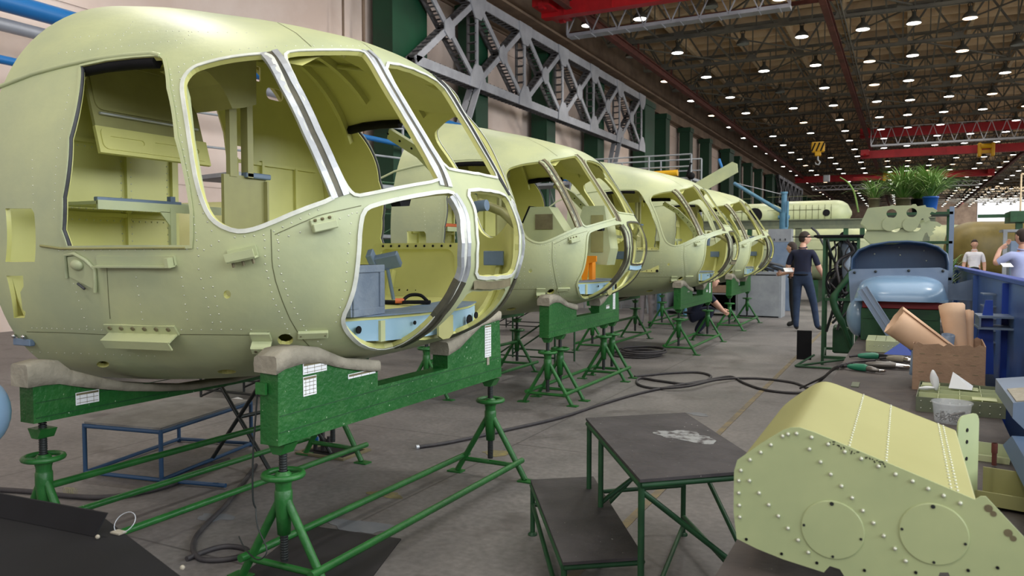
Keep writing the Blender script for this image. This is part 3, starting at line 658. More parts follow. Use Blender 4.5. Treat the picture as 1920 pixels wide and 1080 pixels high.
CH = {"door":[[-0.7209,0.487],[-0.7601,0.3785],[-0.8099,0.2376],[-0.8425,0.0509],[-0.846,-0.0519],[-0.8336,-0.103],[-0.6093,-0.0583],[-0.6082,0.015],[-0.612,0.0676],[-0.6222,0.1824],[-0.6133,0.3175],[-0.5938,0.4229],[-0.5951,0.4402],[-0.6354,0.4629],[-0.6772,0.4802]],
"win":[[-0.5729,0.3493],[-0.5648,0.3598],[-0.5568,0.3673],[-0.5493,0.3715],[-0.5337,0.3763],[-0.5099,0.3816],[-0.4831,0.3843],[-0.4531,0.3857],[-0.4342,0.3859],[-0.4272,0.3827],[-0.4229,0.3768],[-0.4214,0.3677],[-0.4222,0.3354],[-0.4226,0.2894],[-0.4198,0.2439],[-0.4143,0.1988],[-0.406,0.154],[-0.3951,0.1077],[-0.3898,0.0823],[-0.3909,0.0775],[-0.4037,0.0673],[-0.4286,0.0521],[-0.4533,0.0352],[-0.4773,0.017],[-0.496,0.0041],[-0.5093,-0.0038],[-0.5212,-0.0088],[-0.5317,-0.011],[-0.5432,-0.0098],[-0.5557,-0.0051],[-0.5661,0.0016],[-0.5737,0.0104],[-0.5806,0.0248],[-0.5864,0.0448],[-0.5911,0.0675],[-0.5943,0.093],[-0.5964,0.1298],[-0.5965,0.1796],[-0.5953,0.2248],[-0.5931,0.2646],[-0.5901,0.2942],[-0.5875,0.3115],[-0.5837,0.3263],[-0.5793,0.3381]],
"quarter":[[-0.3895,0.3838],[-0.3818,0.3924],[-0.3633,0.4001],[-0.3325,0.4095],[-0.2934,0.4239],[-0.2408,0.4463],[-0.2032,0.4609],[-0.192,0.4616],[-0.1941,0.4393],[-0.1992,0.4072],[-0.2016,0.3704],[-0.2037,0.3221],[-0.2044,0.2686],[-0.2008,0.2071],[-0.1952,0.1712],[-0.1942,0.1648],[-0.2152,0.1516],[-0.2533,0.1348],[-0.2888,0.1186],[-0.3224,0.103],[-0.3425,0.0938],[-0.3516,0.0896],[-0.3583,0.0898],[-0.3628,0.094],[-0.3672,0.1025],[-0.3713,0.1152],[-0.3789,0.1486],[-0.3883,0.2036],[-0.394,0.2516],[-0.3972,0.297],[-0.3972,0.3364],[-0.395,0.364]],
"low":[[-0.3434,0.0583],[-0.3365,0.0649],[-0.3189,0.0746],[-0.289,0.0883],[-0.253,0.1027],[-0.2083,0.1171],[-0.1768,0.1241],[-0.1647,0.1215],[-0.1556,0.11],[-0.1482,0.0897],[-0.1399,0.069],[-0.1308,0.049],[-0.1205,0.0281],[-0.1131,0.0085],[-0.1135,-0.009],[-0.1218,-0.0289],[-0.1369,-0.056],[-0.1519,-0.0892],[-0.1669,-0.1256],[-0.1829,-0.1657],[-0.1976,-0.2104],[-0.2079,-0.2636],[-0.2095,-0.3175],[-0.2081,-0.3617],[-0.2118,-0.391],[-0.2331,-0.3925],[-0.2699,-0.3646],[-0.305,-0.3232],[-0.329,-0.2841],[-0.3457,-0.2504],[-0.357,-0.2257],[-0.365,-0.2046],[-0.3692,-0.1884],[-0.3702,-0.1757],[-0.3691,-0.1624],[-0.366,-0.1485],[-0.3629,-0.1299],[-0.3597,-0.1072],[-0.3576,-0.0789],[-0.3562,-0.0452],[-0.3548,-0.0166],[-0.3539,0.0077],[-0.3517,0.0286],[-0.3486,0.0461]],
"sq":[[-0.9535,0.0169],[-0.9035,0.0165],[-0.899,-0.0001],[-0.892,-0.1703],[-0.9466,-0.1883]],
"slot":[[-0.9379,-0.2434],[-0.9075,-0.2296],[-0.9005,-0.2708],[-0.9024,-0.2976],[-0.8849,-0.3675],[-0.8771,-0.3752],[-0.8729,-0.4032],[-0.8899,-0.4183]],
"hole1":[[-0.6831,-0.5397],[-0.6796,-0.5556],[-0.679,-0.5699],[-0.681,-0.5804],[-0.6865,-0.5809],[-0.6931,-0.5731],[-0.699,-0.5598],[-0.7023,-0.5446],[-0.7019,-0.5328],[-0.6987,-0.5251],[-0.6936,-0.5236],[-0.688,-0.5285]],
"hole2":[[-0.5428,-0.1524],[-0.5435,-0.1579],[-0.5455,-0.1624],[-0.5484,-0.1648],[-0.5514,-0.1644],[-0.5537,-0.1612],[-0.5547,-0.1561],[-0.554,-0.1507],[-0.552,-0.1463],[-0.5491,-0.144],[-0.5461,-0.1444],[-0.5438,-0.1475]],
"hole3":[[-0.4411,-0.2586],[-0.4415,-0.2709],[-0.4449,-0.2808],[-0.4506,-0.2853],[-0.4571,-0.2828],[-0.4624,-0.2746],[-0.4651,-0.2632],[-0.4644,-0.2518],[-0.4607,-0.2431],[-0.4549,-0.2391],[-0.4487,-0.2406],[-0.4437,-0.2477]],
"hole4":[[-0.4812,-0.4936],[-0.4767,-0.5105],[-0.4777,-0.5234],[-0.4843,-0.5277],[-0.4949,-0.5226],[-0.5057,-0.5105],[-0.5136,-0.4946],[-0.5158,-0.481],[-0.5133,-0.4703],[-0.5068,-0.4657],[-0.4979,-0.4685],[-0.4889,-0.4783]],
"hole5":[[-0.4735,-0.3078],[-0.4742,-0.3133],[-0.4775,-0.3181],[-0.4825,-0.3208],[-0.4878,-0.3207],[-0.4921,-0.318],[-0.4942,-0.3132],[-0.4935,-0.3077],[-0.4902,-0.3031],[-0.4851,-0.3003],[-0.4798,-0.3001],[-0.4755,-0.3029]],
"c_top":[[0.0,0.4816],[-0.0675,0.4758],[-0.1222,0.4619],[-0.1467,0.4438],[-0.1548,0.4175],[-0.1622,0.3429],[-0.1638,0.2691],[-0.1589,0.2298],[-0.147,0.2174],[-0.0789,0.2303],[0.0,0.2398]],
"c_up":[[0.0,0.1673],[-0.0624,0.1593],[-0.1076,0.1426],[-0.113,0.1214],[-0.0781,0.0363],[-0.0569,-0.0],[-0.0731,-0.0278],[-0.0887,-0.0599],[-0.0857,-0.0759],[-0.0567,-0.0918],[0.0,-0.1058]],
"c_low":[[0.0,-0.1639],[-0.0646,-0.1518],[-0.101,-0.1367],[-0.118,-0.1446],[-0.1338,-0.1868],[-0.1482,-0.2584],[-0.1518,-0.3372],[-0.1362,-0.3824],[-0.079,-0.4096],[0.0,-0.4195]],
"seams":[[[-0.483,-0.002],[-0.4829,-0.0162],[-0.4827,-0.0306],[-0.4824,-0.0455],[-0.4821,-0.0608],[-0.4809,-0.0761],[-0.4785,-0.0903],[-0.476,-0.1048],[-0.4722,-0.1194],[-0.4682,-0.1345],[-0.464,-0.1493],[-0.4594,-0.1642],[-0.4552,-0.1783],[-0.4505,-0.1931],[-0.4448,-0.2081],[-0.4395,-0.2225],[-0.434,-0.2383],[-0.4281,-0.2522],[-0.4216,-0.2659],[-0.4145,-0.2814],[-0.4084,-0.2958],[-0.4014,-0.3125],[-0.3953,-0.3283],[-0.3879,-0.3476],[-0.3783,-0.3709]],[[-0.8526,-0.4683],[-0.8462,-0.4621],[-0.8397,-0.456],[-0.8332,-0.4501],[-0.8267,-0.4444],[-0.8202,-0.439],[-0.8137,-0.4339],[-0.8072,-0.4289],[-0.8007,-0.4242],[-0.7941,-0.4195],[-0.7876,-0.4148],[-0.7792,-0.4097],[-0.7708,-0.4047],[-0.7624,-0.3997],[-0.7539,-0.3948],[-0.7455,-0.3899],[-0.737,-0.3851],[-0.7285,-0.3802],[-0.7203,-0.3749],[-0.7123,-0.369],[-0.7042,-0.3633],[-0.6961,-0.3576],[-0.688,-0.3519],[-0.6798,-0.3462],[-0.6716,-0.3406],[-0.6634,-0.335],[-0.6552,-0.3294],[-0.6471,-0.324],[-0.639,-0.3188],[-0.6271,-0.3116],[-0.6154,-0.3049],[-0.6037,-0.2984],[-0.5931,-0.2932],[-0.5826,-0.2881],[-0.5719,-0.283],[-0.5613,-0.2781],[-0.5507,-0.2735],[-0.5402,-0.2692],[-0.5298,-0.2653],[-0.5194,-0.2615],[-0.509,-0.2578],[-0.4985,-0.2544],[-0.4895,-0.246],[-0.4805,-0.2381]],[[-0.7596,-0.1327],[-0.7577,-0.1544],[-0.7554,-0.1764],[-0.7532,-0.1957],[-0.7507,-0.2153],[-0.748,-0.2348],[-0.745,-0.2536],[-0.7417,-0.2728],[-0.7381,-0.2927],[-0.7342,-0.3134]],[[-0.4775,-0.0111],[-0.4667,-0.0025],[-0.4559,0.006],[-0.4451,0.0144],[-0.4341,0.0225],[-0.4235,0.03],[-0.413,0.0373],[-0.4019,0.0432],[-0.3918,0.0479],[-0.3818,0.0527],[-0.3716,0.0575],[-0.3612,0.0626],[-0.3505,0.0677]],[[-0.2246,0.6708],[-0.2388,0.6563],[-0.2541,0.6379],[-0.2643,0.6236],[-0.2731,0.6106],[-0.2822,0.5945],[-0.2895,0.5799],[-0.2955,0.5664],[-0.3005,0.5538],[-0.3047,0.5415],[-0.3093,0.5261],[-0.3127,0.512],[-0.3173,0.4974],[-0.3206,0.4845],[-0.3235,0.4695],[-0.325,0.4568],[-0.3257,0.4432],[-0.3254,0.4291]],[[-0.1127,0.5642],[-0.1219,0.5511],[-0.1241,0.5394],[-0.1279,0.5273],[-0.1331,0.5157],[-0.1362,0.5038],[-0.1368,0.492]]],
"rows":[[[-0.8509,-0.1205],[-0.843,-0.1187],[-0.8351,-0.1169],[-0.8271,-0.1151],[-0.8192,-0.1133],[-0.8032,-0.1098],[-0.7871,-0.1064],[-0.771,-0.103],[-0.7548,-0.0996],[-0.7384,-0.0961],[-0.722,-0.0925],[-0.7063,-0.0888],[-0.691,-0.0853],[-0.6761,-0.0818],[-0.6614,-0.0784],[-0.6467,-0.075],[-0.6318,-0.0716],[-0.617,-0.0683]],[[-0.5951,0.3814],[-0.5986,0.3621],[-0.6014,0.3439],[-0.6039,0.3265],[-0.6059,0.3098],[-0.6077,0.2936],[-0.6091,0.2781],[-0.6102,0.263],[-0.6115,0.2434],[-0.6124,0.2246],[-0.6129,0.2063],[-0.6132,0.1884],[-0.6131,0.1711],[-0.6129,0.154],[-0.6124,0.1374],[-0.6118,0.1212],[-0.611,0.1052],[-0.6102,0.089],[-0.6094,0.0719],[-0.6085,0.055],[-0.6075,0.0383],[-0.6063,0.0216],[-0.6049,0.005],[-0.6034,-0.0115],[-0.6018,-0.0281],[-0.6003,-0.0445],[-0.5988,-0.0613],[-0.5972,-0.0783]],[[-0.5793,0.3848],[-0.583,0.3656],[-0.5867,0.343],[-0.5898,0.3217],[-0.5922,0.3014],[-0.5942,0.2818],[-0.5958,0.263],[-0.5978,0.2403],[-0.5994,0.2173],[-0.6005,0.1951],[-0.6013,0.1737],[-0.6018,0.1529],[-0.602,0.1327],[-0.601,0.1118],[-0.5997,0.092],[-0.5981,0.0725],[-0.5962,0.0532],[-0.5942,0.0342],[-0.5882,0.0152],[-0.5817,-0.0023],[-0.5751,-0.0197]],[[-0.4719,-0.0099],[-0.4721,-0.025],[-0.4722,-0.0404],[-0.4723,-0.056],[-0.4713,-0.0721],[-0.4678,-0.087],[-0.4642,-0.1024],[-0.4605,-0.1183],[-0.4572,-0.1324],[-0.4516,-0.1476],[-0.4464,-0.161],[-0.4411,-0.1754],[-0.4357,-0.1907],[-0.4299,-0.2074],[-0.4251,-0.2221],[-0.418,-0.236],[-0.4109,-0.249],[-0.4032,-0.2636],[-0.3961,-0.278]],[[-0.4929,-0.0246],[-0.4928,-0.0403],[-0.4926,-0.0563],[-0.4923,-0.0726],[-0.4897,-0.0867],[-0.487,-0.1011],[-0.4843,-0.1158],[-0.4814,-0.131],[-0.4784,-0.1468],[-0.4735,-0.1608],[-0.4684,-0.1755],[-0.4632,-0.1911],[-0.4578,-0.2079],[-0.4534,-0.2224],[-0.4487,-0.2383]],[[-0.365,0.0499],[-0.3674,0.0299],[-0.3694,0.0101],[-0.371,-0.0098],[-0.3723,-0.0297],[-0.373,-0.0484],[-0.3733,-0.0681],[-0.3733,-0.0884],[-0.374,-0.1081],[-0.3765,-0.1285],[-0.3787,-0.1481],[-0.3806,-0.1678],[-0.3823,-0.1883]],[[-0.5676,0.3906],[-0.5499,0.3961],[-0.5318,0.4023],[-0.5136,0.4093],[-0.4949,0.4174],[-0.477,0.4195],[-0.4615,0.4189],[-0.4455,0.419],[-0.4293,0.4195],[-0.4126,0.4211],[-0.3952,0.4237],[-0.3749,0.4245],[-0.3574,0.4259],[-0.3386,0.4297],[-0.3185,0.435],[-0.2968,0.4422],[-0.2727,0.4513],[-0.2455,0.4629],[-0.225,0.4721],[-0.202,0.4825],[-0.1757,0.4945],[-0.1446,0.5086],[-0.125,0.5178]],[[-0.6647,0.6412],[-0.6569,0.6358],[-0.6449,0.6285],[-0.6327,0.6218],[-0.6203,0.6155],[-0.6078,0.6096],[-0.5952,0.6038],[-0.5826,0.5982],[-0.5698,0.5928],[-0.5567,0.5876],[-0.5436,0.5826],[-0.5313,0.5731],[-0.5234,0.5655],[-0.5152,0.558],[-0.5027,0.5474],[-0.4896,0.5376],[-0.4758,0.5295],[-0.4611,0.5232],[-0.4458,0.5179],[-0.4302,0.5133],[-0.4137,0.5099],[-0.3969,0.5068]],[[-0.7254,0.5753],[-0.7138,0.5691],[-0.7021,0.5632],[-0.6903,0.5576],[-0.6785,0.5523],[-0.6666,0.5471],[-0.6548,0.5421],[-0.6429,0.5371],[-0.6309,0.5323],[-0.6188,0.5276],[-0.6067,0.5229],[-0.5945,0.5183],[-0.5823,0.5139],[-0.57,0.5098],[-0.5575,0.506],[-0.5448,0.5028]],[[-0.767,0.4145],[-0.7772,0.3886],[-0.7867,0.3633],[-0.7956,0.3386],[-0.8067,0.3063],[-0.8169,0.2745],[-0.8263,0.2431],[-0.835,0.212],[-0.843,0.1811],[-0.848,0.1525],[-0.8517,0.1247],[-0.8549,0.097],[-0.8575,0.0694],[-0.8597,0.0418],[-0.8613,0.0142],[-0.8625,-0.0135]],[[-0.8495,-0.441],[-0.8418,-0.4344],[-0.834,-0.4282],[-0.8263,-0.4222],[-0.8186,-0.4167],[-0.8108,-0.4113],[-0.7992,-0.4033],[-0.7875,-0.3956],[-0.7758,-0.388],[-0.764,-0.3804],[-0.7521,-0.373],[-0.7403,-0.3656],[-0.7244,-0.3553],[-0.7086,-0.3446],[-0.6926,-0.3341],[-0.6765,-0.3237],[-0.6604,-0.3133],[-0.6445,-0.3036],[-0.629,-0.2949],[-0.6138,-0.2867],[-0.5985,-0.2788],[-0.5831,-0.2712],[-0.5677,-0.2637],[-0.5525,-0.2568],[-0.5374,-0.2505],[-0.5224,-0.2445],[-0.5073,-0.239]],[[-0.8083,-0.5816],[-0.7977,-0.5681],[-0.7869,-0.5546],[-0.776,-0.5415],[-0.7649,-0.5294],[-0.7536,-0.5185],[-0.7422,-0.5083],[-0.7306,-0.4984],[-0.719,-0.4888],[-0.7073,-0.4794],[-0.6955,-0.4702],[-0.6836,-0.4612],[-0.6717,-0.4525],[-0.6596,-0.444],[-0.6475,-0.4358],[-0.6353,-0.4278]],[[-0.6251,-0.1364],[-0.622,-0.1586],[-0.6187,-0.1815],[-0.615,-0.2055],[-0.6117,-0.2264],[-0.608,-0.2485]],[[-0.7025,-0.1616],[-0.6984,-0.1862],[-0.6939,-0.2117],[-0.689,-0.2381],[-0.6846,-0.2611],[-0.6798,-0.2853]],[[-0.5968,-0.1087],[-0.5922,-0.1299],[-0.5874,-0.1518],[-0.5824,-0.1744],[-0.577,-0.1982],[-0.5726,-0.2183],[-0.5679,-0.2398]],[[-0.5764,-0.1217],[-0.5723,-0.1434],[-0.568,-0.1659],[-0.5635,-0.1897],[-0.5595,-0.2106],[-0.5552,-0.233]],[[-0.8295,-0.1687],[-0.8221,-0.1956],[-0.8142,-0.2226],[-0.8058,-0.2499],[-0.7969,-0.2777],[-0.7876,-0.3063],[-0.7776,-0.336],[-0.7668,-0.3673]],[[-0.4995,0.5415],[-0.5136,0.5228],[-0.5285,0.5031],[-0.5436,0.4831],[-0.5575,0.4649]],[[-0.4737,-0.0205],[-0.4566,-0.009],[-0.4397,0.002],[-0.423,0.0123],[-0.4066,0.0221],[-0.3946,0.0295],[-0.3826,0.037],[-0.3703,0.0447],[-0.3577,0.0525]],[[-0.538,-0.0272],[-0.5234,-0.0231],[-0.5089,-0.0192],[-0.4944,-0.015],[-0.4788,-0.0048],[-0.4654,0.0063],[-0.452,0.0173],[-0.4386,0.0281],[-0.4252,0.0385],[-0.412,0.0486]],[[-0.617,0.5696],[-0.6011,0.5917],[-0.586,0.6122],[-0.5693,0.6344],[-0.5537,0.6547],[-0.5361,0.6768]],[[-0.888,0.1857],[-0.8917,0.1555],[-0.8947,0.1256],[-0.8971,0.0959],[-0.8988,0.0663],[-0.8999,0.0367]],[[-0.5636,-0.0392],[-0.576,-0.0509],[-0.5883,-0.0631]]]}

TH = 0.022
def hull_n(a, b, e=.004):
    p = Vector(surf(a, b)); 
    du = Vector(surf(a + e, b)) - Vector(surf(a - e, b)); dv = Vector(surf(a, b + e)) - Vector(surf(a, b - e))
    n = du.cross(dv)
    if n.length < 1e-12: return Vector((1, 0, 0))
    n.normalize()
    if n.dot(p - Vector((-1.1, 0, 1.75))) < 0: n = -n
    return n
def hull_p(a, b, off=0.0): return Vector(surf(a, b)) + hull_n(a, b) * off
def mir(l): return [(-a, b) for a, b in reversed(l)]
def sym(h):
    h = [tuple(p) for p in h]
    return h + [(-a, b) for a, b in reversed(h[1:-1])]
WIN = {k: [tuple(p) for p in CH[k]] for k in ('door', 'win', 'quarter', 'low')}
HOLES = []
for k in WIN: HOLES += [WIN[k], mir(WIN[k])]
CEN = {k: sym(CH[k]) for k in ('c_top', 'c_up', 'c_low')}
HOLES += list(CEN.values())
HOLES += [[tuple(p) for p in CH[k]] for k in ('sq', 'slot')] + [[tuple(p) for p in CH[k]] for k in CH if k.startswith('hole')]
HOLES.append(mir([tuple(p) for p in CH['sq']]))
def in_poly(p, lp):
    c = False; n = len(lp)
    for i in range(n):
        a, b = lp[i], lp[(i + 1) % n]
        if (a[1] > p[1]) != (b[1] > p[1]) and p[0] < (b[0] - a[0]) * (p[1] - a[1]) / (b[1] - a[1]) + a[0]: c = not c
    return c
def dense(lp, mx=.02, closed=True):
    o = []; n = len(lp)
    for i in range(n if closed else n - 1):
        a, b = lp[i], lp[(i + 1) % n]; L = math.hypot(a[0] - b[0], a[1] - b[1]); k = max(1, int(L / mx + .99))
        for j in range(k): o.append((a[0] + (b[0] - a[0]) * j / k, a[1] + (b[1] - a[1]) * j / k))
    if not closed: o.append(lp[-1])
    return o
HOLES = [dense(h, .016) for h in HOLES]

def make_hull_mesh():
    pts = []; edges = []
    NS, NF = 40, 132
    for i in range(1, NS):
        s = i / NS
        nf = NF if s > .3 else 72
        for j in range(nf):
            p = 2 * math.pi * (j + .5 * (i % 2)) / nf
            pts.append((s * math.sin(p), s * math.cos(p)))
    def near(p):
        for h in HOLES:
            for q in h:
                if abs(q[0] - p[0]) < .009 and abs(q[1] - p[1]) < .009: return True
        return False
    pts = [p for p in pts if not near(p)]
    pts.append((0, 0))
    rim = [(math.sin(2 * math.pi * j / NF), math.cos(2 * math.pi * j / NF)) for j in range(NF)]
    loops = [rim] + HOLES
    for lp in loops:
        b0 = len(pts); pts += lp; n = len(lp)
        edges += [(b0 + i, b0 + (i + 1) % n) for i in range(n)]
    tr = delaunay_2d_cdt([Vector(p) for p in pts], edges, [], 0, 1e-6)
    V = [(v.x, v.y) for v in tr[0]]
    bbs = [(min(p[0] for p in h), max(p[0] for p in h), min(p[1] for p in h), max(p[1] for p in h), h) for h in HOLES]
    faces = []
    for t in tr[2]:
        cx = sum(V[i][0] for i in t) / 3; cy = sum(V[i][1] for i in t) / 3
        if math.hypot(cx, cy) > 1: continue
        if any(x0 <= cx <= x1 and y0 <= cy <= y1 and in_poly((cx, cy), h) for x0, x1, y0, y1, h in bbs): continue
        faces.append(tuple(t))
    used = sorted({i for f in faces for i in f}); mp = {k: i for i, k in enumerate(used)}
    V = [V[i] for i in used]; faces = [tuple(mp[i] for i in f) for f in faces]
    P3 = [Vector(surf(*v)) for v in V]; N3 = [hull_n(*v) for v in V]
    vs = []; fs = []; ms = []; nr = []
    n = len(V)
    # orientation
    f = faces[len(faces) // 2]
    fn = (P3[f[1]] - P3[f[0]]).cross(P3[f[2]] - P3[f[0]])
    flip = fn.dot(N3[f[0]]) < 0
    vs += P3; nr += N3
    vs += [p - q * TH for p, q in zip(P3, N3)]; nr += [-q for q in N3]
    for f in faces:
        g = tuple(reversed(f)) if flip else f
        fs.append(g); ms.append(0)
        fs.append(tuple(i + n for i in reversed(g))); ms.append(1)
    cnt = {}
    for f in faces:
        for i in range(3):
            e = (f[i], f[(i + 1) % 3]); k = tuple(sorted(e)); cnt.setdefault(k, []).append(e)
    for k, l in cnt.items():
        if len(l) == 1:
            a, b = l[0]
            if flip: a, b = b, a
            q = len(vs)
            pa, pb, pc, pd = P3[a], P3[b], P3[b] - N3[b] * TH, P3[a] - N3[a] * TH
            vs += [pb, pa, pd, pc]
            fn = (pa - pb).cross(pd - pa).normalized() if (pa - pb).length > 1e-9 else Vector((0, 0, 1))
            nr += [fn] * 4; fs.append((q, q + 1, q + 2, q + 3)); ms.append(1)
    # rivets and seams
    def add_dome(a, b, r=.0042):
        p = hull_p(a, b, -.0004); nn = hull_n(a, b); t = nn.orthogonal().normalized(); u = nn.cross(t)
        q = len(vs)
        vs.append(p + nn * r * .75); nr.append(nn)
        for k in range(6):
            c = math.cos(k * math.pi / 3); s_ = math.sin(k * math.pi / 3)
            vs.append(p + (t * c + u * s_) * r); nr.append((t * c + u * s_ + nn * .4).normalized())
        for k in range(6): fs.append((q, q + 1 + k, q + 1 + (k + 1) % 6)); ms.append(2)
    for row in CH['rows']:
        for a, b in row: add_dome(a, b)
    for h in ('win', 'quarter', 'low'):
        lp = dense(WIN[h], .02)
        cx = sum(p[0] for p in lp) / len(lp); cy = sum(p[1] for p in lp) / len(lp)
    for sm in CH['seams']:
        for i in range(len(sm) - 1):
            p0 = hull_p(*sm[i], .0008); p1 = hull_p(*sm[i + 1], .0008); nn = hull_n(*sm[i]); sd = (p1 - p0).cross(nn).normalized() * .0016
            q = len(vs); vs += [p0 - sd, p0 + sd, p1 + sd, p1 - sd]; nr += [nn] * 4; fs.append((q, q + 1, q + 2, q + 3)); ms.append(3)
    me = bpy.data.meshes.new('hull')
    me.from_pydata([tuple(v) for v in vs], [], fs)
    for m_ in ('primer', 'primer_in', 'rivet', 'seam'): me.materials.append(MAT[m_])
    me.polygons.foreach_set('material_index', ms); me.polygons.foreach_set('use_smooth', [True] * len(fs))
    me.normals_split_custom_set_from_vertices([tuple(v) for v in nr])
    me.update()
    return me
HULL = make_hull_mesh()

def ribbon(name, loop, wd, m, par, off=.003, inner=-.003, closed=True, side=1, thick=.004):
    """flat strip that follows an opening's edge on the skin"""
    lp = dense(loop, .02, closed); n = len(lp)
    P3 = [hull_p(*p) for p in lp]; N3 = [hull_n(*p) for p in lp]
    ar = sum(lp[i][0] * lp[(i + 1) % n][1] - lp[(i + 1) % n][0] * lp[i][1] for i in range(n))
    cen = sum(P3, Vector()) / n
    vs = []; out = []
    for i in range(n):
        t = (P3[(i + 1) % n] - P3[i - 1]).normalized() if closed else (P3[min(i + 1, n - 1)] - P3[max(0, i - 1)]).normalized()
        o = t.cross(N3[i]).normalized()
        out.append(o)
    vote = sum(1 if o.dot(p - cen) > 0 else -1 for o, p in zip(out, P3))
    sg = (1 if vote > 0 else -1) * side
    for i in range(n):
        o = out[i] * sg; b0 = P3[i] + N3[i] * off
        vs += [b0 + o * inner, b0 + o * wd, b0 + o * wd + N3[i] * thick, b0 + o * inner + N3[i] * thick]
    fs = []
    for i in range(n if closed else n - 1):
        j = (i + 1) % n
        for k in range(4): fs.append((i * 4 + k, i * 4 + (k + 1) % 4, j * 4 + (k + 1) % 4, j * 4 + k))
    b = MB(); b.add(vs, fs, 0, False); return b.build(name, m, par)

def post(name, path, par, m_strip, m_gap, wd=.075, off=.002):
    """double-strip window post lying on the skin between two chart points"""
    b = MB()
    pts = dense(path, .028, False); n = len(pts) - 1
    P3 = [hull_p(*p) for p in pts]; N3 = [hull_n(*p) for p in pts]
    A, B = P3[0], P3[-1]; 
    for lo, hi, h, mi in ((-.5, -.16, .005, 0), (-.16, .16, .001, 1), (.16, .5, .005, 0)):
        vs = []
        for i in range(n + 1):
            t = (P3[min(i + 1, n)] - P3[max(i - 1, 0)]).normalized(); sd = t.cross(N3[i]).normalized(); nn = N3[i]
            for q, z in ((lo, -TH * .7), (hi, -TH * .7), (hi, off + h), (lo, off + h)): vs.append(P3[i] + sd * q * wd + nn * z)
        fs = [(0, 1, 2, 3), (n * 4 + 3, n * 4 + 2, n * 4 + 1, n * 4)]
        for i in range(n):
            for k in range(4): fs.append((i * 4 + k, i * 4 + (k + 1) % 4, i * 4 + 4 + (k + 1) % 4, i * 4 + 4 + k))
        b.add(vs, fs, mi)
    return b.build(name, [m_strip, m_gap], par)

def frame_at(c0, c1):
    """matrix with origin between two chart points, x along them, y out of the skin"""
    p0 = hull_p(*c0); p1 = hull_p(*c1); x = (p1 - p0).normalized(); L = (p1 - p0).length
    nn = hull_n((c0[0] + c1[0]) / 2, (c0[1] + c1[1]) / 2); z = x.cross(nn).normalized(); y = z.cross(x)
    if z.z < 0: z = -z
    M = Matrix((x, y, z)).transposed().to_4x4(); M.translation = (p0 + p1) / 2
    return M, L

def section_outline(d, inset=.03, n=72):
    s = math.sqrt(d / DL); o = []
    for j in range(n):
        p = 2 * math.pi * j / n; q = surf(s * math.sin(p), s * math.cos(p))
        c = (0, 1.7); v = Vector((q[1] - c[0], q[2] - c[1])); L = v.length
        v *= (L - inset) / L; o.append((v.x + c[0], v.y + c[1]))
    return o

def rib_ring(d, depth, m, par, wd=.03, segs=((0, 360),), name='frame_rib'):
    s = math.sqrt(d / DL)
    for a0, a1 in segs:
        b = MB()
        n = max(6, int((a1 - a0) / 5)); vs = []
        for j in range(n + 1):
            p = R(a0 + (a1 - a0) * j / n); q = Vector(surf(s * math.sin(p), s * math.cos(p)))
            c = Vector((q.x, 0, 1.65)); u = (c - q).normalized()
            q0 = q + u * (TH + .002); q1 = q + u * (TH + depth)
            vs += [q0 + Vector((wd / 2, 0, 0)), q1 + Vector((wd / 2, 0, 0)), q1 - Vector((wd / 2, 0, 0)), q0 - Vector((wd / 2, 0, 0))]
        fs = [(0, 1, 2, 3), (n * 4 + 3, n * 4 + 2, n * 4 + 1, n * 4)]
        for i in range(n):
            for k in range(4): fs.append((i * 4 + k, i * 4 + (k + 1) % 4, i * 4 + 4 + (k + 1) % 4, i * 4 + 4 + k))
        b.add(vs, fs, 0, False)
        b.build(name, m, par)

def rrect(x0, z0, x1, z1, r, n=4):
    o = []
    for cx, cz, a0 in ((x1 - r, z1 - r, 0), (x0 + r, z1 - r, 90), (x0 + r, z0 + r, 180), (x1 - r, z0 + r, 270)):
        for k in range(n + 1):
            a = R(a0 + 90 * k / n); o.append((cx + r * math.cos(a), cz + r * math.sin(a)))
    return o

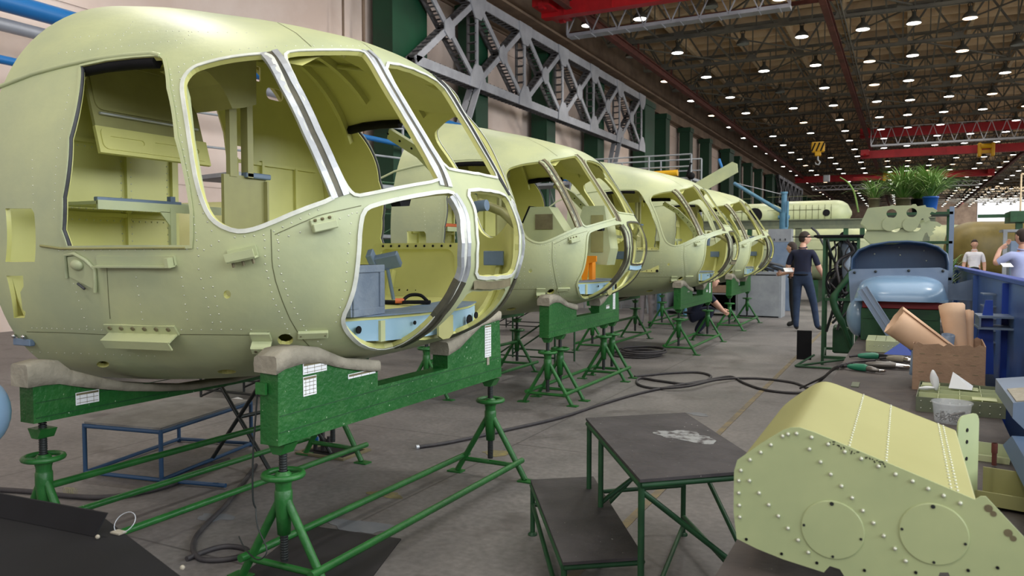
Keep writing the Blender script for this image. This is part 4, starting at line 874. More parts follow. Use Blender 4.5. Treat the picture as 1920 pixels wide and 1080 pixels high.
def cockpit(idx, loc, label):
    t = thing('helicopter_cockpit_section', loc, 0, label, 'aircraft fuselage', 'cockpit sections on green stands')
    o = bpy.data.objects.new('hull', HULL); link(o, t)
    first = idx == 1
    edge = MAT['tape'] if first else MAT['primer']
    # opening edges
    wt = [('win', .015), ('quarter', .012), ('low', .016)]
    for k, wd in wt:
        for lp in (WIN[k], mir(WIN[k])): ribbon('window_edge', lp, wd, edge, t)
    ribbon('window_edge', CEN['c_top'], .014, edge, t); ribbon('window_edge', CEN['c_up'], .015, MAT['tape'] if first else MAT['darkframe'], t)
    for lp in (WIN['door'], mir(WIN['door'])): ribbon('door_frame', lp, .012, MAT['primer'], t)
    # dark curved channel frames of the nose glazing
    s0 = dense([(-.165, .118), (-.142, .078), (-.121, .04), (-.105, 0), (-.121, -.046), (-.152, -.11), (-.183, -.2), (-.192, -.31), (-.18, -.41)], .03, False)
    for sg in (-1, 1):
        lp = [(a * -sg, b) for a, b in s0]
        n = len(lp); k1 = int(n * (.42 if first else .1))
        def chan(name, pts, m, wd, h):
            b = MB(); P3 = [hull_p(*p) for p in pts]; N3 = [hull_n(*p) for p in pts]; vs = []; m_ = len(pts)
            for i in range(m_):
                tt = (P3[min(i + 1, m_ - 1)] - P3[max(0, i - 1)]).normalized(); sd = tt.cross(N3[i]).normalized()
                for q, z in ((-.5, -TH), (.5, -TH), (.5, h), (.18, h), (.1, h * .4), (-.1, h * .4), (-.18, h), (-.5, h)): vs.append(P3[i] + sd * q * wd + N3[i] * z)
            fs = []
            for i in range(m_ - 1):
                for k in range(8): fs.append((i * 8 + k, i * 8 + (k + 1) % 8, i * 8 + 8 + (k + 1) % 8, i * 8 + 8 + k))
            b.add(vs, fs, 0); b.build(name, m, t)
        chan('nose_post', lp[:k1 + 1], MAT['silver'] if first else MAT['darkframe'], .055, .010)
        chan('nose_frame', lp[k1:], MAT['darkframe'], .060, .010)
        if not first: pass
    b = MB(); vs = []
    cu, cl_ = CH['c_up'], CH['c_low']; hf = [((cu[i][0] + cl_[j][0]) / 2, (cu[i][1] + cl_[j][1]) / 2) for i, j in ((8, 2), (9, 1), (10, 0))]
    hf = [(hf[0][0] * 1.12, hf[0][1] * 1.0)] + hf; arc = hf + [(-a, c) for a, c in reversed(hf[:-1])]
    P3 = [hull_p(*p) for p in arc]; N3 = [hull_n(*p) for p in arc]
    for p, q in zip(P3, N3):
        for zz, h in ((-.022, -.02), (.022, -.02), (.022, .008), (-.022, .008)): vs.append(p + Vector((0, 0, zz)) + q * h)
    b.add(vs, [(i * 4 + k, i * 4 + (k + 1) % 4, i * 4 + 4 + (k + 1) % 4, i * 4 + 4 + k) for i in range(len(arc) - 1) for k in range(4)], 0)
    b.build('nose_crossbar', MAT['blueprimer'] if idx == 2 else MAT['brownframe'], t)
    # upper posts
    PA = [(-.417, .396), (-.415, .37), (-.413, .30), (-.402, .20), (-.389, .13), (-.379, .080)]
    ct = CH['c_top']; PB = [(-.172, .478)] + [((a + q[0]) / 2, (b_ + q[1]) / 2) for (a, b_), q in (((-.188, .469), ct[3]), ((-.196, .430), ct[4]), ((-.205, .35), ct[5]), ((-.204, .25), ct[6]), ((-.198, .185), ct[7]))] + [(-.178, .145)]
    fl_ = lambda p_: [(-a, c) for a, c in p_]
    near_m = MAT['silver'] if first else MAT['brownframe']; gap = MAT['darkframe']
    post('windshield_post', PA, t, near_m, gap, .080); post('windshield_post', PB, t, near_m, gap, .072)
    post('windshield_post', fl_(PB), t, MAT['rubber'], gap, .062); post('windshield_post', fl_(PA), t, MAT['rubber'], gap, .062)
    # far-side door pillar, perforated, seen from inside; near one too
    for sg in (1, -1):
        b = MB(); cl = [(.588, .40), (.600, .30), (.612, .18), (.608, .08), (.598, .0), (.590, -.06)] if sg < 0 else [(.660, .43), (.650, .32), (.635, .19), (.612, .08), (.598, .0), (.588, -.06)]; wp = .06 if sg < 0 else .085
        P3 = [hull_p(sg * a, c, -TH - .012) for a, c in cl]; N3 = [hull_n(sg * a, c) for a, c in cl]; vs = []
        for i in range(6):
            tt = (P3[min(i + 1, 5)] - P3[max(0, i - 1)]).normalized(); sd = tt.cross(N3[i]).normalized()
            for q, z in ((-.5, -.012), (.5, -.012), (.5, .012), (-.5, .012)): vs.append(P3[i] + sd * q * wp + N3[i] * z)
        b.add(vs, [(0, 1, 2, 3), (23, 22, 21, 20)] + [(i * 4 + k, i * 4 + (k + 1) % 4, i * 4 + 4 + (k + 1) % 4, i * 4 + 4 + k) for i in range(5) for k in range(4)], 0)
        for i in range(14):
            q = i / 13 * 4.98; j = int(q); f_ = q - j
            p = P3[j].lerp(P3[j + 1], f_); nn = N3[j].lerp(N3[j + 1], f_).normalized()
            b.cyl(p - nn * .0135, p - nn * .0115, .009, seg=8, mat=1, smooth=False)
        b.build('door_pillar', [MAT['primer'], MAT['black']], t)
    # black door seal along the rear edge of the door
    for sg in (1, -1):
        lp = [(sg * a, c) for a, c in [WIN['door'][i] for i in range(6)]]
        b = MB(); P3 = [hull_p(*p, -.006) for p in dense(lp, .03, False)]
        b.tube(P3, .010, 8); b.build('door_seal', MAT['rubber'], t)
        b = MB(); P3 = [hull_p(sg * a, c, -.03) for a, c in dense([(.731, .494), (.687, .487), (.644, .469), (.605, .446)], .03, False)]
        b.tube(P3, .03, 6); b.build('door_track', MAT['black'], t)
    # roof cowl lip above the door
    for sg in (1, -1):
        lp = dense([(.995, .40), (.93, .47), (.87, .505), (.80, .513), (.735, .508), (.69, .500), (.645, .482), (.603, .458), (.594, .44)], .03, False)
        b = MB(); b.tube([hull_p(sg * a, c, .004) for a, c in lp], .011, 8); b.build('cowl_lip', MAT['primer'], t)
    # sill angle under the door
    for sg in (-1,):
        b = MB(); P3 = [hull_p(-a, c, .004) for a, c in dense([(.884, -.110), (.846, -.112), (.73, -.088), (.618, -.064)], .03, False)]
        b.tube(P3, .006, 6); b.build('door_sill', MAT['primer_dull'], t)
    # frames inside
    pi_ = MAT['primer_in']
    rib_ring(.49, .05, pi_, t, .03, ((100, 260),)); rib_ring(1.02, .045, pi_, t, .03, ((-50, 50), (115, 245)))
    rib_ring(1.45, .05, pi_, t, .03, ((-45, 45), (105, 255))); rib_ring(1.75, .05, pi_, t, .03, ((-60, 60), (105, 255)))
    b = MB(); vs = []; NA, ND = 14, 5
    for i in range(ND + 1):
        s_ = math.sqrt((.61 + .50 * i / ND) / DL)
        for j in range(NA + 1):
            p_ = R(-44 + 88 * j / NA); vs.append(hull_p(s_ * math.sin(p_), s_ * math.cos(p_), -TH - .012 - .05 * min(1, i / 2)))
    b.add(vs, [(i * (NA + 1) + j, i * (NA + 1) + j + 1, (i + 1) * (NA + 1) + j + 1, (i + 1) * (NA + 1) + j) for i in range(ND) for j in range(NA)], 0, True)
    b.build('headliner', pi_, t)
    rib_ring(2.2, .06, pi_, t, .03)
    b = MB()
    for y in (-.55, -.18, .2, .57):
        pts = []
        for i in range(10):
            d = .6 + 1.5 * i / 9; s_ = math.sqrt(d / DL); a = s_ * y * .8; pts.append(hull_p(a, math.sqrt(max(s_ * s_ - a * a, 0)), -TH - .02))
        b.tube(pts, .014, 5)
    b.build('roof_stringer', pi_, t)
    # rear bulkhead with a doorway
    arch = [(.235, 1.2), (.235, 2.05), (.21, 2.22), (.15, 2.38), (.06, 2.47), (-.03, 2.50), (-.12, 2.45), (-.15, 2.3), (-.15, 1.2)]
    outl = section_outline(2.1, .026)
    b = MB(); b.plate(outl, [arch, rrect(.30, 1.95, .38, 2.15, .02), rrect(.58, 2.50, .74, 2.58, .035), rrect(.44, 2.60, .53, 2.70, .01)], -2.112, -2.10, 'x')
    for y in [-.98 + .04 * i for i in range(20)]:
        for z in (1.38, 1.63, 1.69, 2.02): b.ball((-2.099, y, z), .0045, 6, 4, 1)
    for z in [1.2 + .04 * i for i in range(20)]:
        for y in (-.92, -.53, -.47, -.23): b.ball((-2.099, y, z), .0045, 6, 4, 1)
    b.build('rear_bulkhead', [pi_, MAT['rivet']], t)
    for z in (1.35, 1.66, 2.05):
        for yc, w_ in ((-.60, .82), (.66, .78)): b = MB(); b.box((-2.09, yc, z), (.02, w_, .022)); b.build('stiffener', pi_, t)
    for y in (-.90, -.50, -.20, .29, .52, .84): b = MB(); b.box((-2.088, y, 1.62 if abs(y) < .8 else 1.6), (.024, .022, .9)); b.build('stiffener', pi_, t)
    # shelf with bracket behind the door
    b = MB(); b.box((-1.88, -.57, 1.70), (.34, .76, .016)); b.box((-1.71, -.57, 1.69), (.012, .76, .045)); b.box((-1.71, -.52, 1.44), (.02, .035, .5)); b.prism([(-.60, 1.67), (-.505, 1.67), (-.505, 1.56)], -1.712, -1.704, 'x')
    b.build('shelf', MAT['primer'], t)
    if first:
        b = MB(); b.box((-1.78, -.66, 1.722), (.03, .5, .02), bev=.003); b.box((-1.80, -.45, 1.735), (.03, .03, .05)); b.build('blue_rail', MAT['bluegrey'], t)
        b = MB(); b.box((-1.84, -.38, 1.718), (.05, .34, .02)); b.build('loose_strip', MAT['primer'], t)
    # tilted hinged panel above
    Mx = Matrix.Translation((-1.86, -.56, 2.28)) @ Matrix.Rotation(R(-16), 4, 'Y')
    b = MB(); b.box((0, 0, 0), (.02, .66, .42), M=Mx); b.plate(rrect(-.31, -.12, .31, .17, .04), [rrect(-.29, -.10, .29, .15, .03)], .010, .018, 'x', 0, Mx)
    b.build('hinged_panel', MAT['primer_dull'], t)
    b = MB(); b.cyl((0.02, -.30, -.14), (0.02, .30, -.14), .008, seg=8, M=Mx)
    b.build('hinge', MAT['silver'], t)
    b = MB(); b.box((.01, 0, -.28), (.02, .68, .14), M=Mx); b.plate(rrect(-.32, -.33, .32, -.22, .03), [rrect(-.28, -.29, -.08, -.26, .014), rrect(-.02, -.29, .27, -.26, .014)], .02, .026, 'x', 0, Mx); b.build('lower_panel', pi_, t)
    # partition beside the pilot's seat, posts and ceiling box
    b = MB(); b.box((-1.42, -.29, 1.51), (.02, .30, .72)); b.box((-1.40, -.15, 1.5), (.03, .012, .70)); b.box((-1.42, -.375, 2.12), (.03, .05, .52)); b.box((-1.41, -.275, 2.20), (.05, .04, .68))
    b.build('partition', MAT['primer_dull'], t)
    b = MB(); b.box((-1.41, -.21, 1.875), (.05, .18, .03), bev=.006); b.build('partition_cap', MAT['bluegrey'], t)
    b = MB()
    prof2 = [(q.y - 3.4, q.z) for q in (at(x_, y_, X=-3.2) for x_, y_ in ((352, 126), (375, 139), (395, 160), (408, 182), (419, 206), (440, 204), (464, 198), (464, 116), (430, 112), (390, 116)))]
    b.prism(prof2, -1.62, -1.35, 'x'); b.build('ceiling_duct', MAT['primer_dull'], t)
    # floor and nose structure
    fl = [(-.52, -.66), (-.42, -.40), (-.37, -.15), (-.37, .15), (-.42, .40), (-.52, .66), (-.75, .92), (-1.05, 1.02), (-2.09, 1.05), (-2.09, -1.05), (-1.05, -1.02), (-.75, -.92)]
    b = MB(); b.prism(fl, 1.14, 1.155, 'z'); b.build('cabin_floor', pi_, t)
    fl2 = [(-.50, -.64), (-.40, -.40), (-.345, -.15), (-.345, .15), (-.40, .40), (-.50, .64), (-.72, .64), (-.60, 0), (-.66, -.64)]
    b = MB(); b.prism(fl2, 1.156, 1.162, 'z')
    b.build('floor_plate', MAT['bluegrey'], t)
    b = MB()
    webs = [(-.62, -.50), (-.40, -.41), (-.15, -.365), (.15, -.365), (.40, -.41), (.62, -.50)]
    for (ya, xa), (yb, xb) in zip(webs[:-1], webs[1:]):
        zb = lambda y, x: (fZ(math.sqrt(-x / DL)) - (fZ(math.sqrt(-x / DL)) - fB(math.sqrt(-x / DL))) * max(.05, 1 - (abs(y) / fW(math.sqrt(-x / DL))) ** 2.6) ** (1 / 2.6)) + .02
        za, zc_ = zb(ya, xa - .02), zb(yb, xb - .02)
        b.add([(xa, ya, 1.14), (xb, yb, 1.14), (xb, yb, zc_), (xa, ya, za), (xa - .012, ya, 1.14), (xb - .012, yb, 1.14), (xb - .012, yb, zc_), (xa - .012, ya, za)],
              [(0, 1, 2, 3), (7, 6, 5, 4), (0, 4, 5, 1), (3, 2, 6, 7), (0, 3, 7, 4), (1, 5, 6, 2)], 0)
    b.build('nose_web', MAT['blueprimer'], t)
    b = MB(); b.box((-.425, -.40, 1.085), (.03, .07, .10)); b.build('web_gusset', MAT['primer'], t)
    for y, x, z, r_ in ((-.55, -.455, 1.10, .018), (-.22, -.368, 1.11, .010), (.33, -.375, 1.08, .03), (.05, -.352, 1.10, .012), (.52, -.44, 1.09, .02)):
        b = MB(); b.cyl((x + .002, y, z), (x + .008, y, z), r_, seg=12, smooth=False); b.build('web_hole', MAT['black'], t)
    # far-side inner panels, duct, boxes
    for sg in ((1, -1) if not first else (1,)):
        b = MB()
        outer = rrect(-1.62, 1.17, -.86, 1.52, .05); inner = rrect(-1.56, 1.21, -.93, 1.48, .07)
        ys = 1.10 * sg
        b.plate(outer, [inner], min(ys, ys + .02), max(ys, ys + .02), 'y')
        for i in range(9): b.ball((-1.52 + .07 * i, ys - .004 * sg, 1.50), .009, 6, 4, 1); b.ball((-1.52 + .07 * i, ys - .004 * sg, 1.19), .009, 6, 4, 1)
        b.cyl((-.80, ys - .005, 1.50), (-.80, ys, 1.50), .03, seg=14, mat=1); b.cyl((-.88, ys - .005, 1.19), (-.88, ys, 1.19), .02, seg=12, mat=1)
        b.build('side_frame', [pi_, MAT['black']], t)
    if idx in (1, 3, 4):
        b = MB(); b.tube([(-.46, .70, 1.74), (-.53, .70, 1.735), (-.57, .70, 1.70), (-.58, .70, 1.62), (-.58, .70, 1.56)], .034, 14, 0, cap=True); b.cyl((-.58, .70, 1.561), (-.58, .70, 1.555), .028, seg=14, mat=1)
        b.build('air_duct', [MAT['bluegrey'], MAT['black']], t)
    b = MB(); b.tube([(-.22, .66, 1.60), (-.40, .80, 1.70), (-.62, .90, 1.77)], .03, 8); b.build('duct_rail', MAT['primer_dull'], t)
    b = MB(); b.box((-.50, .86, 1.42), (.14, .02, .09), bev=.004); b.build('blue_plate', MAT['bluegrey'], t)
    # outside fittings
    def bracket(c0, c1, kind):
        M, L = frame_at(c0, c1); b = MB()
        if kind == 'rail':
            b.box((0, .006, 0), (L, .012, .045)); b.box((0, .022, -.02), (L, .04, .006)); b.box((L / 2 - .012, .03, -.002), (.02, .03, .04))
        elif kind == 'channel':
            b.box((0, .004, .022), (L, .008, .05)); b.box((0, .035, .0), (L * .97, .06, .006)); b.box((0, .064, -.018), (L * .94, .007, .045))
            for i in range(6): b.cyl((-L * .42 + L * .165 * i, .008, .030), (-L * .42 + L * .165 * i, .014, .030), .010, seg=10, mat=1)
        elif kind == 'tilt':
            b.box((0, .006, .0), (L, .012, .05)); b.box((0, .03, -.02), (L, .05, .008)); b.box((0, .052, -.004), (L, .006, .04))
            for i in range(3): b.cyl((-L * .35 + L * .35 * i, .03, -.024), (-L * .35 + L * .35 * i, .03, -.045), .006, seg=8, mat=1)
        elif kind == 'block':
            b.box((0, .010, .012), (L, .02, .045), bev=.004); b.box((0, .032, -.005), (L, .045, .035), bev=.004)
            for i in range(3): b.cyl((-L * .3 + L * .3 * i, .02, .024), (-L * .3 + L * .3 * i, .024, .03), .007, seg=8, mat=1)
        elif kind == 'hinge':
            b.box((0, .006, .02), (L, .012, .05)); b.box((0, .028, -.008), (L, .045, .007)); b.box((0, .05, -.022), (L * .95, .007, .035))
            for i in (-1, 1): b.cyl((L * .25 * i, .054, -.022), (L * .25 * i, .056, -.022), .007, seg=8, mat=1)
        elif kind == 'plate':
            b.box((0, .008, 0), (L, .016, .042), bev=.003)
            for i in (-1, 1): b.cyl((L * .4 * i, .017, .0), (L * .4 * i, .018, .0), .004, seg=8, mat=1)
        for v in b.v: pass
        vs = [tuple(M @ Vector(v)) for v in b.v]; b.v = vs
        b.build('mounting_bracket', [MAT['primer'], MAT['brownframe']], t)
    if first:
        bracket((-.7747, -.1349), (-.6344, -.0985), 'rail'); bracket((-.7268, -.3645), (-.6144, -.302), 'channel'); bracket((-.5467, -.0682), (-.5035, -.0478), 'tilt')
    bracket((-.4238, .0122), (-.3898, .0273), 'block'); bracket((-.503, -.2698), (-.4734, -.261), 'hinge'); bracket((-.4366, -.2356), (-.3918, -.2256), 'plate')
    # round scoop fitting
    if first:
        M, L = frame_at((-.8373, -.1712), (-.7736, -.1525)); b = MB()
        b.tube([M @ Vector(p) for p in ((-.11, .006, -.05), (-.085, .006, .055), (-.02, .006, .06), (.05, .006, .03), (.10, .006, -.01), (.085, .006, -.07), (.07, .006, -.115))], .009, 6)
        b.prism([(-.09, -.045), (-.075, .045), (-.02, .05), (.045, .02), (.09, -.01), (.06, -.10)], .001, .006, 'y', 0, M)
        b.ball((-.01, .012, .01), .04, 12, 8, 0, (1.0, .45, .62), M)
        b.build('scoop_fitting', MAT['primer'], t)
        b = MB(); b.cyl((-.03, .012, -.075), (.01, .012, -.10), .006, M=M, seg=8); b.build('latch', MAT['rubber'], t)
    if first:
        # lifting lug with rivet balls at the rear
        b = MB(); p = hull_p(-.84, -.52, .01)
        b.box((p.x, p.y, p.z), (.14, .03, .035), bev=.004); b.ball((p.x - .05, p.y - .02, p.z + .03), .012, 10, 6, 1); b.ball((p.x + .03, p.y - .02, p.z + .03), .012, 10, 6, 1); b.build('rear_lug', [MAT['bluegrey'], MAT['chrome']], t)
    # lip bracket under the nose
    b = MB(); b.prism([(-.07, 1.13), (.07, 1.13), (.07, 1.03), (.03, 1.01), (-.03, 1.01), (-.07, 1.03)], -.33, -.318, 'x'); 
    b.build('nose_bracket', MAT['primer_dull'], t)
    # lamp bracket under the windshield band
    b = MB(); q = hull_p(-.275, .105, -.03); b.prism([(q.y - .05, 1.70), (q.y + .05, 1.70), (q.y + .035, 1.665), (q.y - .03, 1.66)], q.x - .03, q.x + .02, 'x'); b.build('band_clip', MAT['black'], t)
    return t
NX = -1.785
FUS = [((NX, 3.4, 0), 'nearest and largest yellow-green cockpit section, with white taped window edges'),
       ((-2.40, 7.62, 0), 'second yellow-green cockpit section from the camera, blue bar across its nose glazing'),
       ((-2.22, 11.75, 0), 'third yellow-green cockpit section from the camera, with dark window posts'),
       ((-2.25, 15.5, 0), 'fourth and farthest yellow-green cockpit section, beside the two workers')]
CK = [cockpit(i + 1, l, s) for i, (l, s) in enumerate(FUS)]
# ================================================================ TRESTLE STANDS
def jack(t, x, y, zt=.645, wheel=.50, hub=.40, spread=.25, m='green', low=.10, legs=True):
    """screw jack: thread, hand wheel, hub, two splayed legs with feet and a cross bar (y fixed)"""
    b = MB(); b.cyl((x, y, low + .02), (x, y, zt), .017, seg=12)
    for i in range(int((zt - low) / .011)):
        b.lathe((x, y, low + .03 + i * .011), [(.017, 0), (.0195, .003), (.017, .006)], 10, cap=False)
    b.build('screw', MAT['screw'], t)
    b = MB(); b.tube([(x + .082 * math.cos(a), y + .082 * math.sin(a), wheel) for a in [2 * math.pi * k / 28 for k in range(28)]], .0135, 8, closed=True)
    for k in range(4):
        a = math.pi / 4 + k * math.pi / 2; b.cyl((x + .02 * math.cos(a), y + .02 * math.sin(a), wheel - .012), (x + .08 * math.cos(a), y + .08 * math.sin(a), wheel), .009, seg=6)
    b.lathe((x, y, wheel - .045), [(.022, .06), (.034, .05), (.04, .02), (.034, 0), (.034, -.02)], 16, cap=False)
    b.build('hand_wheel', MAT[m], t)
    b = MB(); b.lathe((x, y, 0), [(.030, hub + .04), (.038, hub + .03), (.038, hub - .02), (.034, hub - .06), (.028, hub - .16), (.0, hub - .16)], 16, cap=False); b.build('hub', MAT[m], t)
    b = MB(); b.prism([(x - .05, zt - .005), (x + .05, zt - .005), (x + .022, zt - .05), (x - .022, zt - .05)], y - .04, y + .04, 'y'); b.build('head_plate', MAT[m], t)
    if legs:
        for s in (-1, 1):
            b = MB(); b.cyl((x + s * .02, y, hub - .01), (x + s * spread, y, .012), .0185, seg=12)
            b.build('leg', MAT[m], t)
            b = MB(); b.box((x + s * (spread + .01), y, .005), (.10, .07, .010)); b.build('foot', MAT[m], t)
        b = MB(); b.cyl((x - spread * .78, y, .095), (x + spread * .78, y, .095), .015, seg=10); b.build('cross_bar', MAT[m], t)

def stand(x, y0, y1, top, felt, label, extras=(), m='green', jacks=None, bars=(-.2, .2), hubbar=False, th=.10, xx=0):
    """top: outline of the timber beam (y, z); felt: list of (y, z, z_top) strips on it"""
    t = thing('trestle_stand', (x, (y0 + y1) / 2, 0), 0, label, 'trestle', 'green jack stands under the cockpit sections')
    c = (y0 + y1) / 2
    b = MB(); b.prism([(p[0] - c, p[1]) for p in top], -th / 2, th / 2, 'x')
    b.build('timber_beam', MAT['greenworn' if m == 'green' else m], t)
    b = MB()
    for zz in (.70, .77): b.beam((th / 2 + .001, y0 - c + .01, zz), (th / 2 + .001, y1 - c - .01, zz + .01), .003, .003)
    b.build('beam_joint', MAT['greendark'], t)
    for strip in felt:
        b = MB(); vs = []; n = len(strip)
        rd = random.Random(len(strip))
        for (y, z, zt) in strip:
            e = .012
            w_ = th / 2 + e
            hh = zt - z
            for dx, dz in ((-w_, 0), (-w_ - .003, hh * .5), (-w_ + .002, hh * .9), (-w_ + .012, hh), (w_ - .012, hh), (w_ - .002, hh * .9), (w_ + .003, hh * .5), (w_, 0)):
                vs.append((dx + rd.uniform(-.003, .003), y - c, z - .004 + dz + rd.uniform(-.003, .003)))
        fs = []
        b.add(vs, [tuple(range(8)), tuple(reversed([(n - 1) * 8 + i for i in range(8)]))], 0, False)
        for i in range(n - 1):
            for k in range(8): fs.append((i * 8 + k, i * 8 + (k + 1) % 8, i * 8 + 8 + (k + 1) % 8, i * 8 + 8 + k))
        b.add(vs, fs, 0, True); b.build('felt_pad', MAT['felt'], t)
    js = jacks or (y0 + .10, y1 - .10)
    for y in js: jack(t, 0, y - c, m=m)
    ya, yb = min(js) - c, max(js) - c
    for s in bars:
        b = MB(); b.cyl((s, ya - .06, .115), (s, yb + .06, .115), .018, seg=12); b.build('side_bar', MAT[m], t)
    if hubbar:
        b = MB(); b.cyl((.0, ya, .36), (.0, yb, .36), .018, seg=12); b.build('tie_bar', MAT[m], t)
    return t
def sheet(t, x, pts, z0, m1='paper', lines=8, tilt=0):
    """paper form stuck on the beam face: grid of ruled dark lines"""
    y0, y1, za, zb = pts
    b = MB(); b.box((x, (y0 + y1) / 2, (za + zb) / 2), (.002, y1 - y0, zb - za)); o = b.build('paper_form', MAT[m1], t)
    b = MB()
    for i in range(lines): b.box((x + .0014, (y0 + y1) / 2, za + (zb - za) * (i + .5) / lines), (.0006, (y1 - y0) * .92, .0022))
    for i in range(3): b.box((x + .0014, y0 + (y1 - y0) * (i + .6) / 3.4, (za + zb) / 2), (.0006, .0015, (zb - za) * .9))
    b.box((x + .0014, (y0 + y1) / 2, zb - .008), (.0007, (y1 - y0) * .95, .010))
    b.build('print', MAT['brownframe'], o)
# outline of the two timber beams of the nearest section
TOPF = [(2.415, .645), (4.43, .65), (4.40, 1.06), (4.36, 1.03), (4.14, 1.015), (3.99, .952), (3.88, .905), (3.765, .883), (3.765, .791), (3.105, .793), (3.105, .873), (2.87, .913), (2.67, .975), (2.55, .98), (2.42, .965)]
FELTF = [[(2.40, .955, 1.03), (2.45, .97, 1.052), (2.55, .978, 1.058), (2.67, .973, 1.04), (2.78, .94, .995), (2.87, .913, .965), (3.0, .89, .945), (3.115, .872, .925)],
         [(3.755, .87, .945), (3.88, .90, .965), (3.99, .948, 1.0), (4.14, 1.01, 1.04), (4.30, 1.02, 1.07), (4.405, 1.03, 1.085)]]
TOPR = [(2.13, .676), (4.35, .676), (4.35, .86), (4.2, .85), (4.0, .80), (3.7, .71), (3.3, .695), (3.0, .70), (2.8, .72), (2.5, .772), (2.38, .80), (2.25, .846), (2.13, .854)]
FELTR = [[(2.10, .85, .955), (2.18, .852, .965), (2.25, .846, .955), (2.31, .825, .905), (2.44, .79, .852), (2.6, .755, .80), (2.8, .72, .758), (3.0, .70, .728), (3.3, .695, .72), (3.7, .71, .73), (4.0, .80, .83), (4.2, .85, .93), (4.36, .86, .96)]]
s1 = stand(-2.37, 2.415, 4.43, TOPF, FELTF, 'green timber nose stand on screw jacks, nearest in the row, with paper forms on it', jacks=(2.495, 4.37))
sheet(s1, .0525, (2.565 - 3.42, 2.72 - 3.42, .925, .975), 0, lines=3); sheet(s1, .0525, (2.565 - 3.42, 2.65 - 3.42, .83, .915), 0, lines=5)
sheet(s1, .0525, (2.87 - 3.42, 3.08 - 3.42, .862, .884), 0, lines=1); sheet(s1, .0525, (4.20 - 3.42, 4.28 - 3.42, .80, 1.0), 0, lines=12)
b = MB(); b.box((.053, 4.24 - 3.42, .775), (.003, .03, .05)); b.build('tag', MAT['felt'], s1)
b = MB(); b.tube(spline([(-.06, 2.41 - 3.42, .86), (-.08, 2.40 - 3.42, .6), (-.075, 2.39 - 3.42, .42), (-.07, 2.40 - 3.42, .37)], 5), .004, 6)
b.tube(spline([(-.07, 2.40 - 3.42, .37), (-.04, 2.38 - 3.42, .30), (.03, 2.36 - 3.42, .22), (0, 2.34 - 3.42, .18), (-.09, 2.36 - 3.42, .20), (-.15, 2.38 - 3.42, .24)], 5), .003, 6); b.build('hook_cord', MAT['screw'], s1)
b = MB(); b.box((-.03, 2.402 - 3.42, .885), (.055, .012, .05), M=None); b.build('end_cleat', MAT['green'], s1)
s2 = stand(-3.57, 2.13, 4.35, TOPR, FELTR, 'green timber rear stand in the left foreground, under the tail end of the nearest section', jacks=(2.20, 4.25), bars=(-.24, .25), hubbar=True)
sheet(s2, .0525, (2.33 - 3.24, 2.45 - 3.24, .725, .785), 0, lines=3)
def sub(pts, dy, z=0): return [tuple([p[0] + dy] + list(p[1:])) for p in pts]
for k, (nx, cy, who) in enumerate(((-2.40, 7.62, 'second'), (-2.22, 11.75, 'third'), (-2.25, 15.5, 'fourth'))):
    dy = cy - 3.4
    xf = nx - .62
    st = stand(xf, 2.415 + dy, 4.43 + dy, sub(TOPF, dy), [sub(f, dy) for f in FELTF], 'green timber nose stand on screw jacks under the %s cockpit section' % who,
          jacks=((2.50 + dy, 2.80 + dy, 4.05 + dy, 4.33 + dy) if k == 0 else None))
    if k < 2: sheet(st, .0525, (4.20 - 3.42, 4.28 - 3.42, .80, 1.0), 0, lines=10); sheet(st, .0525, (3.98 - 3.42, 4.08 - 3.42, .82, .86), 0, lines=3)
    if k == 1: sheet(st, .0525, (2.8 - 3.42, 2.9 - 3.42, .87, .885), 0, lines=1)
    stand(xf - 1.2, 2.13 + dy, 4.35 + dy, sub(TOPR, dy), [sub(f, dy) for f in FELTR], 'green timber rear stand under the tail end of the %s cockpit section' % who, bars=(-.24, .25), hubbar=True)

# ---------------------------------------------------------------- two-step platform
t = thing('step_platform', (-1.2, 3.2, 0), 0, 'low green tube work platform with two worn black plywood steps', 'platform')
O = Vector((-1.2, 3.2, 0))
LOW = [Vector(p) - O for p in ((-1.70, 3.57, .27), (-1.43, 3.77, .27), (-.87, 2.85, .27), (-1.13, 2.66, .27))]
UPP = [Vector(p) - O for p in ((-1.40, 3.58, .62), (-.99, 3.93, .62), (-.43, 3.05, .62), (-.84, 2.69, .62))]
for nm, q in (('lower_step', LOW), ('upper_step', UPP)):
    b = MB(); b.add([tuple(p) for p in q] + [(p.x, p.y, p.z + .012) for p in q], [(3, 2, 1, 0), (4, 5, 6, 7), (0, 1, 5, 4), (1, 2, 6, 5), (2, 3, 7, 6), (3, 0, 4, 7)], 0); o = b.build(nm, MAT['platform'], t)
    b = MB(); ins = [p * .97 + (sum(q, Vector()) / 4) * .03 for p in q]
    for i in range(4): b.cyl(ins[i] + Vector((0, 0, -.014)), ins[(i + 1) % 4] + Vector((0, 0, -.014)), .013, seg=8)
    b.build('step_rim', MAT['greendark'], t)
mat('spill', sr(140, 142, 142), .6, 0, sr(60, 54, 56), 22, 6, thr=(.45, .62))
b = MB(); b.prism(blot(-.86 + 1.2, 3.42 - 3.2, .13, 'x', 11, .75), .6322, .6330); b.build('paint_spill', MAT['spill'], t)
ft = lambda p: Vector((p.x, p.y, 0))
def leg(p, top, name='leg', foot=True):
    b = MB(); b.cyl((p.x, p.y, 0.004), (p.x, p.y, top), .013, seg=8)
    if foot: b.lathe((p.x, p.y, 0), [(.024, 0), (.024, .008), (.013, .016)], 12)
    b.build(name, MAT['greendark'], t)
UI = [p * .95 + (sum(UPP, Vector()) / 4) * .05 for p in UPP]; LI = [p * .95 + (sum(LOW, Vector()) / 4) * .05 for p in LOW]
for p in UI: leg(p, .60)
leg(LI[0], .255); leg(LI[3], .255)
mid = UI[0].lerp(UI[3], .28)
leg(mid, .60, 'post', False)
b = MB()
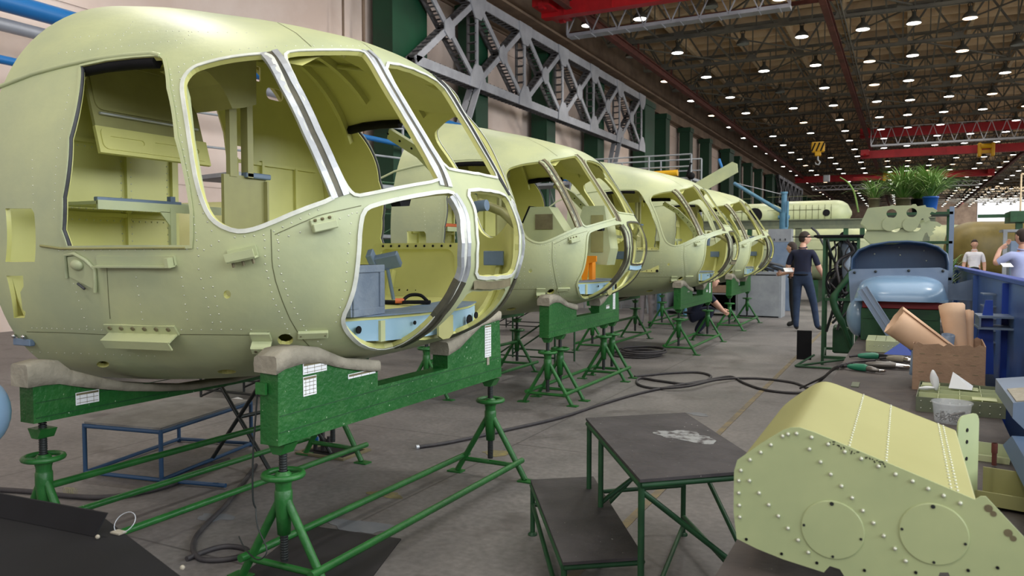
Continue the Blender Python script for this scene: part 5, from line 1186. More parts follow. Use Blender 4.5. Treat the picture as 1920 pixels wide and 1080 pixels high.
def br(a, b_, za, zb): b.cyl((a.x, a.y, za), (b_.x, b_.y, zb), .011, seg=8)
br(UI[3], UI[2], .08, .08); br(UI[2], UI[1], .10, .10); br(UI[1], UI[0], .26, .26); br(UI[3], UI[2], .58, .16); br(UI[2], UI[1], .12, .55)
br(UI[0], UI[1], .10, .58); br(UI[3], UI[1], .05, .05); br(LI[0], UI[0], .16, .16); br(LI[3], UI[3], .10, .10); br(LI[0], LI[3], .16, .06); br(mid, UI[1], .30, .50)
b.build('brace', MAT['greendark'], t)

# ---------------------------------------------------------------- hoses and small things on the floor
def hose(name, px, label, r=.014, z=None, m='hose', cat='hose'):
    b = MB(); b.tube(spline([at(x, y, Z=r + (dz if dz else 0)) for x, y, dz in [(p + (0,))[:3] for p in px]], 5), r, 8)
    return b.build(name, MAT[m], label=label, cat=cat)
hose('air_hose', [(785, 838), (850, 828), (950, 806), (1050, 783), (1130, 757), (1200, 737), (1262, 724), (1320, 714), (1369, 706), (1395, 718), (1430, 730), (1475, 736), (1512, 734, .02), (1540, 712, .12), (1560, 694, .35), (1585, 684, .70)], 'long black air hose running from the open floor up to the drills on the bench')
o = hose('air_hose', [(1190, 706), (1250, 700), (1306, 698), (1333, 705), (1318, 716), (1285, 720), (1236, 714), (1200, 709), (1196, 720), (1228, 728), (1290, 724, .028), (1345, 712, .028), (1400, 709), (1450, 712), (1490, 718), (1515, 728)], 'black hose lying in flat loops on the floor beside the second section')
b = MB(); q = at(785, 838, Z=.014); b.cyl(q, q + Vector((-.012, -.02, 0)), .018, seg=10); b.build('hose_ferrule', MAT['silver'], label='silver end fitting of the long black hose on the open floor', cat='fitting')
b = MB(); c = at(1200, 664, Z=.02)
for k in range(5):
    rr = .34 - .05 * (k % 3); pts = []
    for j in range(30):
        a = 2 * math.pi * j / 30; pts.append((c.x + (rr + .02 * math.sin(3 * a + k)) * math.cos(a) + .03 * k - .06, c.y + (rr + .02 * math.cos(2 * a + k)) * math.sin(a) * 1.1, .016 + .020 * k))
    b.tube(pts, .014, 6, closed=True)
b.build('hose_coil', MAT['hose'], label='coil of black hose lying on the floor behind the second nose stand', cat='hose')
hose('air_hose', [(0, 918), (60, 922), (130, 930), (200, 932), (270, 922), (330, 905), (370, 880), (430, 862)], 'dark hose crossing the floor beneath the rear stand in the left foreground', .016)
hose('air_hose', [(480, 872), (455, 905), (425, 945), (380, 990), (362, 1020), (372, 1046), (410, 1050), (455, 1042), (462, 1030), (430, 1024), (395, 1030), (350, 1048)], 'black hose curling on the floor left of the nearest screw jack', .013)
b = MB(); q = [at(*p, Z=0) for p in ((752, 1012), (572, 986), (430, 1100), (640, 1160))]
b.add([(p.x, p.y, .0004) for p in q] + [(p.x, p.y, .006) for p in q], [(3, 2, 1, 0), (4, 5, 6, 7), (0, 1, 5, 4), (1, 2, 6, 5), (2, 3, 7, 6), (3, 0, 4, 7)], 0)
mat('rubbermat', sr(34, 32, 35), .6, 0, sr(44, 41, 44), 5)
b.build('rubber_mat', MAT['rubbermat'], label='flat black rubber mat on the floor under the nearest screw jack', cat='mat')
# service pit with pipes
q = at(625, 848, Z=0)
b = MB(); b.plate([(q.x - .22, q.y - .16), (q.x + .22, q.y - .16), (q.x + .22, q.y + .16), (q.x - .22, q.y + .16)], [[(q.x - .19, q.y - .13), (q.x + .19, q.y - .13), (q.x + .19, q.y + .13), (q.x - .19, q.y + .13)]], 0.001, .014); b.box((q.x, q.y, .003), (.37, .25, .004), 1)
b.build('service_pit', [MAT['brownframe'], MAT['black']], label='small dark pipe pit in the floor behind the nearest nose stand', cat='pit')
for i, (dx, hgt, m) in enumerate(((-.15, .30, 'bluepipe'), (-.08, .26, 'hose'), (-.02, .12, 'hose'))):
    b = MB(); b.cyl((q.x + dx, q.y - .02, .006), (q.x + dx, q.y - .02, hgt), .016, seg=10); b.cyl((q.x + dx, q.y - .02, .06), (q.x + dx, q.y - .02, .10), .024, seg=10, mat=1)
    b.build('riser_pipe', [MAT['hose'], MAT[m]], label=['taller riser with a blue collar standing in the pipe pit', 'middle black riser standing in the pipe pit', 'short black riser stub in the pipe pit'][i], cat='pipe')
# blue step bench behind the rear stand
t = thing('step_bench', (-4.5, 3.6, 0), 0, 'low blue tube bench with a pale ply top beneath the nearest section', 'bench')
O = Vector((-4.5, 3.6, 0)); q = [Vector(p) - O for p in ((-4.75, 3.2, .34), (-4.95, 4.1, .34), (-4.35, 4.25, .34), (-4.15, 3.3, .34))]
b = MB(); b.add([tuple(p) for p in q] + [(p.x, p.y, p.z + .012) for p in q], [(3, 2, 1, 0), (4, 5, 6, 7), (0, 1, 5, 4), (1, 2, 6, 5), (2, 3, 7, 6), (3, 0, 4, 7)], 0); b.build('bench_top', MAT['plywhite'], t)
b = MB()
for i in range(4): b.cyl(q[i] + Vector((0, 0, -.015)), q[(i + 1) % 4] + Vector((0, 0, -.015)), .014, seg=8); b.cyl((q[i].x, q[i].y, .02), (q[(i + 1) % 4].x, q[(i + 1) % 4].y, .02), .014, seg=8)
b.cyl((q[3].x, q[3].y, .02), (q[3].x + .45, q[3].y + .1, .02), .014, seg=8)
mat('bluetube', sr(38, 70, 104), .45); b.build('frame', MAT['bluetube'], t)
for i in range(4):
    b = MB(); b.cyl((q[i].x, q[i].y, .0), (q[i].x, q[i].y, .34), .014, seg=8); b.build('leg', MAT['bluetube'], t)
# dark folding trestle with crossed legs
t = thing('scissor_trestle', (-4.0, 4.1, 0), 0, 'dark scissor-legged steel trestle between the two stands of the nearest section', 'trestle')
for i, (dx, dy) in enumerate(((0, 0), (.05, .55))):
    b = MB(); b.cyl((-.28 + dx, dy - .3, 0.0), (.28 + dx, dy - .3, .68), .014, seg=8); b.build('leg', MAT['screw'], t)
    b = MB(); b.cyl((.28 + dx, dy - .3, 0.0), (-.28 + dx, dy - .3, .68), .014, seg=8); b.build('leg', MAT['screw'], t)
for a_, c_ in (((.28, -.3, .66), (.33, .25, .66)), ((-.28, -.3, .66), (-.23, .25, .66)), ((0, -.3, .34), (.05, .25, .34))):
    b = MB(); b.cyl(a_, c_, .014, seg=8); b.build('rail', MAT['screw'], t)
# more trestle tables behind the row
def small_table(x, y, w_, d, h, label, m='screw', top='platform'):
    t = thing('steel_table', (x, y, 0), 0, label, 'table')
    b = MB(); b.box((0, 0, h), (w_, d, .02)); b.build('table_top', MAT[top], t)
    for sx in (-1, 1):
        for sy in (-1, 1):
            b = MB(); b.cyl((sx * w_ * .46, sy * d * .46, 0), (sx * w_ * .46, sy * d * .46, h), .013, seg=6); b.build('leg', MAT[m], t)
    for sy in (-1, 1):
        b = MB(); b.cyl((-w_ * .46, sy * d * .46, .05), (w_ * .46, sy * d * .46, h - .05), .011, seg=6); b.build('brace', MAT[m], t)
        b = MB(); b.cyl((-w_ * .46, sy * d * .46, .12), (w_ * .46, sy * d * .46, .12), .011, seg=6); b.build('brace', MAT[m], t)
    return t
p = at(1080, 650, Z=0)
small_table(-4.35, 9.2, 1.0, .7, .72, 'brown-topped steel table with crossed braces under the second section', 'greendark', 'felt')
small_table(-6.9, 10.2, 1.3, .8, .75, 'dark steel table standing between the rows of rear stands')
small_table(-5.6, 5.6, 1.1, .6, .5, 'low dark steel table behind the nearest rear stand', 'screw', 'greendark')
small_table(-6.2, 12.9, 1.4, .8, .78, 'dark steel table deep behind the third section')
# coiled pale wire on the floor
b = MB(); c = at(120, 920, Z=.02)
b.tube([(c.x + .07 * k / 40 + .02 * math.cos(k * .9), c.y + .02 * k / 40, .022 + .02 * math.sin(k * .9)) for k in range(44)], .0012, 4); b.build('wire_coil', MAT['primer_yel'], label='small pale yellow spring of wire on the floor in the left foreground', cat='wire')
# scrap of pale paper
b = MB(); c = at(443, 748, Z=.003); b.add([(c.x - .05, c.y - .03, .003), (c.x + .05, c.y - .04, .012), (c.x + .06, c.y + .03, .004), (c.x - .02, c.y + .04, .014), (c.x - .05, c.y - .03, .001), (c.x + .05, c.y - .04, .010), (c.x + .06, c.y + .03, .002), (c.x - .02, c.y + .04, .012)], [(0, 1, 2, 3), (7, 6, 5, 4), (0, 4, 5, 1), (1, 5, 6, 2), (2, 6, 7, 3), (3, 7, 4, 0)], 0); b.build('paper_scrap', MAT['white'], label='crumpled white scrap on the floor behind the nearest section', cat='scrap')

# ---------------------------------------------------------------- left foreground: dark bench corner
t = thing('dark_cabinet_top', (-1.35, 1.25, 0), 0, 'blurred black cabinet top filling the lower left corner', 'cabinet')
q = [at(x, y, Z=.70) for x, y in ((-80, 925), (175, 955), (345, 1085), (300, 1400), (-300, 1300))]
O = Vector((-1.35, 1.25, 0)); b = MB(); b.prism([((p - O).x, (p - O).y) for p in q], .66, .70, 'z'); b.build('cabinet_top', MAT['black'], t)
cx = sum((p.x for p in q), 0) / 5; cy = sum((p.y for p in q), 0) / 5
b = MB(); b.prism([((p.x - cx) * .9 + cx + 1.35, (p.y - cy) * .9 + cy - 1.25) for p in q], 0.0, .66, 'z'); b.build('body', MAT['black'], t)
b = MB(); a = [at(x, y, Z=.701) for x, y in ((-60, 955), (178, 1000))]
e = [at(x, y, Z=.75) for x, y in ((20, 930), (165, 952), (190, 985))]
a0, a1 = at(-60, 958, Z=.701), at(176, 1006, Z=.701)
b2 = MB()
u_ = (a1 - a0).normalized(); n_ = Vector((-u_.y, u_.x, 0))
vs = [a0, a1, a1 + n_ * .04 + Vector((0, 0, .05)), a0 + n_ * .04 + Vector((0, 0, .05))]
b2.add([tuple(v) for v in vs] + [tuple(v + n_ * .006) for v in vs], [(0, 1, 2, 3), (7, 6, 5, 4), (0, 4, 5, 1), (1, 5, 6, 2), (2, 6, 7, 3), (3, 7, 4, 0)], 0)
b2.build('steel_angle', MAT['black'], label='black steel angle lying on the dark cabinet top, lower left', cat='angle bar')
c = at(222, 1000, Z=.70)
b = MB(); b.box((c.x, c.y, .703), (.035, .024, .004)); b.build('paper_tag', MAT['felt'], label='small pale paper tag on the dark cabinet top, lower left', cat='tag')
b = MB(); b.tube([(c.x + .035 * math.cos(a), c.y + .02 + .02 * math.sin(a), .702 + .022 + .022 * math.sin(a)) for a in [2 * math.pi * k / 20 for k in range(20)]], .0009, 5, closed=True); b.build('wire_loop', MAT['plastic'], label='thin clear wire loop standing by the pale tag, lower left', cat='wire')
for i, (x, y) in enumerate(((183, 1010), (342, 1068))):
    c = at(x, y, Z=.70); b = MB(); b.ball((c.x, c.y, .705), .006, 8, 5); b.build('pale_plug', MAT['felt'], label=['tiny pale plug beside the paper tag, lower left', 'tiny pale plug near the right corner of the dark cabinet top'][i], cat='plug')
# pale blue rounded cowling at the left edge
b = MB(); c = at(-45, 775, Y=1.9); b.ball((c.x, c.y, c.z), .13, 20, 14, 0, (1, 1, 1.25)); b.cyl((c.x - .05, c.y, 0), (c.x - .05, c.y, c.z), .04, seg=12)
b.build('round_cowling', MAT['cowlblue'], label='pale blue rounded cowling cut off by the left edge', cat='cowling')

# ---------------------------------------------------------------- inside the nearest nose
X0f, Y0f = NX, 3.4
t = thing('wooden_crate', (X0f - .62, Y0f - .50, 1.163), 0, 'blue-grey painted wooden crate inside the nearest nose', 'crate')
t.rotation_euler = (0, 0, R(4))
b = MB(); b.box((0, 0, .115), (.36, .26, .23), bev=.004); b.build('body', MAT['cratepaint'], t)
b = MB(); y_ = -.131
for x0, x1, z0, z1 in ((-.18, .18, .20, .235), (-.18, .18, 0, .035), (-.18, -.14, .035, .20), (.14, .18, .035, .20)): b.box(((x0 + x1) / 2, y_ - .005, (z0 + z1) / 2), (x1 - x0, .012, z1 - z0), bev=.002)
for y0, y1, z0, z1 in ((-.13, .13, .20, .235), (-.13, .13, 0, .035), (-.13, -.09, .035, .20), (.09, .13, .035, .20)): b.box((.183, (y0 + y1) / 2, (z0 + z1) / 2), (.010, y1 - y0, z1 - z0), bev=.002)
b.build('batten', MAT['cratepaint'], t)
b = MB(); b.box((0, 0, .232), (.34, .24, .006)); b.build('black_rim', MAT['black'], t)
t = thing('riveting_pliers', (X0f - .72, Y0f + .22, 1.163), R(30), 'black tool with an orange handle on the floor of the nearest nose', 'tool')
b = MB(); b.tube(spline([(-.02, 0, .02), (.02, .02, .05), (.08, .02, .05), (.12, -.01, .02)], 4), .010, 8); b.box((.06, 0, .012), (.16, .05, .02), bev=.006); b.build('body', MAT['black'], t)
b = MB(); b.cyl((-.06, 0, .02), (-.01, .005, .02), .015, seg=10); b.build('handle', MAT['orangetube'], t)
b = MB(); b.box((X0f - .95, Y0f + .3, 1.166), (.32, .10, .018), bev=.008); b.build('black_cloth', MAT['black'], label='flat black cloth beside the crate in the nearest nose', cat='cloth')
b = MB(); M_ = Matrix.Translation((X0f - 1.12, Y0f + .60, 1.40)) @ Matrix.Rotation(R(35), 4, 'X') @ Matrix.Rotation(R(20), 4, 'Z')
b.box((0, 0, 0), (.16, .05, .10), M=M_, bev=.006); b.box((-.09, 0, .03), (.04, .08, .12), M=M_, bev=.005); b.cyl((X0f - 1.12, Y0f + .60, 1.35), (X0f - 1.12, Y0f + .66, 1.156), .012, seg=8)
b.build('control_bracket', MAT['bluegrey'], label='blue-grey control bracket standing inside the nearest nose', cat='bracket')
# second section: instrument consoles, orange jig and cable
c2 = Vector((-2.40, 7.62, 0))
t = thing('instrument_console', tuple(c2 + Vector((-1.05, -.05, 1.156))), 0, 'pale green instrument console with dark edges inside the second section', 'console')
b = MB(); b.prism([(-.32, 0), (.10, 0), (.28, .52), (.10, .78), (-.12, .78), (-.32, .4)], -.10, .14, 'y'); b.build('cabinet', MAT['primer'], t)
b = MB(); b.prism([(-.33, .38), (-.31, .38), (-.11, .79), (-.13, .79)], -.105, .145, 'y'); b.build('rubber_edge', MAT['black'], t)
b = MB(); b.box((.05, -.11, .62), (.2, .01, .16)); b.build('panel', MAT['brownframe'], t)
t = thing('instrument_console', tuple(c2 + Vector((-.62, .42, 1.156))), 0, 'tall grey-green console housing behind the nose glazing of the second section', 'console')
b = MB(); b.prism([(-.16, .18), (.16, .16), (.20, .34), (.13, .80), (-.12, .80), (-.2, .5)], -.13, .13, 'y'); b.build('cabinet', MAT['primer'], t)
b = MB(); b.box((.05, -.135, .5), (.14, .006, .4)); b.build('panel', MAT['primer_dull'], t)
t = thing('orange_jig', tuple(c2 + Vector((-.66, .10, 1.156))), 0, 'orange steel jig legs inside the nose of the second section', 'jig')
b = MB(); b.prism([(-.16, .26), (.16, .26), (.16, .20), (.07, .18), (.05, 0), (.0, 0), (-.03, .17), (-.16, .22)], -.02, .0, 'y'); b.prism([(.06, .26), (.10, .26), (.10, 0), (.06, 0)], .02, .12, 'y'); b.build('jig_plate', MAT['orange'], t)
b = MB(); b.tube(spline([c2 + Vector(p) for p in ((-.9, -.35, 1.18), (-.8, -.28, 1.2), (-.68, -.25, 1.19), (-.58, -.2, 1.20))], 4), .02, 8); b.build('black_sleeve', MAT['black'], label='black sleeve lying on the nose floor of the second section', cat='sleeve')
b = MB(); b.cyl(c2 + Vector((-1.86, -.9, 1.735)), c2 + Vector((-1.86, -.2, 1.735)), .022, seg=14); b.build('orange_tube', MAT['orangetube'], label='orange tube lying on the shelf of the second section', cat='tube')
# ================================================================ RIGHT-HAND WORKBENCH
BZ = .70
t = thing('workbench', (.06, 5.2, 0), 0, 'long dark wooden workbench running down the right side of the aisle', 'workbench')
b = MB(); b.prism([(-.44, -3.55), (.30, -3.75), (.46, 4.3), (-.40, 4.3)], BZ - .035, BZ, 'z')
b.build('worktop', MAT['benchtop'], t)
b = MB(); b.prism([(-.425, -3.54), (.30, -3.74), (.46, 4.28), (-.385, 4.28)], BZ - .10, BZ - .036, 'z'); b.build('apron', MAT['benchblue2'], t)
for y in (-3.4, -1.0, 1.4, 4.0):
    for x in (-.34, .3):
        b = MB(); b.box((x, y, (BZ - .1) / 2), (.06, .06, BZ - .1)); b.build('leg', MAT['benchblue2'], t)
b = MB(); b.box((-.02, .4, .22), (.62, 7.4, .03)); b.build('under_shelf', MAT['benchtop'], t)

# big riveted housing, nearest thing on the bench
YF = 1.85; YB = 2.56
t = thing('riveted_housing', (0, YF, BZ), 0, 'large yellow-green riveted sheet housing with two round cover plates, nearest on the bench', 'aircraft part')
def fp(x, y, Y=YF):
    p = at(x, y, Y=Y); return (p.x, p.z - BZ)
face = [fp(*p) for p in ((1382, 1009), (1376, 960), (1377, 882), (1383, 862), (1430, 829), (1468, 806), (1484, 801), (1500, 801), (1530, 811), (1700, 882), (1828, 936), (1838, 930), (1848, 930), (1925, 1012), (1990, 1090), (1990, 1120), (1925, 1093), (1850, 1100), (1790, 1101), (1778, 1072), (1762, 1072), (1750, 1103), (1660, 1094), (1590, 1090), (1575, 1066), (1556, 1060), (1545, 1072), (1470, 1048), (1420, 1028))]
b = MB(); b.prism(face, -.004, 0, 'y'); fo = b.build('end_plate', MAT['primer_bench'], t)
prof = [fp(*p) for p in ((1384, 1006), (1378, 960), (1379, 884), (1385, 864), (1431, 831), (1468, 808), (1484, 803), (1500, 803), (1530, 813), (1700, 884), (1828, 938))]
def soften(p, k=3):
    for _ in range(k):
        q = [p[0]]
        for a, c in zip(p[:-1], p[1:]): q += [(a[0] * .75 + c[0] * .25, a[1] * .75 + c[1] * .25), (a[0] * .25 + c[0] * .75, a[1] * .25 + c[1] * .75)]
        p = q + [p[-1]]
    return p
prof_raw = prof; prof = soften(prof)
b = MB(); n = len(prof); dY = YB - YF
NSM = 6
pr = prof
outer = [(p[0], 0.0, p[1]) for p in pr] + [(p[0], dY, p[1]) for p in pr]
inner = [(p[0] + .003, 0.0, p[1] - .004) for p in pr] + [(p[0] + .003, dY, p[1] - .004) for p in pr]
fs = [(i, i + 1, n + i + 1, n + i) for i in range(n - 1)]
b.add(outer, fs, 0, True); b.add(inner, [tuple(reversed(f)) for f in fs], 1, True)
b.add([outer[0], outer[n], inner[n], inner[0], outer[n - 1], outer[2 * n - 1], inner[2 * n - 1], inner[n - 1]], [(0, 1, 2, 3), (7, 6, 5, 4)], 0)
b.build('wrap_skin', [MAT['primer_yel'], MAT['primer_bench']], t, fixn=False)
b = MB(); b.prism([(p[0] + .002, p[1] - .002) for p in prof] + [fp(1790, 1040), fp(1500, 1040)], dY - .004, dY, 'y'); b.build('rear_plate', MAT['primer_bench'], t)
rv = [(1478, 813), (1494, 812), (1522, 819), (1468, 817), (1446, 833), (1427, 847), (1407, 861), (1390, 881), (1386, 900), (1386, 923), (1387, 946), (1388, 968), (1406, 900), (1424, 923), (1442, 945), (1460, 966), (1478, 989), (1497, 1011), (1516, 1034), (1518, 841), (1539, 865), (1558, 888), (1578, 910), (1598, 932), (1618, 956), (1638, 979), (1657, 1003), (1678, 1027), (1698, 1050),
      (1553, 832), (1584, 846), (1615, 859), (1647, 873), (1679, 888), (1711, 901), (1740, 915), (1769, 928), (1800, 942)]
b = MB()
for x, y in rv:
    q = fp(x, y); b.ball((q[0], -.006, q[1]), .0048, 8, 5)
b.build('rivet_heads', MAT['rivet'], t, kind='stuff')
for x, y in ((1400, 1010), (1466, 1037), (1532, 1054), (1621, 1068), (1717, 1072), (1815, 1068), (1870, 1063)):
    q = fp(x, y); b = MB(); b.cyl((q[0], -.0062, q[1]), (q[0], -.0038, q[1]), .0034, seg=10, smooth=False); b.build('bolt_hole', MAT['black'], t)
for cx_, cy_, rx in ((1561, 992, 61), (1750, 1000, 68)):
    q = fp(cx_, cy_); r_ = abs(fp(cx_ + rx, cy_)[0] - q[0])
    b = MB(); Mx = Matrix.Translation((q[0], -.004, q[1])) @ Matrix.Rotation(R(90), 4, 'X')
    b.lathe((0, 0, 0), [(.0, .0035), (r_ - .002, .0035), (r_, .002), (r_, 0)], 48, M=Mx, cap=False, smooth=False); o = b.build('round_cover', MAT['primer_bench'], t)
    b = MB()
    for a in (92, 178, 272, 350): b.cyl((q[0] + .90 * r_ * math.cos(R(a)), -.0092, q[1] + .90 * r_ * math.sin(R(a))), (q[0] + .90 * r_ * math.cos(R(a)), -.0072, q[1] + .90 * r_ * math.sin(R(a))), .0045 if a == 92 else .003, seg=10, smooth=False)
    b.build('cover_screw', MAT['screw'], o)
b = MB(); rd = random.Random(9)
for i in range(26):
    if i in (7, 8, 13, 14, 15): continue
    x = 1557 + i * 4.1; y = 828 + i * 1.72
    q = fp(x, y + rd.uniform(-2, 2)); L = rd.uniform(.004, .010)
    b.beam((q[0], -.0045, q[1]), (q[0] + L * rd.uniform(-.6, 1), -.0045, q[1] - L * rd.uniform(-.2, 1)), .0012, .0022)
b.build('marker_strokes', MAT['black'], t)
b = MB()
for x, y in ((1853, 952), (1890, 998)):
    q = fp(x, y); b.cyl((q[0], -.0052, q[1]), (q[0], -.0042, q[1]), .008, seg=12, smooth=False); b.cyl((q[0] + .009, -.0052, q[1] - .010), (q[0] + .009, -.0042, q[1] - .010), .006, seg=12, smooth=False)
b.build('tab_slots', MAT['brownframe'], t)
b = MB()
def top_at(u, v, off=.0012):
    # u: along the slope from ridge to right edge, v: depth 0..1
    a = Vector(prof_raw[8]); c = Vector(prof_raw[10]); p = a.lerp(c, u)
    return Vector((p.x, v * dY, p.y + off))
for u in (.22, .46, .86, .90):
    for i in range(26): b.ball(top_at(u, (i + .5) / 26), .0030, 6, 4)
b.build('top_rivets', MAT['rivet'], t, kind='stuff')

# channels and brackets behind the housing
def wbox(name, c, d, m, label, cat, rz=0, bev=.003, ry=0, rx=0):
    b = MB(); b.box((0, 0, 0), d, bev=bev); o = b.build(name, MAT[m], label=label, cat=cat); o.location = c; o.rotation_euler = (rx, ry, rz); return o
t = thing('green_channel', (.24, 3.3, BZ), R(-8), 'yellow-green folded channel on the bench behind the big housing', 'aircraft part')
b = MB(); b.box((0, 0, .003), (.24, .10, .004)); b.box((0, .05, .025), (.24, .004, .05)); b.box((0, -.05, .012), (.24, .004, .022)); b.build('channel', MAT['primer'], t)
t = thing('green_channel', (.24, 2.72, BZ), R(-12), 'short dark yellow-green trough tucked beside the right edge of the big housing', 'aircraft part')
b = MB(); b.box((0.06, 0, .012), (.16, .14, .004)); b.box((.06, .07, .05), (.16, .004, .08)); b.box((.06, -.07, .03), (.16, .004, .04)); b.build('channel', MAT['primer_dull'], t)
t = thing('corner_bracket', (.175, 2.62, BZ), R(60), 'rounded green corner bracket standing against the right edge of the big housing', 'bracket')
b = MB(); b.prism(rrect(-.05, 0.0, .07, .28, .03), -.002, .002, 'y'); b.build('plate', MAT['primer_bench'], t)
b = MB()
for z in (.10, .15, .20, .235): b.cyl((.0, -.004, z), (.0, .004, z), .006, seg=8)
b.build('holes', MAT['black'], t)
b = MB(); b.cyl((.30, 3.18, BZ + .006), (.30, 3.18, BZ + .085), .008, seg=10); b.cyl((.30, 3.18, BZ + .05), (.30, 3.18, BZ + .085), .010, seg=10)
b.build('rust_bolt', MAT['rust'], label='small rusty brown bolt standing in the folded channel', cat='bolt')
# cardboard box
t = thing('cardboard_box', (.235, 5.0, BZ), R(-2), 'open brown cardboard box full of kraft paper rolls on the bench', 'box')
W, D, Hh = .34, .42, .255
b = MB()
b.box((0, 0, .003), (W, D, .005))
for sx in (-1, 1): b.box((sx * W / 2, 0, Hh / 2), (.005, D, Hh))
for sy in (-1, 1):
    top = [(-W / 2, 0), (W / 2, 0)] + [(W / 2 - W * i / 14, Hh + .006 * math.sin(i * 2.1) + (.004 if i % 2 else -.004)) for i in range(15)]
    b.prism(top, sy * D / 2 - .0025, sy * D / 2 + .0025, 'y')
b.build('body', MAT['cardboard'], t)
b = MB(); rd = random.Random(4)
for r_ in range(4):
    for c_ in range(4):
        b.box((-.12 + .08 * c_ + rd.uniform(-.01, .01), -D / 2 - .0028, .05 + .05 * r_), (.026, .0012, .003))
b.build('dents', MAT['brownframe'], t)
def roll(name, p0, p1, r0, r1, label, turns=1.12, m='kraft', seg=40):
    """loosely rolled sheet: open spiral cone"""
    p0 = Vector(p0); p1 = Vector(p1); d = (p1 - p0).normalized(); a = d.orthogonal().normalized(); c = d.cross(a)
    b = MB(); vs = []; NL = 8; rd = random.Random(int(r1 * 1000))
    for j in range(NL + 1):
        for i in range(seg + 1):
            u = i / seg; an = 2 * math.pi * turns * u + 2.0
            r_ = (r0 + (r1 - r0) * j / NL) * (1 - .12 * u)
            jag = (.035 * math.sin(i * .16) + .004 * rd.uniform(-1, 1)) if j == NL else 0
            vs.append(p0.lerp(p1, j / NL) + (a * math.cos(an) + c * math.sin(an)) * r_ + d * jag * .6)
    fs = [(j * (seg + 1) + i, j * (seg + 1) + i + 1, (j + 1) * (seg + 1) + i + 1, (j + 1) * (seg + 1) + i) for j in range(NL) for i in range(seg)]
    b.add(vs, fs, 0, True)
    o = b.build(name, MAT[m], label=label, cat='paper roll', fixn=False)
    md = o.modifiers.new('t', 'SOLIDIFY'); md.thickness = .0012
    return o
q0 = at(1800, 690, Y=4.95); q1 = at(1676, 600, Y=5.0)
roll('kraft_paper_roll', q0, q1, .078, .092, 'large brown paper cone leaning left out of the cardboard box')
roll('kraft_paper_roll', (at(1800, 690, Y=5.08)), at(1785, 575, Y=5.12), .045, .070, 'tall upright brown paper roll at the right of the cardboard box', 1.2)
roll('kraft_paper_roll', (at(1812, 690, Y=5.16)), at(1810, 588, Y=5.20), .035, .046, 'narrow brown paper roll behind the tall one in the cardboard box', 1.3)
for (x, y, yy, rr, lb) in ((1727, 652, 4.88, .036, 'grey tube standing open in the front of the cardboard box'), (1716, 656, 4.93, .018, 'thin blue-grey tube in the left corner of the cardboard box'), (1778, 628, 5.0, .034, 'dark tube ring between the two largest paper rolls')):
    p = at(x, y, Y=yy)
    b = MB(); b.lathe((0, 0, 0), [(rr, -.15), (rr, 0), (rr * .88, 0), (rr * .88, -.15)], 24, cap=False); o = b.build('tube', MAT['steelblue'], label=lb, cat='tube'); o.location = p; o.rotation_euler = (R(14), R(4), 0)
# riveted tray, crumpled paper, plastic tub
t = thing('riveted_tray', (.26, 4.38, BZ), R(-3), 'shallow dark riveted tray with pale green compartments in front of the cardboard box', 'tray')
b = MB()
for sx in (-1, 1): b.box((sx * .18, 0, .035), (.004, .50, .07))
for sy in (-1, 1): b.box((0, sy * .25, .035), (.36, .004, .07))
mat('greendull', sr(94, 102, 84), .5, .1, sr(110, 116, 92), 5); b.build('wall', MAT['greendull'], t)
b = MB(); b.box((0, 0, .012), (.355, .495, .004))
for x in (-.09, 0, .09): b.box((x, 0, .04), (.003, .49, .055))
for y in (-.12, .0, .12): b.box((0, y, .042), (.35, .003, .06))
b.box((-.13, .18, .068), (.08, .10, .002)); b.box((.10, -.16, .068), (.10, .08, .002)); b.box((.02, .12, .068), (.12, .10, .002))
b.build('compartments', MAT['primer'], t)
b = MB()
for i in range(9):
    for z in (.018, .052): b.ball((-.16 + .04 * i, -.2535, z), .0035, 6, 4)
b.build('rivets', MAT['rivet'], t)
def crumple(name, c, s, seed, label, m='paper'):
    rd = random.Random(seed); bm = bmesh.new(); bmesh.ops.create_icosphere(bm, subdivisions=3, radius=1)
    ax = [Vector((rd.uniform(-1, 1), rd.uniform(-1, 1), rd.uniform(-1, 1))).normalized() for _ in range(9)]
    for v in bm.verts:
        f_ = 1 + sum(.16 * abs(v.co.dot(a)) * (1 if i % 2 else -1) for i, a in enumerate(ax)); v.co = Vector((v.co.x * s[0] * f_, v.co.y * s[1] * f_, v.co.z * s[2] * f_))
    me = bpy.data.meshes.new(name); bm.to_mesh(me); bm.free(); me.materials.append(MAT[m]); o = bpy.data.objects.new(name, me); link(o); o.location = c
    return tag(o, label, 'paper')
p = at(1752, 722, Y=4.38)
crumple('crumpled_paper', (p.x, 4.38, BZ + .118), (.022, .02, .048), 3, 'upright crumpled white tissue on the riveted tray')
crumple('crumpled_paper', (p.x - .035, 4.34, BZ + .082), (.035, .02, .012), 5, 'flat crumpled white tissue lying on the left of the riveted tray')
b = MB(); p = at(1800, 728, Y=4.45); b.add([(p.x - .05, 4.45, BZ + .073), (p.x + .05, 4.43, BZ + .073), (p.x - .03, 4.50, BZ + .15), (p.x + .06, 4.50, BZ + .085), (p.x - .02, 4.56, BZ + .075)], [(0, 1, 2), (1, 3, 2), (2, 3, 4), (0, 2, 4), (0, 4, 3, 1)], 0)
b.build('folded_paper', MAT['paper'], label='folded grey-white paper standing at the right of the riveted tray', cat='paper')
gm = bpy.data.materials.new('clear_plastic'); gm.use_nodes = True; g_ = gm.node_tree.nodes['Principled BSDF']
g_.inputs['Base Color'].default_value = (.86, .90, .94, 1); g_.inputs['Roughness'].default_value = .18; g_.inputs['Alpha'].default_value = .24
t = thing('plastic_tub', (.205, 3.93, BZ), 0, 'round clear plastic tub of small rivets in front of the riveted tray', 'tub')
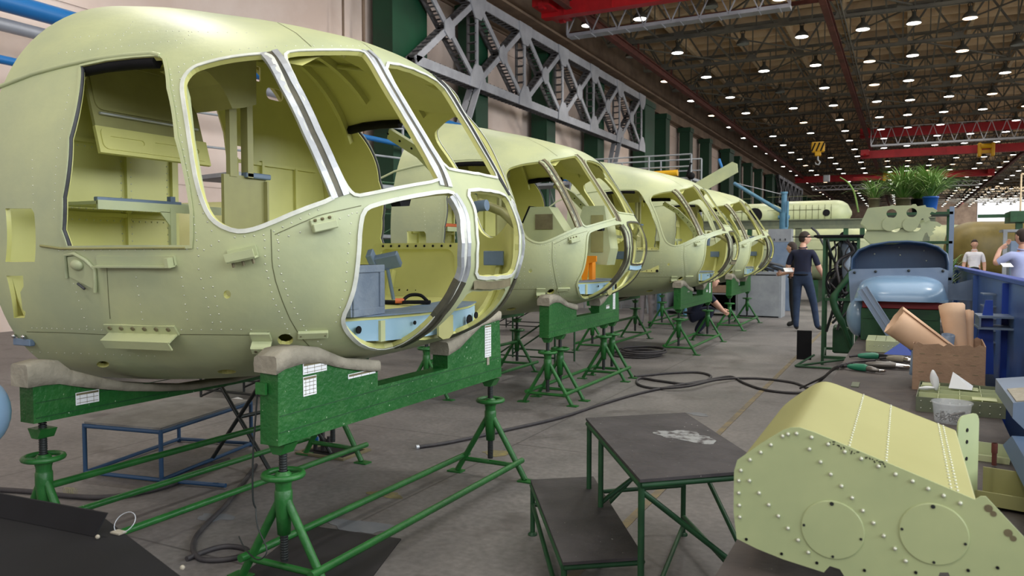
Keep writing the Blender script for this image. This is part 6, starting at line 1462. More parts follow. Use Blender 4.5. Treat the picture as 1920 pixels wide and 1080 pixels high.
b = MB(); b.lathe((0, 0, 0), [(0, .002), (.068, .002), (.078, .085), (.083, .087), (.083, .094), (.077, .094), (.066, .005), (0, .005)], 32, cap=False); b.build('tub', gm, t)
b = MB(); rd = random.Random(2)
for i in range(140):
    a = rd.uniform(0, 6.28); r_ = .06 * math.sqrt(rd.random()); z = .008 + rd.random() * .028
    b.cyl((r_ * math.cos(a), r_ * math.sin(a), z), (r_ * math.cos(a) + rd.uniform(-.008, .008), r_ * math.sin(a) + rd.uniform(-.008, .008), z + rd.uniform(0, .006)), .0025, seg=5)
b.cyl((.0, .01, .03), (.05, -.01, .05), .006, seg=8); b.build('rivet_fill', MAT['toolgrey'], t, kind='stuff')
# pneumatic drills and tools
def drill(p, rz, m1, m2, label, L=.20):
    t = thing('pneumatic_drill', p, rz, label, 'drill')
    b = MB(); b.tube([(-.5 * L, 0, .022), (-.44 * L, 0, .022), (-.25 * L, 0, .024), (0, 0, .026), (.1 * L, 0, .024)], [.010, .016, .022, .024, .020], 14); b.build('body', MAT[m1], t)
    b = MB(); b.tube([(.1 * L, 0, .024), (.22 * L, 0, .022), (.34 * L, 0, .020), (.36 * L, 0, .020), (.46 * L, 0, .018)], [.018, .019, .016, .012, .011], 12); b.build('collar', MAT[m2], t)
    b = MB(); b.tube([(.45 * L, 0, .018), (.52 * L, .01, .018), (.55 * L, .024, .018)], [.011, .010, .009], 10); b.cyl((.53 * L, .02, .014), (.53 * L, .045, .012), .003, seg=6); b.build('angle_head', MAT['chrome'], t)
    b = MB(); b.tube([(-.5 * L, 0, .022), (-.62 * L, .005, .018), (-.75 * L, .0, .014)], .009, 8); b.build('inlet', MAT['hose'], t)
p = at(1620, 697, Z=BZ); drill((p.x, p.y, BZ), R(-28), 'toolgreen', 'toolgrey', 'green-handled pneumatic drill lying nearest on the bench', .22)
p = at(1670, 692, Z=BZ); drill((p.x, p.y, BZ), R(-4), 'toolgrey', 'chrome', 'grey steel pneumatic drill beside the green one', .30)
p = at(1640, 674, Z=BZ); drill((p.x, p.y, BZ), R(8), 'toolgreen', 'black', 'second green pneumatic drill lying behind the grey one', .22)
p = at(1690, 680, Z=BZ); drill((p.x, p.y, BZ), R(-25), 'felt', 'chrome', 'beige-handled pneumatic drill against the cardboard box', .2)
hose('tool_hose', [(1500, 728, .02), (1545, 706, .25), (1565, 690, .68), (1590, 682, .70), (1612, 678, .70), (1640, 676, .70)], 'thin dark hose joining the drills at the bench edge', .010)
b = MB(); p = at(1685, 664, Z=BZ); b.add([(p.x - .10, p.y - .05, BZ), (p.x + .10, p.y - .05, BZ), (p.x + .12, p.y + .12, BZ), (p.x - .08, p.y + .1, BZ), (p.x + .02, p.y + .04, BZ + .09)], [(0, 1, 4), (1, 2, 4), (2, 3, 4), (3, 0, 4), (3, 2, 1, 0)], 0)
b.build('blue_cloth', MAT['benchblue2'], label='bright blue cloth heaped beside the cardboard box', cat='cloth')
b = MB(); p = at(1604, 722, Z=BZ); b.box((p.x, p.y, BZ + .003), (.04, .16, .005)); b.build('green_strip', MAT['greendull'], label='dull green metal strip lying in front of the drills', cat='strip')
b = MB(); p = at(1660, 662, Z=BZ)
b.box((p.x - .0, p.y + .22, BZ + .045), (.27, .40, .09), bev=.003)
for x in (-.07, .0, .07): b.box((p.x + x, p.y + .22, BZ + .0905), (.003, .39, .003), 1)
for i in range(8): b.ball((p.x - .11 + .032 * i, p.y + .018, BZ + .05), .004, 6, 4, 2)
b.build('riveted_block', [MAT['primer'], MAT['seam'], MAT['rivet']], label='pale yellow riveted block on the bench in front of the blue cowling', cat='aircraft part')
# dark green chest with red strip under the cowling
t = thing('green_chest', (-.02, 7.55, BZ), 0, 'dark green chest with a red top strip under the blue cowling', 'chest')
b = MB(); b.box((0, 0, .14), (.60, .5, .28), bev=.004); b.box((0, -.255, .20), (.56, .01, .02)); b.build('body', MAT['greendark'], t)
b = MB(); b.box((0.02, -.01, .315), (.62, .52, .07), bev=.004); b.build('red_strip', MAT['redpaint'], t)
# blue cowling: smooth dome, lip plate and dark upper shell
t = thing('blue_cowling', (-.02, 7.55, 0), 0, 'glossy light blue engine cowling with a dark blue arched back, on the bench', 'aircraft part')
b = MB(); vs = []; nu, nv = 28, 14
for j in range(nv + 1):
    v = j / nv
    for i in range(nu + 1):
        u = -1 + 2 * i / nu
        x = .37 * u * (1 - .10 * v); prof_ = (1 - abs(u) ** 3.2) ** (1 / 3.2)
        y = -.38 * math.cos(v * math.pi / 2) ** .9 * (prof_ * .85 + .15); z = 1.045 + .21 * (math.sin(v * math.pi / 2) ** .8) * (prof_ * .75 + .25)
        vs.append((x, y, z))
b.add(vs, [(j * (nu + 1) + i, j * (nu + 1) + i + 1, (j + 1) * (nu + 1) + i + 1, (j + 1) * (nu + 1) + i) for j in range(nv) for i in range(nu)], 0, True)
b.box((0, -.02, 1.05), (.70, .60, .02)); b.build('dome', MAT['cowlblue'], t)
b = MB(); b.prism([(-.40, 1.00), (-.42, 1.28), (-.38, 1.305), (.30, 1.325), (.36, 1.30), (.36, 1.05), (.30, 1.05)], .0, .012, 'y'); b.build('lip_plate', MAT['steelblue'], t)
b = MB()
for x, z in ((-.37, 1.275), (-.20, 1.285), (.06, 1.295), (.32, 1.295)): b.ball((x, -.006, z), .012, 10, 6)
b.build('lip_bolts', MAT['screw'], t)
arc = [(-.40, 1.30), (-.395, 1.40), (-.34, 1.475), (-.24, 1.52), (-.10, 1.545), (.05, 1.55), (.18, 1.535), (.28, 1.50), (.345, 1.44), (.36, 1.36), (.36, 1.30)]
b = MB(); vs = []; 
for (x, z) in arc: vs += [(x, .02, z), (x * .96, .26, 1.30 + (z - 1.30) * .9)]
b.add(vs, [(2 * i, 2 * i + 2, 2 * i + 3, 2 * i + 1) for i in range(len(arc) - 1)], 0, True)
b.prism([(x * .96, 1.30 + (z - 1.30) * .9) for x, z in arc], .26, .266, 'y'); b.build('back_shell', MAT['cowldark'], t, fixn=True)
b = MB(); b.tube([(x, .02, z) for x, z in arc], .009, 8); b.build('edge_bead', MAT['cowldark'], t)
b = MB()
for x, z in ((-.22, 1.46), (-.02, 1.52), (-.01, 1.45), (.18, 1.49), (.20, 1.40)): b.ball((x, .255, z - .02), .008, 8, 5)
b.build('shell_rivets', MAT['rivet'], t)
# hanging side cowling at the left
b = MB(); vs = []; nu, nv = 12, 12
b.ball((0, 0, 0), .5, 20, 14, 0, (.22, .34, .36)); o = b.build('side_cowling', MAT['cowlblue'], label='rounded pale blue cowling half beside the dark green chest', cat='aircraft part'); o.location = (-.345, 7.60, .88)
# leaning blue channel
p0 = at(1657, 603, Y=7.0); p1 = at(1617, 541, Y=7.05)
p0 = p0 - (p1 - p0) * ((p0.z - BZ - .012) / (p1.z - p0.z))
t = thing('leaning_channel', p0, 0, 'blue-grey channel section leaning against the blue cowling', 'aircraft part')
b = MB(); d = (p1 - p0)
b.beam((0, 0, 0), d, .085, .004, up=(0, -1, 0))
s_ = d.normalized().cross(Vector((0, -1, 0))).normalized()
for k in (-.04, 0.0, .04): b.beam(s_ * k + Vector((0, -.008, 0)), d + s_ * k + Vector((0, -.008, 0)), .006, .018, up=(0, -1, 0))
b.build('channel', MAT['steelblue'], t)
# yellow-green plates with lightening holes stacked on the cowling
def holed(name, loc, s, label, tilt, discs=True, rz=0):
    t = thing(name, loc, rz, label, 'aircraft part'); t.rotation_euler = (tilt, 0, rz)
    def circ(cx, cz, r_): return [(cx + r_ * math.cos(2 * math.pi * k / 20), cz + r_ * math.sin(2 * math.pi * k / 20)) for k in range(20)]
    out = [(-.30, .06), (-.24, .0), (-.05, .0), (.06, .03), (.17, .03), (.19, .09), (.205, .10), (.22, .06), (.26, .085), (.245, .105), (.27, .12), (.255, .135), (.27, .155), (.30, .145), (.315, .165), (.28, .19), (.23, .195), (.22, .215), (.16, .205), (.145, .225), (.12, .225), (.11, .215), (-.02, .215), (-.04, .225), (-.06, .215), (-.24, .20)]
    out = [(x * s, z * s) for x, z in out]
    b = MB(); b.plate(out, [circ(-.045 * s, .145 * s, .042 * s), circ(.115 * s, .15 * s, .042 * s)], 0, .004, 'y'); b.build('plate', MAT['primer'], t)
    b = MB(); b.prism([(-.29 * s, .055 * s), (-.24 * s, .004), (-.05 * s, .004), (.06 * s, .03 * s), (.17 * s, .03 * s), (.17 * s, .024 * s), (.06 * s, .02 * s), (-.05 * s, -.004), (-.245 * s, -.004), (-.296 * s, .05 * s)], .0, .20, 'y'); b.build('flange', MAT['primer_bench'], t)
    if discs:
        for x, z in ((-.06, .05), (.105, .045)):
            b = MB(); b.cyl((x * s, -.006, z * s), (x * s, -.002, z * s), .062 * s, seg=28, smooth=False); b.build('cover_disc', MAT['primer'], t)
    return t
holed('holed_plate', (-.06, 7.62, 1.655), .98, 'pale yellow-green plate with two round holes and loose covers, topmost above the cowling', R(12))
holed('holed_plate', (-.03, 7.66, 1.53), 1.0, 'lower yellow-green holed plate resting on the dark blue cowling back', R(6), False)
# plant shelf and spider plants
t = thing('steel_rack', (.12, 8.75, 0), 0, 'green steel rack with a grey-blue post carrying the plants', 'rack')
for x, y, m in ((.28, -.25, 'steelblue'), (-.36, -.25, 'greendark'), (.28, .25, 'greendark'), (-.36, .25, 'greendark')):
    b = MB(); b.box((x, y, .945), (.04, .04, 1.89)); b.build('post', MAT[m], t)
for z in (1.20, 1.55, 1.83):
    b = MB(); b.box((-.04, 0, z), (.66, .54, .025)); b.build('shelf', MAT['greendark'], t)
def plant(x, y, z, n, L, label, m, seed, pot='potblue', r_=.07):
    t = thing('spider_plant', (x, y, z), 0, label, 'plant', None)
    b = MB(); b.lathe((0, 0, 0), [(r_ * .75, 0), (r_, .14), (r_ * 1.06, .14), (r_ * 1.06, .155), (r_ * .94, .155), (r_ * .9, .12), (0, .12)], 20, cap=False); b.lathe((0, 0, 0), [(0, .0), (r_ * .75, 0)], 20, cap=False); b.build('pot', MAT[pot], t)
    rd = random.Random(seed); b = MB()
    for i in range(n):
        a = rd.uniform(0, 2 * math.pi); l_ = L * rd.uniform(.55, 1.1); el = rd.uniform(.75, 1.5); w_ = rd.uniform(.004, .008); pts = []
        for k in range(7):
            s = k / 6; h = l_ * (math.sin(el) * s - .55 * s * s * s * (1.25 - .45 * el)); rr = l_ * (math.cos(el) * s + .25 * s * s)
            pts.append(Vector((math.cos(a) * rr, math.sin(a) * rr, .12 + h)))
        sd = Vector((-math.sin(a), math.cos(a), 0)); vs = []
        for k, p in enumerate(pts):
            ww = w_ * (1 - (k / 6) ** 2.2) + .0008; vs += [p - sd * ww, p + Vector((0, 0, -ww * .4)), p + sd * ww]
        b.add(vs, [f_ for k in range(6) for f_ in ((3 * k, 3 * k + 1, 3 * k + 4, 3 * k + 3), (3 * k + 1, 3 * k + 2, 3 * k + 5, 3 * k + 4))], rd.choice((0, 0, 1)), True)
    o = b.build('leaves', [MAT['leaf'], MAT[m]], t, kind='stuff', fixn=False)
plant(.22, 8.62, 1.843, 300, .50, 'bushy spider plant in a blue pot at the right end of the rack', 'leafpale', 1)
plant(-.02, 8.72, 1.843, 320, .52, 'dense drooping spider plant in the middle of the rack', 'leafpale', 2, 'brownframe')
plant(-.28, 8.62, 1.843, 90, .36, 'small spiky spider plant at the left end of the rack', 'leafpale', 3, 'brownframe', .055)
plant(.12, 8.95, 1.843, 240, .52, 'darker green spider plant behind the middle one', 'leaf', 4, 'black')
b = MB(); b.tube(spline([(-.42, 8.6, 1.86), (-.46, 8.6, 2.05), (-.52, 8.6, 2.16), (-.60, 8.6, 2.22)], 4), [.010] * 9 + [.006] * 4, 6); b.build('long_leaf', MAT['leaf'], label='single long stem bending left above the plants', cat='plant')
plant(.40, 9.3, .95, 80, .55, 'trailing green plant low behind the blue partition', 'leafpale', 6, 'black')
# blue partition along the right
t = thing('blue_partition', (.58, 7.4, 0), R(1.1), 'long blue steel partition along the right edge of the bench', 'partition')
b = MB(); b.box((0, 0, .64), (.03, 7.6, 1.27)); b.build('panel', MAT['benchblue'], t)
b = MB(); b.box((0, 0, 1.285), (.08, 7.62, .03), bev=.004); b.build('top_rail', MAT['benchblue2'], t)
for y in (-3.3, -1.6, .2, 2.2, 3.6):
    b = MB(); b.box((-.03, y, .66), (.04, .05, 1.2)); b.build('stiffener', MAT['benchblue2'] if y < -1 else MAT['benchblue'], t)
b = MB(); b.prism([(0, .75), (-.34, 1.17), (-.34, 1.13), (-.03, .55)], -1.06, -1.03, 'y') ; 
b = MB(); b.box((-.10, -1.75, .99), (.20, .26, .012)); b.box((-.10, -1.75, 1.06), (.20, .26, .012)); b.box((-.19, -1.75, 1.025), (.01, .26, .06)); b.build('louvre_shelf', MAT['steelblue'], t)
for i in range(5):
    b = MB(); b.box((-.05, -.95, .82 + .085 * i), (.09, .22, .008), M=None); b.build('louvre', MAT['steelblue'], t)
t = thing('wedge_bracket', (.40, 7.9, 1.06), R(0), 'grey-blue tapered bracket jutting from the blue partition toward the cowling', 'bracket')
b = MB(); b.prism([(-.26, .03), (.15, .16), (.15, -.02), (-.24, -.02)], -.01, .0, 'y'); b.prism([(-.26, -.02), (.15, -.02), (.15, .25), (-.24, .25)], -.03, -.02, 'z'); b.build('bracket', MAT['steelblue'], t)
b = MB(); b.prism([(at(1818, 735, Y=5.6).x, BZ), (at(1862, 735, Y=5.6).x, BZ), (at(1862, 560, Y=5.6).x, 1.16), (at(1848, 560, Y=5.6).x, 1.16)], 5.6, 5.62, 'y'); b.build('blue_gusset', MAT['benchblue2'], label='bright blue triangular gusset plate behind the cardboard box', cat='plate')
# near grey-blue parts at the right edge
t = thing('capped_block', (.45, 3.45, BZ), 0, 'grey-blue block with a pale felt-lined top at the right edge', 'aircraft part')
b = MB(); b.prism([(-.10, .18), (-.10, .235), (.0, .25), (.3, .25), (.3, .02), (.06, .02)], -.28, .30, 'y'); b.build('block', MAT['steelblue'], t)
b = MB(); b.prism([(-.09, .237), (.0, .252), (.3, .252), (.3, .256), (.0, .256), (-.09, .241)], -.27, .0, 'y'); b.build('felt_top', MAT['felt'], t)
t = thing('dark_bracket', (.40, 2.75, BZ), 0, 'dark slate-blue folded bracket with studs at the right edge beside the housing', 'bracket')
b = MB(); b.prism([(-.085, .10), (-.06, .135), (.3, .15), (.3, .02), (.02, -.0), (-.03, .0)], -.50, .34, 'y'); b.build('bracket', MAT['cowldark'], t)
b = MB(); 
b.prism([(-.05, .1365), (.3, .1515), (.3, .1555), (-.05, .1405)], -.48, .1, 'y'); b.build('face_plate', MAT['cratepaint'], t)
b = MB(); rd = random.Random(8)
for i in range(9): 
    x = rd.uniform(-.03, .12); y = rd.uniform(-.42, .05); b.cyl((x, y, .138), (x, y, .152), .006, seg=8)
b.build('studs', MAT['silver'], t)
# green wheeled frame beside the bench with hoses and cables
t = thing('cable_cart', (-.74, 11.2, 0), R(3), 'green steel tube cart hung with cables and hoses beside the two workers', 'cart')
for x, y in ((-.20, -.5), (.20, -.5), (-.20, .5), (.20, .5)):
    b = MB(); b.box((x, y, .82), (.035, .035, 1.64)); b.build('post', MAT['greendark'], t)
for z in (.10, .85, 1.62):
    b = MB()
    for y in (-.5, .5): b.box((0, y, z), (.4, .035, .035))
    for x in (-.2, .2): b.box((x, 0, z), (.035, 1.0, .035))
    b.build('frame_rail', MAT['greendark'], t)
b = MB(); b.box((.10, 0, 1.66), (.85, 1.1, .03), bev=.01); b.prism([(-.32, -.2), (-.32, .3), (-.62, .1), (-.62, -.1)], 1.655, 1.665, 'z'); b.build('top_sheet', MAT['black'], t)
b = MB(); b.tube(spline([(.18, -.50, 1.30), (.06, -.54, 1.1), (-.07, -.55, .90), (-.06, -.55, .74), (.05, -.54, .50), (.14, -.50, .22)], 4), [.035] * 8 + [.045] * 8 + [.03] * 5, 6); b.beam((.17, -.46, 1.1), (.08, -.44, .5), .16, .05, up=(0, 1, 0)); b.build('bent_arm', MAT['greendark'], t)
rd = random.Random(12)
for k in range(12):
    b = MB(); x = rd.uniform(-.1, .24); y = rd.uniform(-.5, -.1); pts = [(x + rd.uniform(-.10, .10), y + rd.uniform(-.06, .06), 1.62 - 1.1 * i / 7 * rd.uniform(.8, 1.1)) for i in range(8)]
    b.tube(spline(pts, 4), rd.choice((.008, .012, .018)), 6); b.build('cable', MAT[rd.choice(('black', 'hose', 'screw', 'hose'))], t)
for dx, dz, hh, m_ in ((.04, .12, .34, 'greendark'), (.0, .9, .30, 'black'), (.08, 1.28, .3, 'screw')):
    b = MB(); b.box((dx, .05, dz + hh / 2), (.26, .5, hh), bev=.02); b.build('equipment_box', MAT[m_], t)
b = MB(); b.tube([(-.02 + .15 * math.cos(a), -.45 + .03 * math.sin(a), 1.05 + .17 * math.sin(a)) for a in [6.283 * k / 24 for k in range(24)]], .014, 6, closed=True); b.tube([(-.04 + .13 * math.cos(a), -.42, 1.10 + .15 * math.sin(a)) for a in [6.283 * k / 24 for k in range(24)]], .012, 6, closed=True); b.build('hose_coil', MAT['black'], t)
b = MB(); b.tube(spline([(.0, -.3, 1.58), (.06, -.35, 1.45), (.06, -.42, 1.2), (.1, -.4, 1.0)], 5), .05, 10); b.build('duct_bundle', MAT['cratepaint'], t)
b = MB(); b.box((-.42, -.55, .25), (.18, .03, .38), bev=.005); b.build('hanging_plate', MAT['black'], t)
b = MB()
b.cyl((-.5, -.9, .02), (.25, -.5, .12), .014, seg=8); b.cyl((-.5, -.9, .02), (-.3, -.5, .12), .014, seg=8); b.cyl((-.5, -.9, .02), (.3, -1.0, .02), .014, seg=8); b.cyl((.3, -1.0, .02), (.3, -.5, .12), .014, seg=8); b.build('tow_bar', MAT['greendark'], t)
b = MB(); b.tube(spline([at(1604, 455, Y=11.0), at(1596, 440, Y=11.0), at(1575, 400, Y=11.05), at(1558, 385, Y=11.1), at(1553, 379, Y=11.1)], 4), .032, 10); b.build('exhaust_hose', MAT['rubber'], t)
# ================================================================ PEOPLE
def person(loc, face, J, mats, label, hair=True, extras=None, sc=1.0, headrot=0.0):
    """one continuous skinned body; local x right, y forward, z up. J overrides joint positions"""
    P = dict(pel=(0, 0, .95), wai=(0, 0, 1.06), che=(0, .01, 1.27), ncb=(0, -.01, 1.46), nck=(0, .0, 1.53), hdb=(0, .012, 1.58),
             shl=(-.17, -.01, 1.42), ell=(-.23, -.03, 1.13), wrl=(-.24, .06, .88), hal=(-.24, .09, .80),
             shr=(.17, -.01, 1.42), elr=(.23, -.03, 1.13), wrr=(.24, .06, .88), har=(.24, .09, .80),
             hil=(-.09, 0, .90), knl=(-.10, .02, .50), anl=(-.10, -.02, .09), tol=(-.11, .12, .045),
             hir=(.09, 0, .90), knr=(.10, .02, .50), anr=(.10, -.02, .09), tor=(.11, .12, .045), head=(0, .02, 1.66))
    P.update(J)
    Rd = dict(pel=(.165, .12), wai=(.15, .105), che=(.175, .12), ncb=(.085, .08), nck=(.055, .06), hdb=(.055, .06), shl=(.075, .07), ell=(.048, .048), wrl=(.028, .032), hal=(.022, .036),
              shr=(.075, .07), elr=(.048, .048), wrr=(.028, .032), har=(.022, .036), hil=(.098, .10), knl=(.065, .068), anl=(.045, .05), tol=(.042, .032), hir=(.098, .10), knr=(.065, .068), anr=(.045, .05), tor=(.042, .032))
    E = [('pel', 'wai', 't'), ('wai', 'che', 's'), ('che', 'ncb', 's'), ('ncb', 'nck', 'k'), ('nck', 'hdb', 'k'), ('che', 'shl', 's'), ('shl', 'ell', 's2'), ('ell', 'wrl', 'k'), ('wrl', 'hal', 'k'),
         ('che', 'shr', 's'), ('shr', 'elr', 's2'), ('elr', 'wrr', 'k'), ('wrr', 'har', 'k'), ('pel', 'hil', 't'), ('hil', 'knl', 't'), ('knl', 'anl', 't'), ('anl', 'tol', 'b'), ('pel', 'hir', 't'), ('hir', 'knr', 't'), ('knr', 'anr', 't'), ('anr', 'tor', 'b')]
    names = list(Rd)
    me = bpy.data.meshes.new('body_src'); me.from_pydata([P[n] for n in names], [(names.index(a), names.index(b_)) for a, b_, _ in E], [])
    o = bpy.data.objects.new('body_src', me); COL.objects.link(o)
    sk = o.modifiers.new('s', 'SKIN'); su = o.modifiers.new('u', 'SUBSURF'); su.levels = 2; su.render_levels = 2
    for i, n in enumerate(names):
        v = me.skin_vertices[0].data[i]; v.radius = Rd[n]; v.use_root = (n == 'pel')
    dg = bpy.context.evaluated_depsgraph_get(); ev = o.evaluated_get(dg); m2 = bpy.data.meshes.new_from_object(ev)
    bpy.data.objects.remove(o)
    VS = [v.co.copy() for v in m2.vertices]; FS = [tuple(p.vertices) for p in m2.polygons]
    mi = {'skin': 0, 'shirt': 1, 'trousers': 2, 'shoe': 3}
    segs = [(Vector(P[a]), Vector(P[b_]), k) for a, b_, k in E]
    b = MB(); ms = []
    for f_ in FS:
        c = sum((VS[i] for i in f_), Vector()) / len(f_); best = None
        for a, e, k in segs:
            d = e - a; tt = max(0, min(1, (c - a).dot(d) / d.length_squared)); dd = (c - a - d * tt).length
            if best is None or dd < best[0]: best = (dd, k, tt)
        k = best[1]
        if k == 's2': k = 's' if best[2] < .80 else 'k'
        ms.append({'k': 0, 's': 1, 't': 2, 'b': 3}[k])
    b.v = [tuple(v) for v in VS]; b.f = FS; b.m = ms; b.sm = [True] * len(FS)
    H = Vector(P['head']); Mh = Matrix.Translation(H) @ Matrix.Rotation(headrot, 4, 'Z')
    # head: shaped ellipsoid with jaw, nose, ears, lips and eyes
    vs = []; fs = []; seg, rg = 20, 14
    for i in range(rg + 1):
        th_ = math.pi * i / rg
        for k in range(seg):
            a = 2 * math.pi * k / seg; x = math.sin(th_) * math.cos(a); y = math.sin(th_) * math.sin(a); z = math.cos(th_)
            w_ = .076 * (1 - .22 * max(0, -z)); d_ = .096 * (1 - .10 * max(0, -z)); y2 = y * d_ + (.012 if z < -.2 and y > 0 else 0) * (-z)
            vs.append((x * w_, y2, z * .118))
    fs = [(i * seg + k, (i + 1) * seg + k, (i + 1) * seg + (k + 1) % seg, i * seg + (k + 1) % seg) for i in range(rg) for k in range(seg)]
    b.add(vs, fs, 0, True, Mh)
    b.add([(-.012, .088, .012), (.012, .088, .012), (.017, .09, -.03), (-.017, .09, -.03), (0, .120, -.026), (0, .098, .014)], [(0, 5, 4, 3), (5, 1, 2, 4), (3, 4, 2), (0, 1, 5)], 0, True, Mh)
    for s in (-1, 1): b.ball((s * .076, -.005, -.005), .026, 8, 6, 0, (.35, .7, 1.1), Mh); b.ball((s * .030, .083, .018), .010, 8, 6, 3, (1.1, .5, .6), Mh)
    b.ball((0, .094, -.058), .018, 8, 5, 0, (1.2, .4, .35), Mh)
    # hands: palm is the skinned tip, five separate fingers
    for sfx, s in (('l', -1), ('r', 1)):
        wr, ha = Vector(P['wr' + sfx]), Vector(P['ha' + sfx]); d = (ha - wr).normalized(); sd = d.cross(Vector((1, 0, 0))); sd = (sd if sd.length > .2 else d.cross(Vector((0, 0, 1)))).normalized(); nn = d.cross(sd)
        for q, (off, L) in enumerate(((-.026, .066), (-.009, .078), (.009, .074), (.026, .058))):
            p0 = ha + sd * off; b.tube([p0, p0 + d * L * .5 + nn * .006, p0 + d * L * .85 + nn * .022], [.010, .009, .007], 6, 0)
        p0 = wr + d * .03 + sd * -.03; b.tube([p0, p0 + d * .03 - sd * .022, p0 + d * .06 - sd * .026 + nn * .01], [.011, .010, .008], 6, 0)
    t = thing('person', loc, face, label, 'person'); t.scale = (sc, sc, sc)
    b.build('body', [MAT['skin'], MAT[mats[0]], MAT[mats[1]], MAT['shoe']], t, fixn=True)
    if hair:
        hb = MB(); vs = []
        for i in range(9):
            th_ = math.pi * .72 * i / 8
            for k in range(seg):
                a = 2 * math.pi * k / seg; x = math.sin(th_) * math.cos(a); y = math.sin(th_) * math.sin(a); z = math.cos(th_)
                fr_ = max(0, y) * max(0, .45 - z) * .10
                vs.append((x * .083, y * .103 - .004 - fr_, max(z, -.58 if y < -.12 else (-.10 if y < .25 else .20 + .2 * y)) * .125 + .002))
        hb.add(vs, [(i * seg + k, (i + 1) * seg + k, (i + 1) * seg + (k + 1) % seg, i * seg + (k + 1) % seg) for i in range(8) for k in range(seg)], 0, True, Mh); hb.build('hair', MAT['hair'], t)
    bl = MB(); pw = Vector(P['pel']).lerp(Vector(P['wai']), .55)
    bl.tube([pw + Vector((.150 * math.cos(a), .112 * math.sin(a), 0)) for a in [6.283 * k / 24 for k in range(24)]], .014, 6, closed=True); bl.build('belt', MAT['black'], t)
    # collar and sleeve hems
    cb = MB(); cb.tube([Vector(P['ncb']) + Vector((.066 * math.cos(a), .068 * math.sin(a) + .0, .035 + .012 * math.sin(a))) for a in [6.283 * k / 20 for k in range(20)]], .012, 6, closed=True); cb.build('collar', MAT[mats[0]], t)
    return t
def P_at(px, py): 
    v = at(px, py, Z=0); return (v.x, v.y, 0)
# navy t-shirt man: seen from behind, head turned right
person(P_at(1503, 621), R(-8), dict(ell=(-.27, .02, 1.13), wrl=(-.20, .20, 1.05), hal=(-.14, .25, 1.04), elr=(.27, .05, 1.12), wrr=(.30, .24, .98), har=(.31, .29, .93), head=(.02, .03, 1.66), anr=(.24, .10, .09), tor=(.28, .24, .045), knr=(.17, .12, .50), anl=(-.09, -.04, .09)), ('navy', 'jeans'), 'person in a navy t-shirt and jeans seen from behind, head turned right', sc=1.03, headrot=R(-62))
t2 = person(P_at(1487, 613), R(95), dict(elr=(.2, -.02, 1.15), wrr=(.12, .22, 1.08), har=(.08, .28, 1.08), ell=(-.22, .02, 1.14), wrl=(-.12, .24, 1.06), hal=(-.06, .28, 1.06), head=(0, .05, 1.60)), ('black', 'trouserdark'), 'person in dark clothes holding white papers, half hidden behind the navy t-shirt', sc=.96, headrot=R(-20))
q = at(1480, 508, Y=15.3)
wbox('held_papers', (at(1478, 506, Y=15.0)), (.16, .12, .01), 'white', 'white papers held by the person in dark clothes', 'paper', rz=R(30), rx=R(35))
# white shirt man in the distance, facing us
p = at(1826, 501, Y=23.4)
person((p.x, 23.4, 0), R(175), dict(), ('shirtwhite', 'trouserdark'), 'person in a short white shirt and dark trousers facing us beyond the blue partition', headrot=R(12))
# man at the right edge on the phone
p = at(1907, 520, Y=13.2)
person((p.x + .06, 13.2, 0), R(28), dict(ell=(-.34, .10, 1.28), wrl=(-.20, .20, 1.50), hal=(-.13, .15, 1.58), elr=(.24, .0, 1.14), wrr=(.20, .18, 1.02), har=(.17, .25, 1.0), head=(.0, .02, 1.67)), ('shirtblue', 'trousergrey'), 'person in a pale blue shirt at the right edge, hand at the ear', headrot=R(12))
p = at(1888, 497, Y=12.95); wbox('paper_sheet', p, (.14, .10, .006), 'white', 'white sheet held low by the person in the pale blue shirt', 'paper', rx=R(30), rz=R(20))
# legs behind the third section and a crouching worker
person(P_at(1213, 614), R(170), dict(anl=(-.09, .0, .09), anr=(.10, .05, .09)), ('shirtblue', 'trousergrey'), 'person standing behind the third section, only grey trousers showing below the hull')
person((-3.15, 13.25, 0), R(-70), dict(pel=(0, -.12, .36), wai=(0, -.08, .46), che=(0, .06, .66), ncb=(0, .16, .80), nck=(0, .20, .86), hdb=(0, .23, .90), head=(0, .26, .97), shl=(-.17, .14, .76), ell=(-.26, .30, .58), wrl=(-.16, .42, .46), hal=(-.12, .48, .42), shr=(.17, .14, .76), elr=(.26, .30, .58), wrr=(.16, .42, .46), har=(.12, .48, .42),
       hil=(-.10, -.08, .34), knl=(-.17, .26, .50), anl=(-.14, .0, .09), tol=(-.15, .13, .045), hir=(.10, -.08, .34), knr=(.17, .26, .50), anr=(.14, .0, .09), tor=(.15, .13, .045)), ('navy', 'navy'), 'person in dark blue overalls crouching behind the third nose stand')
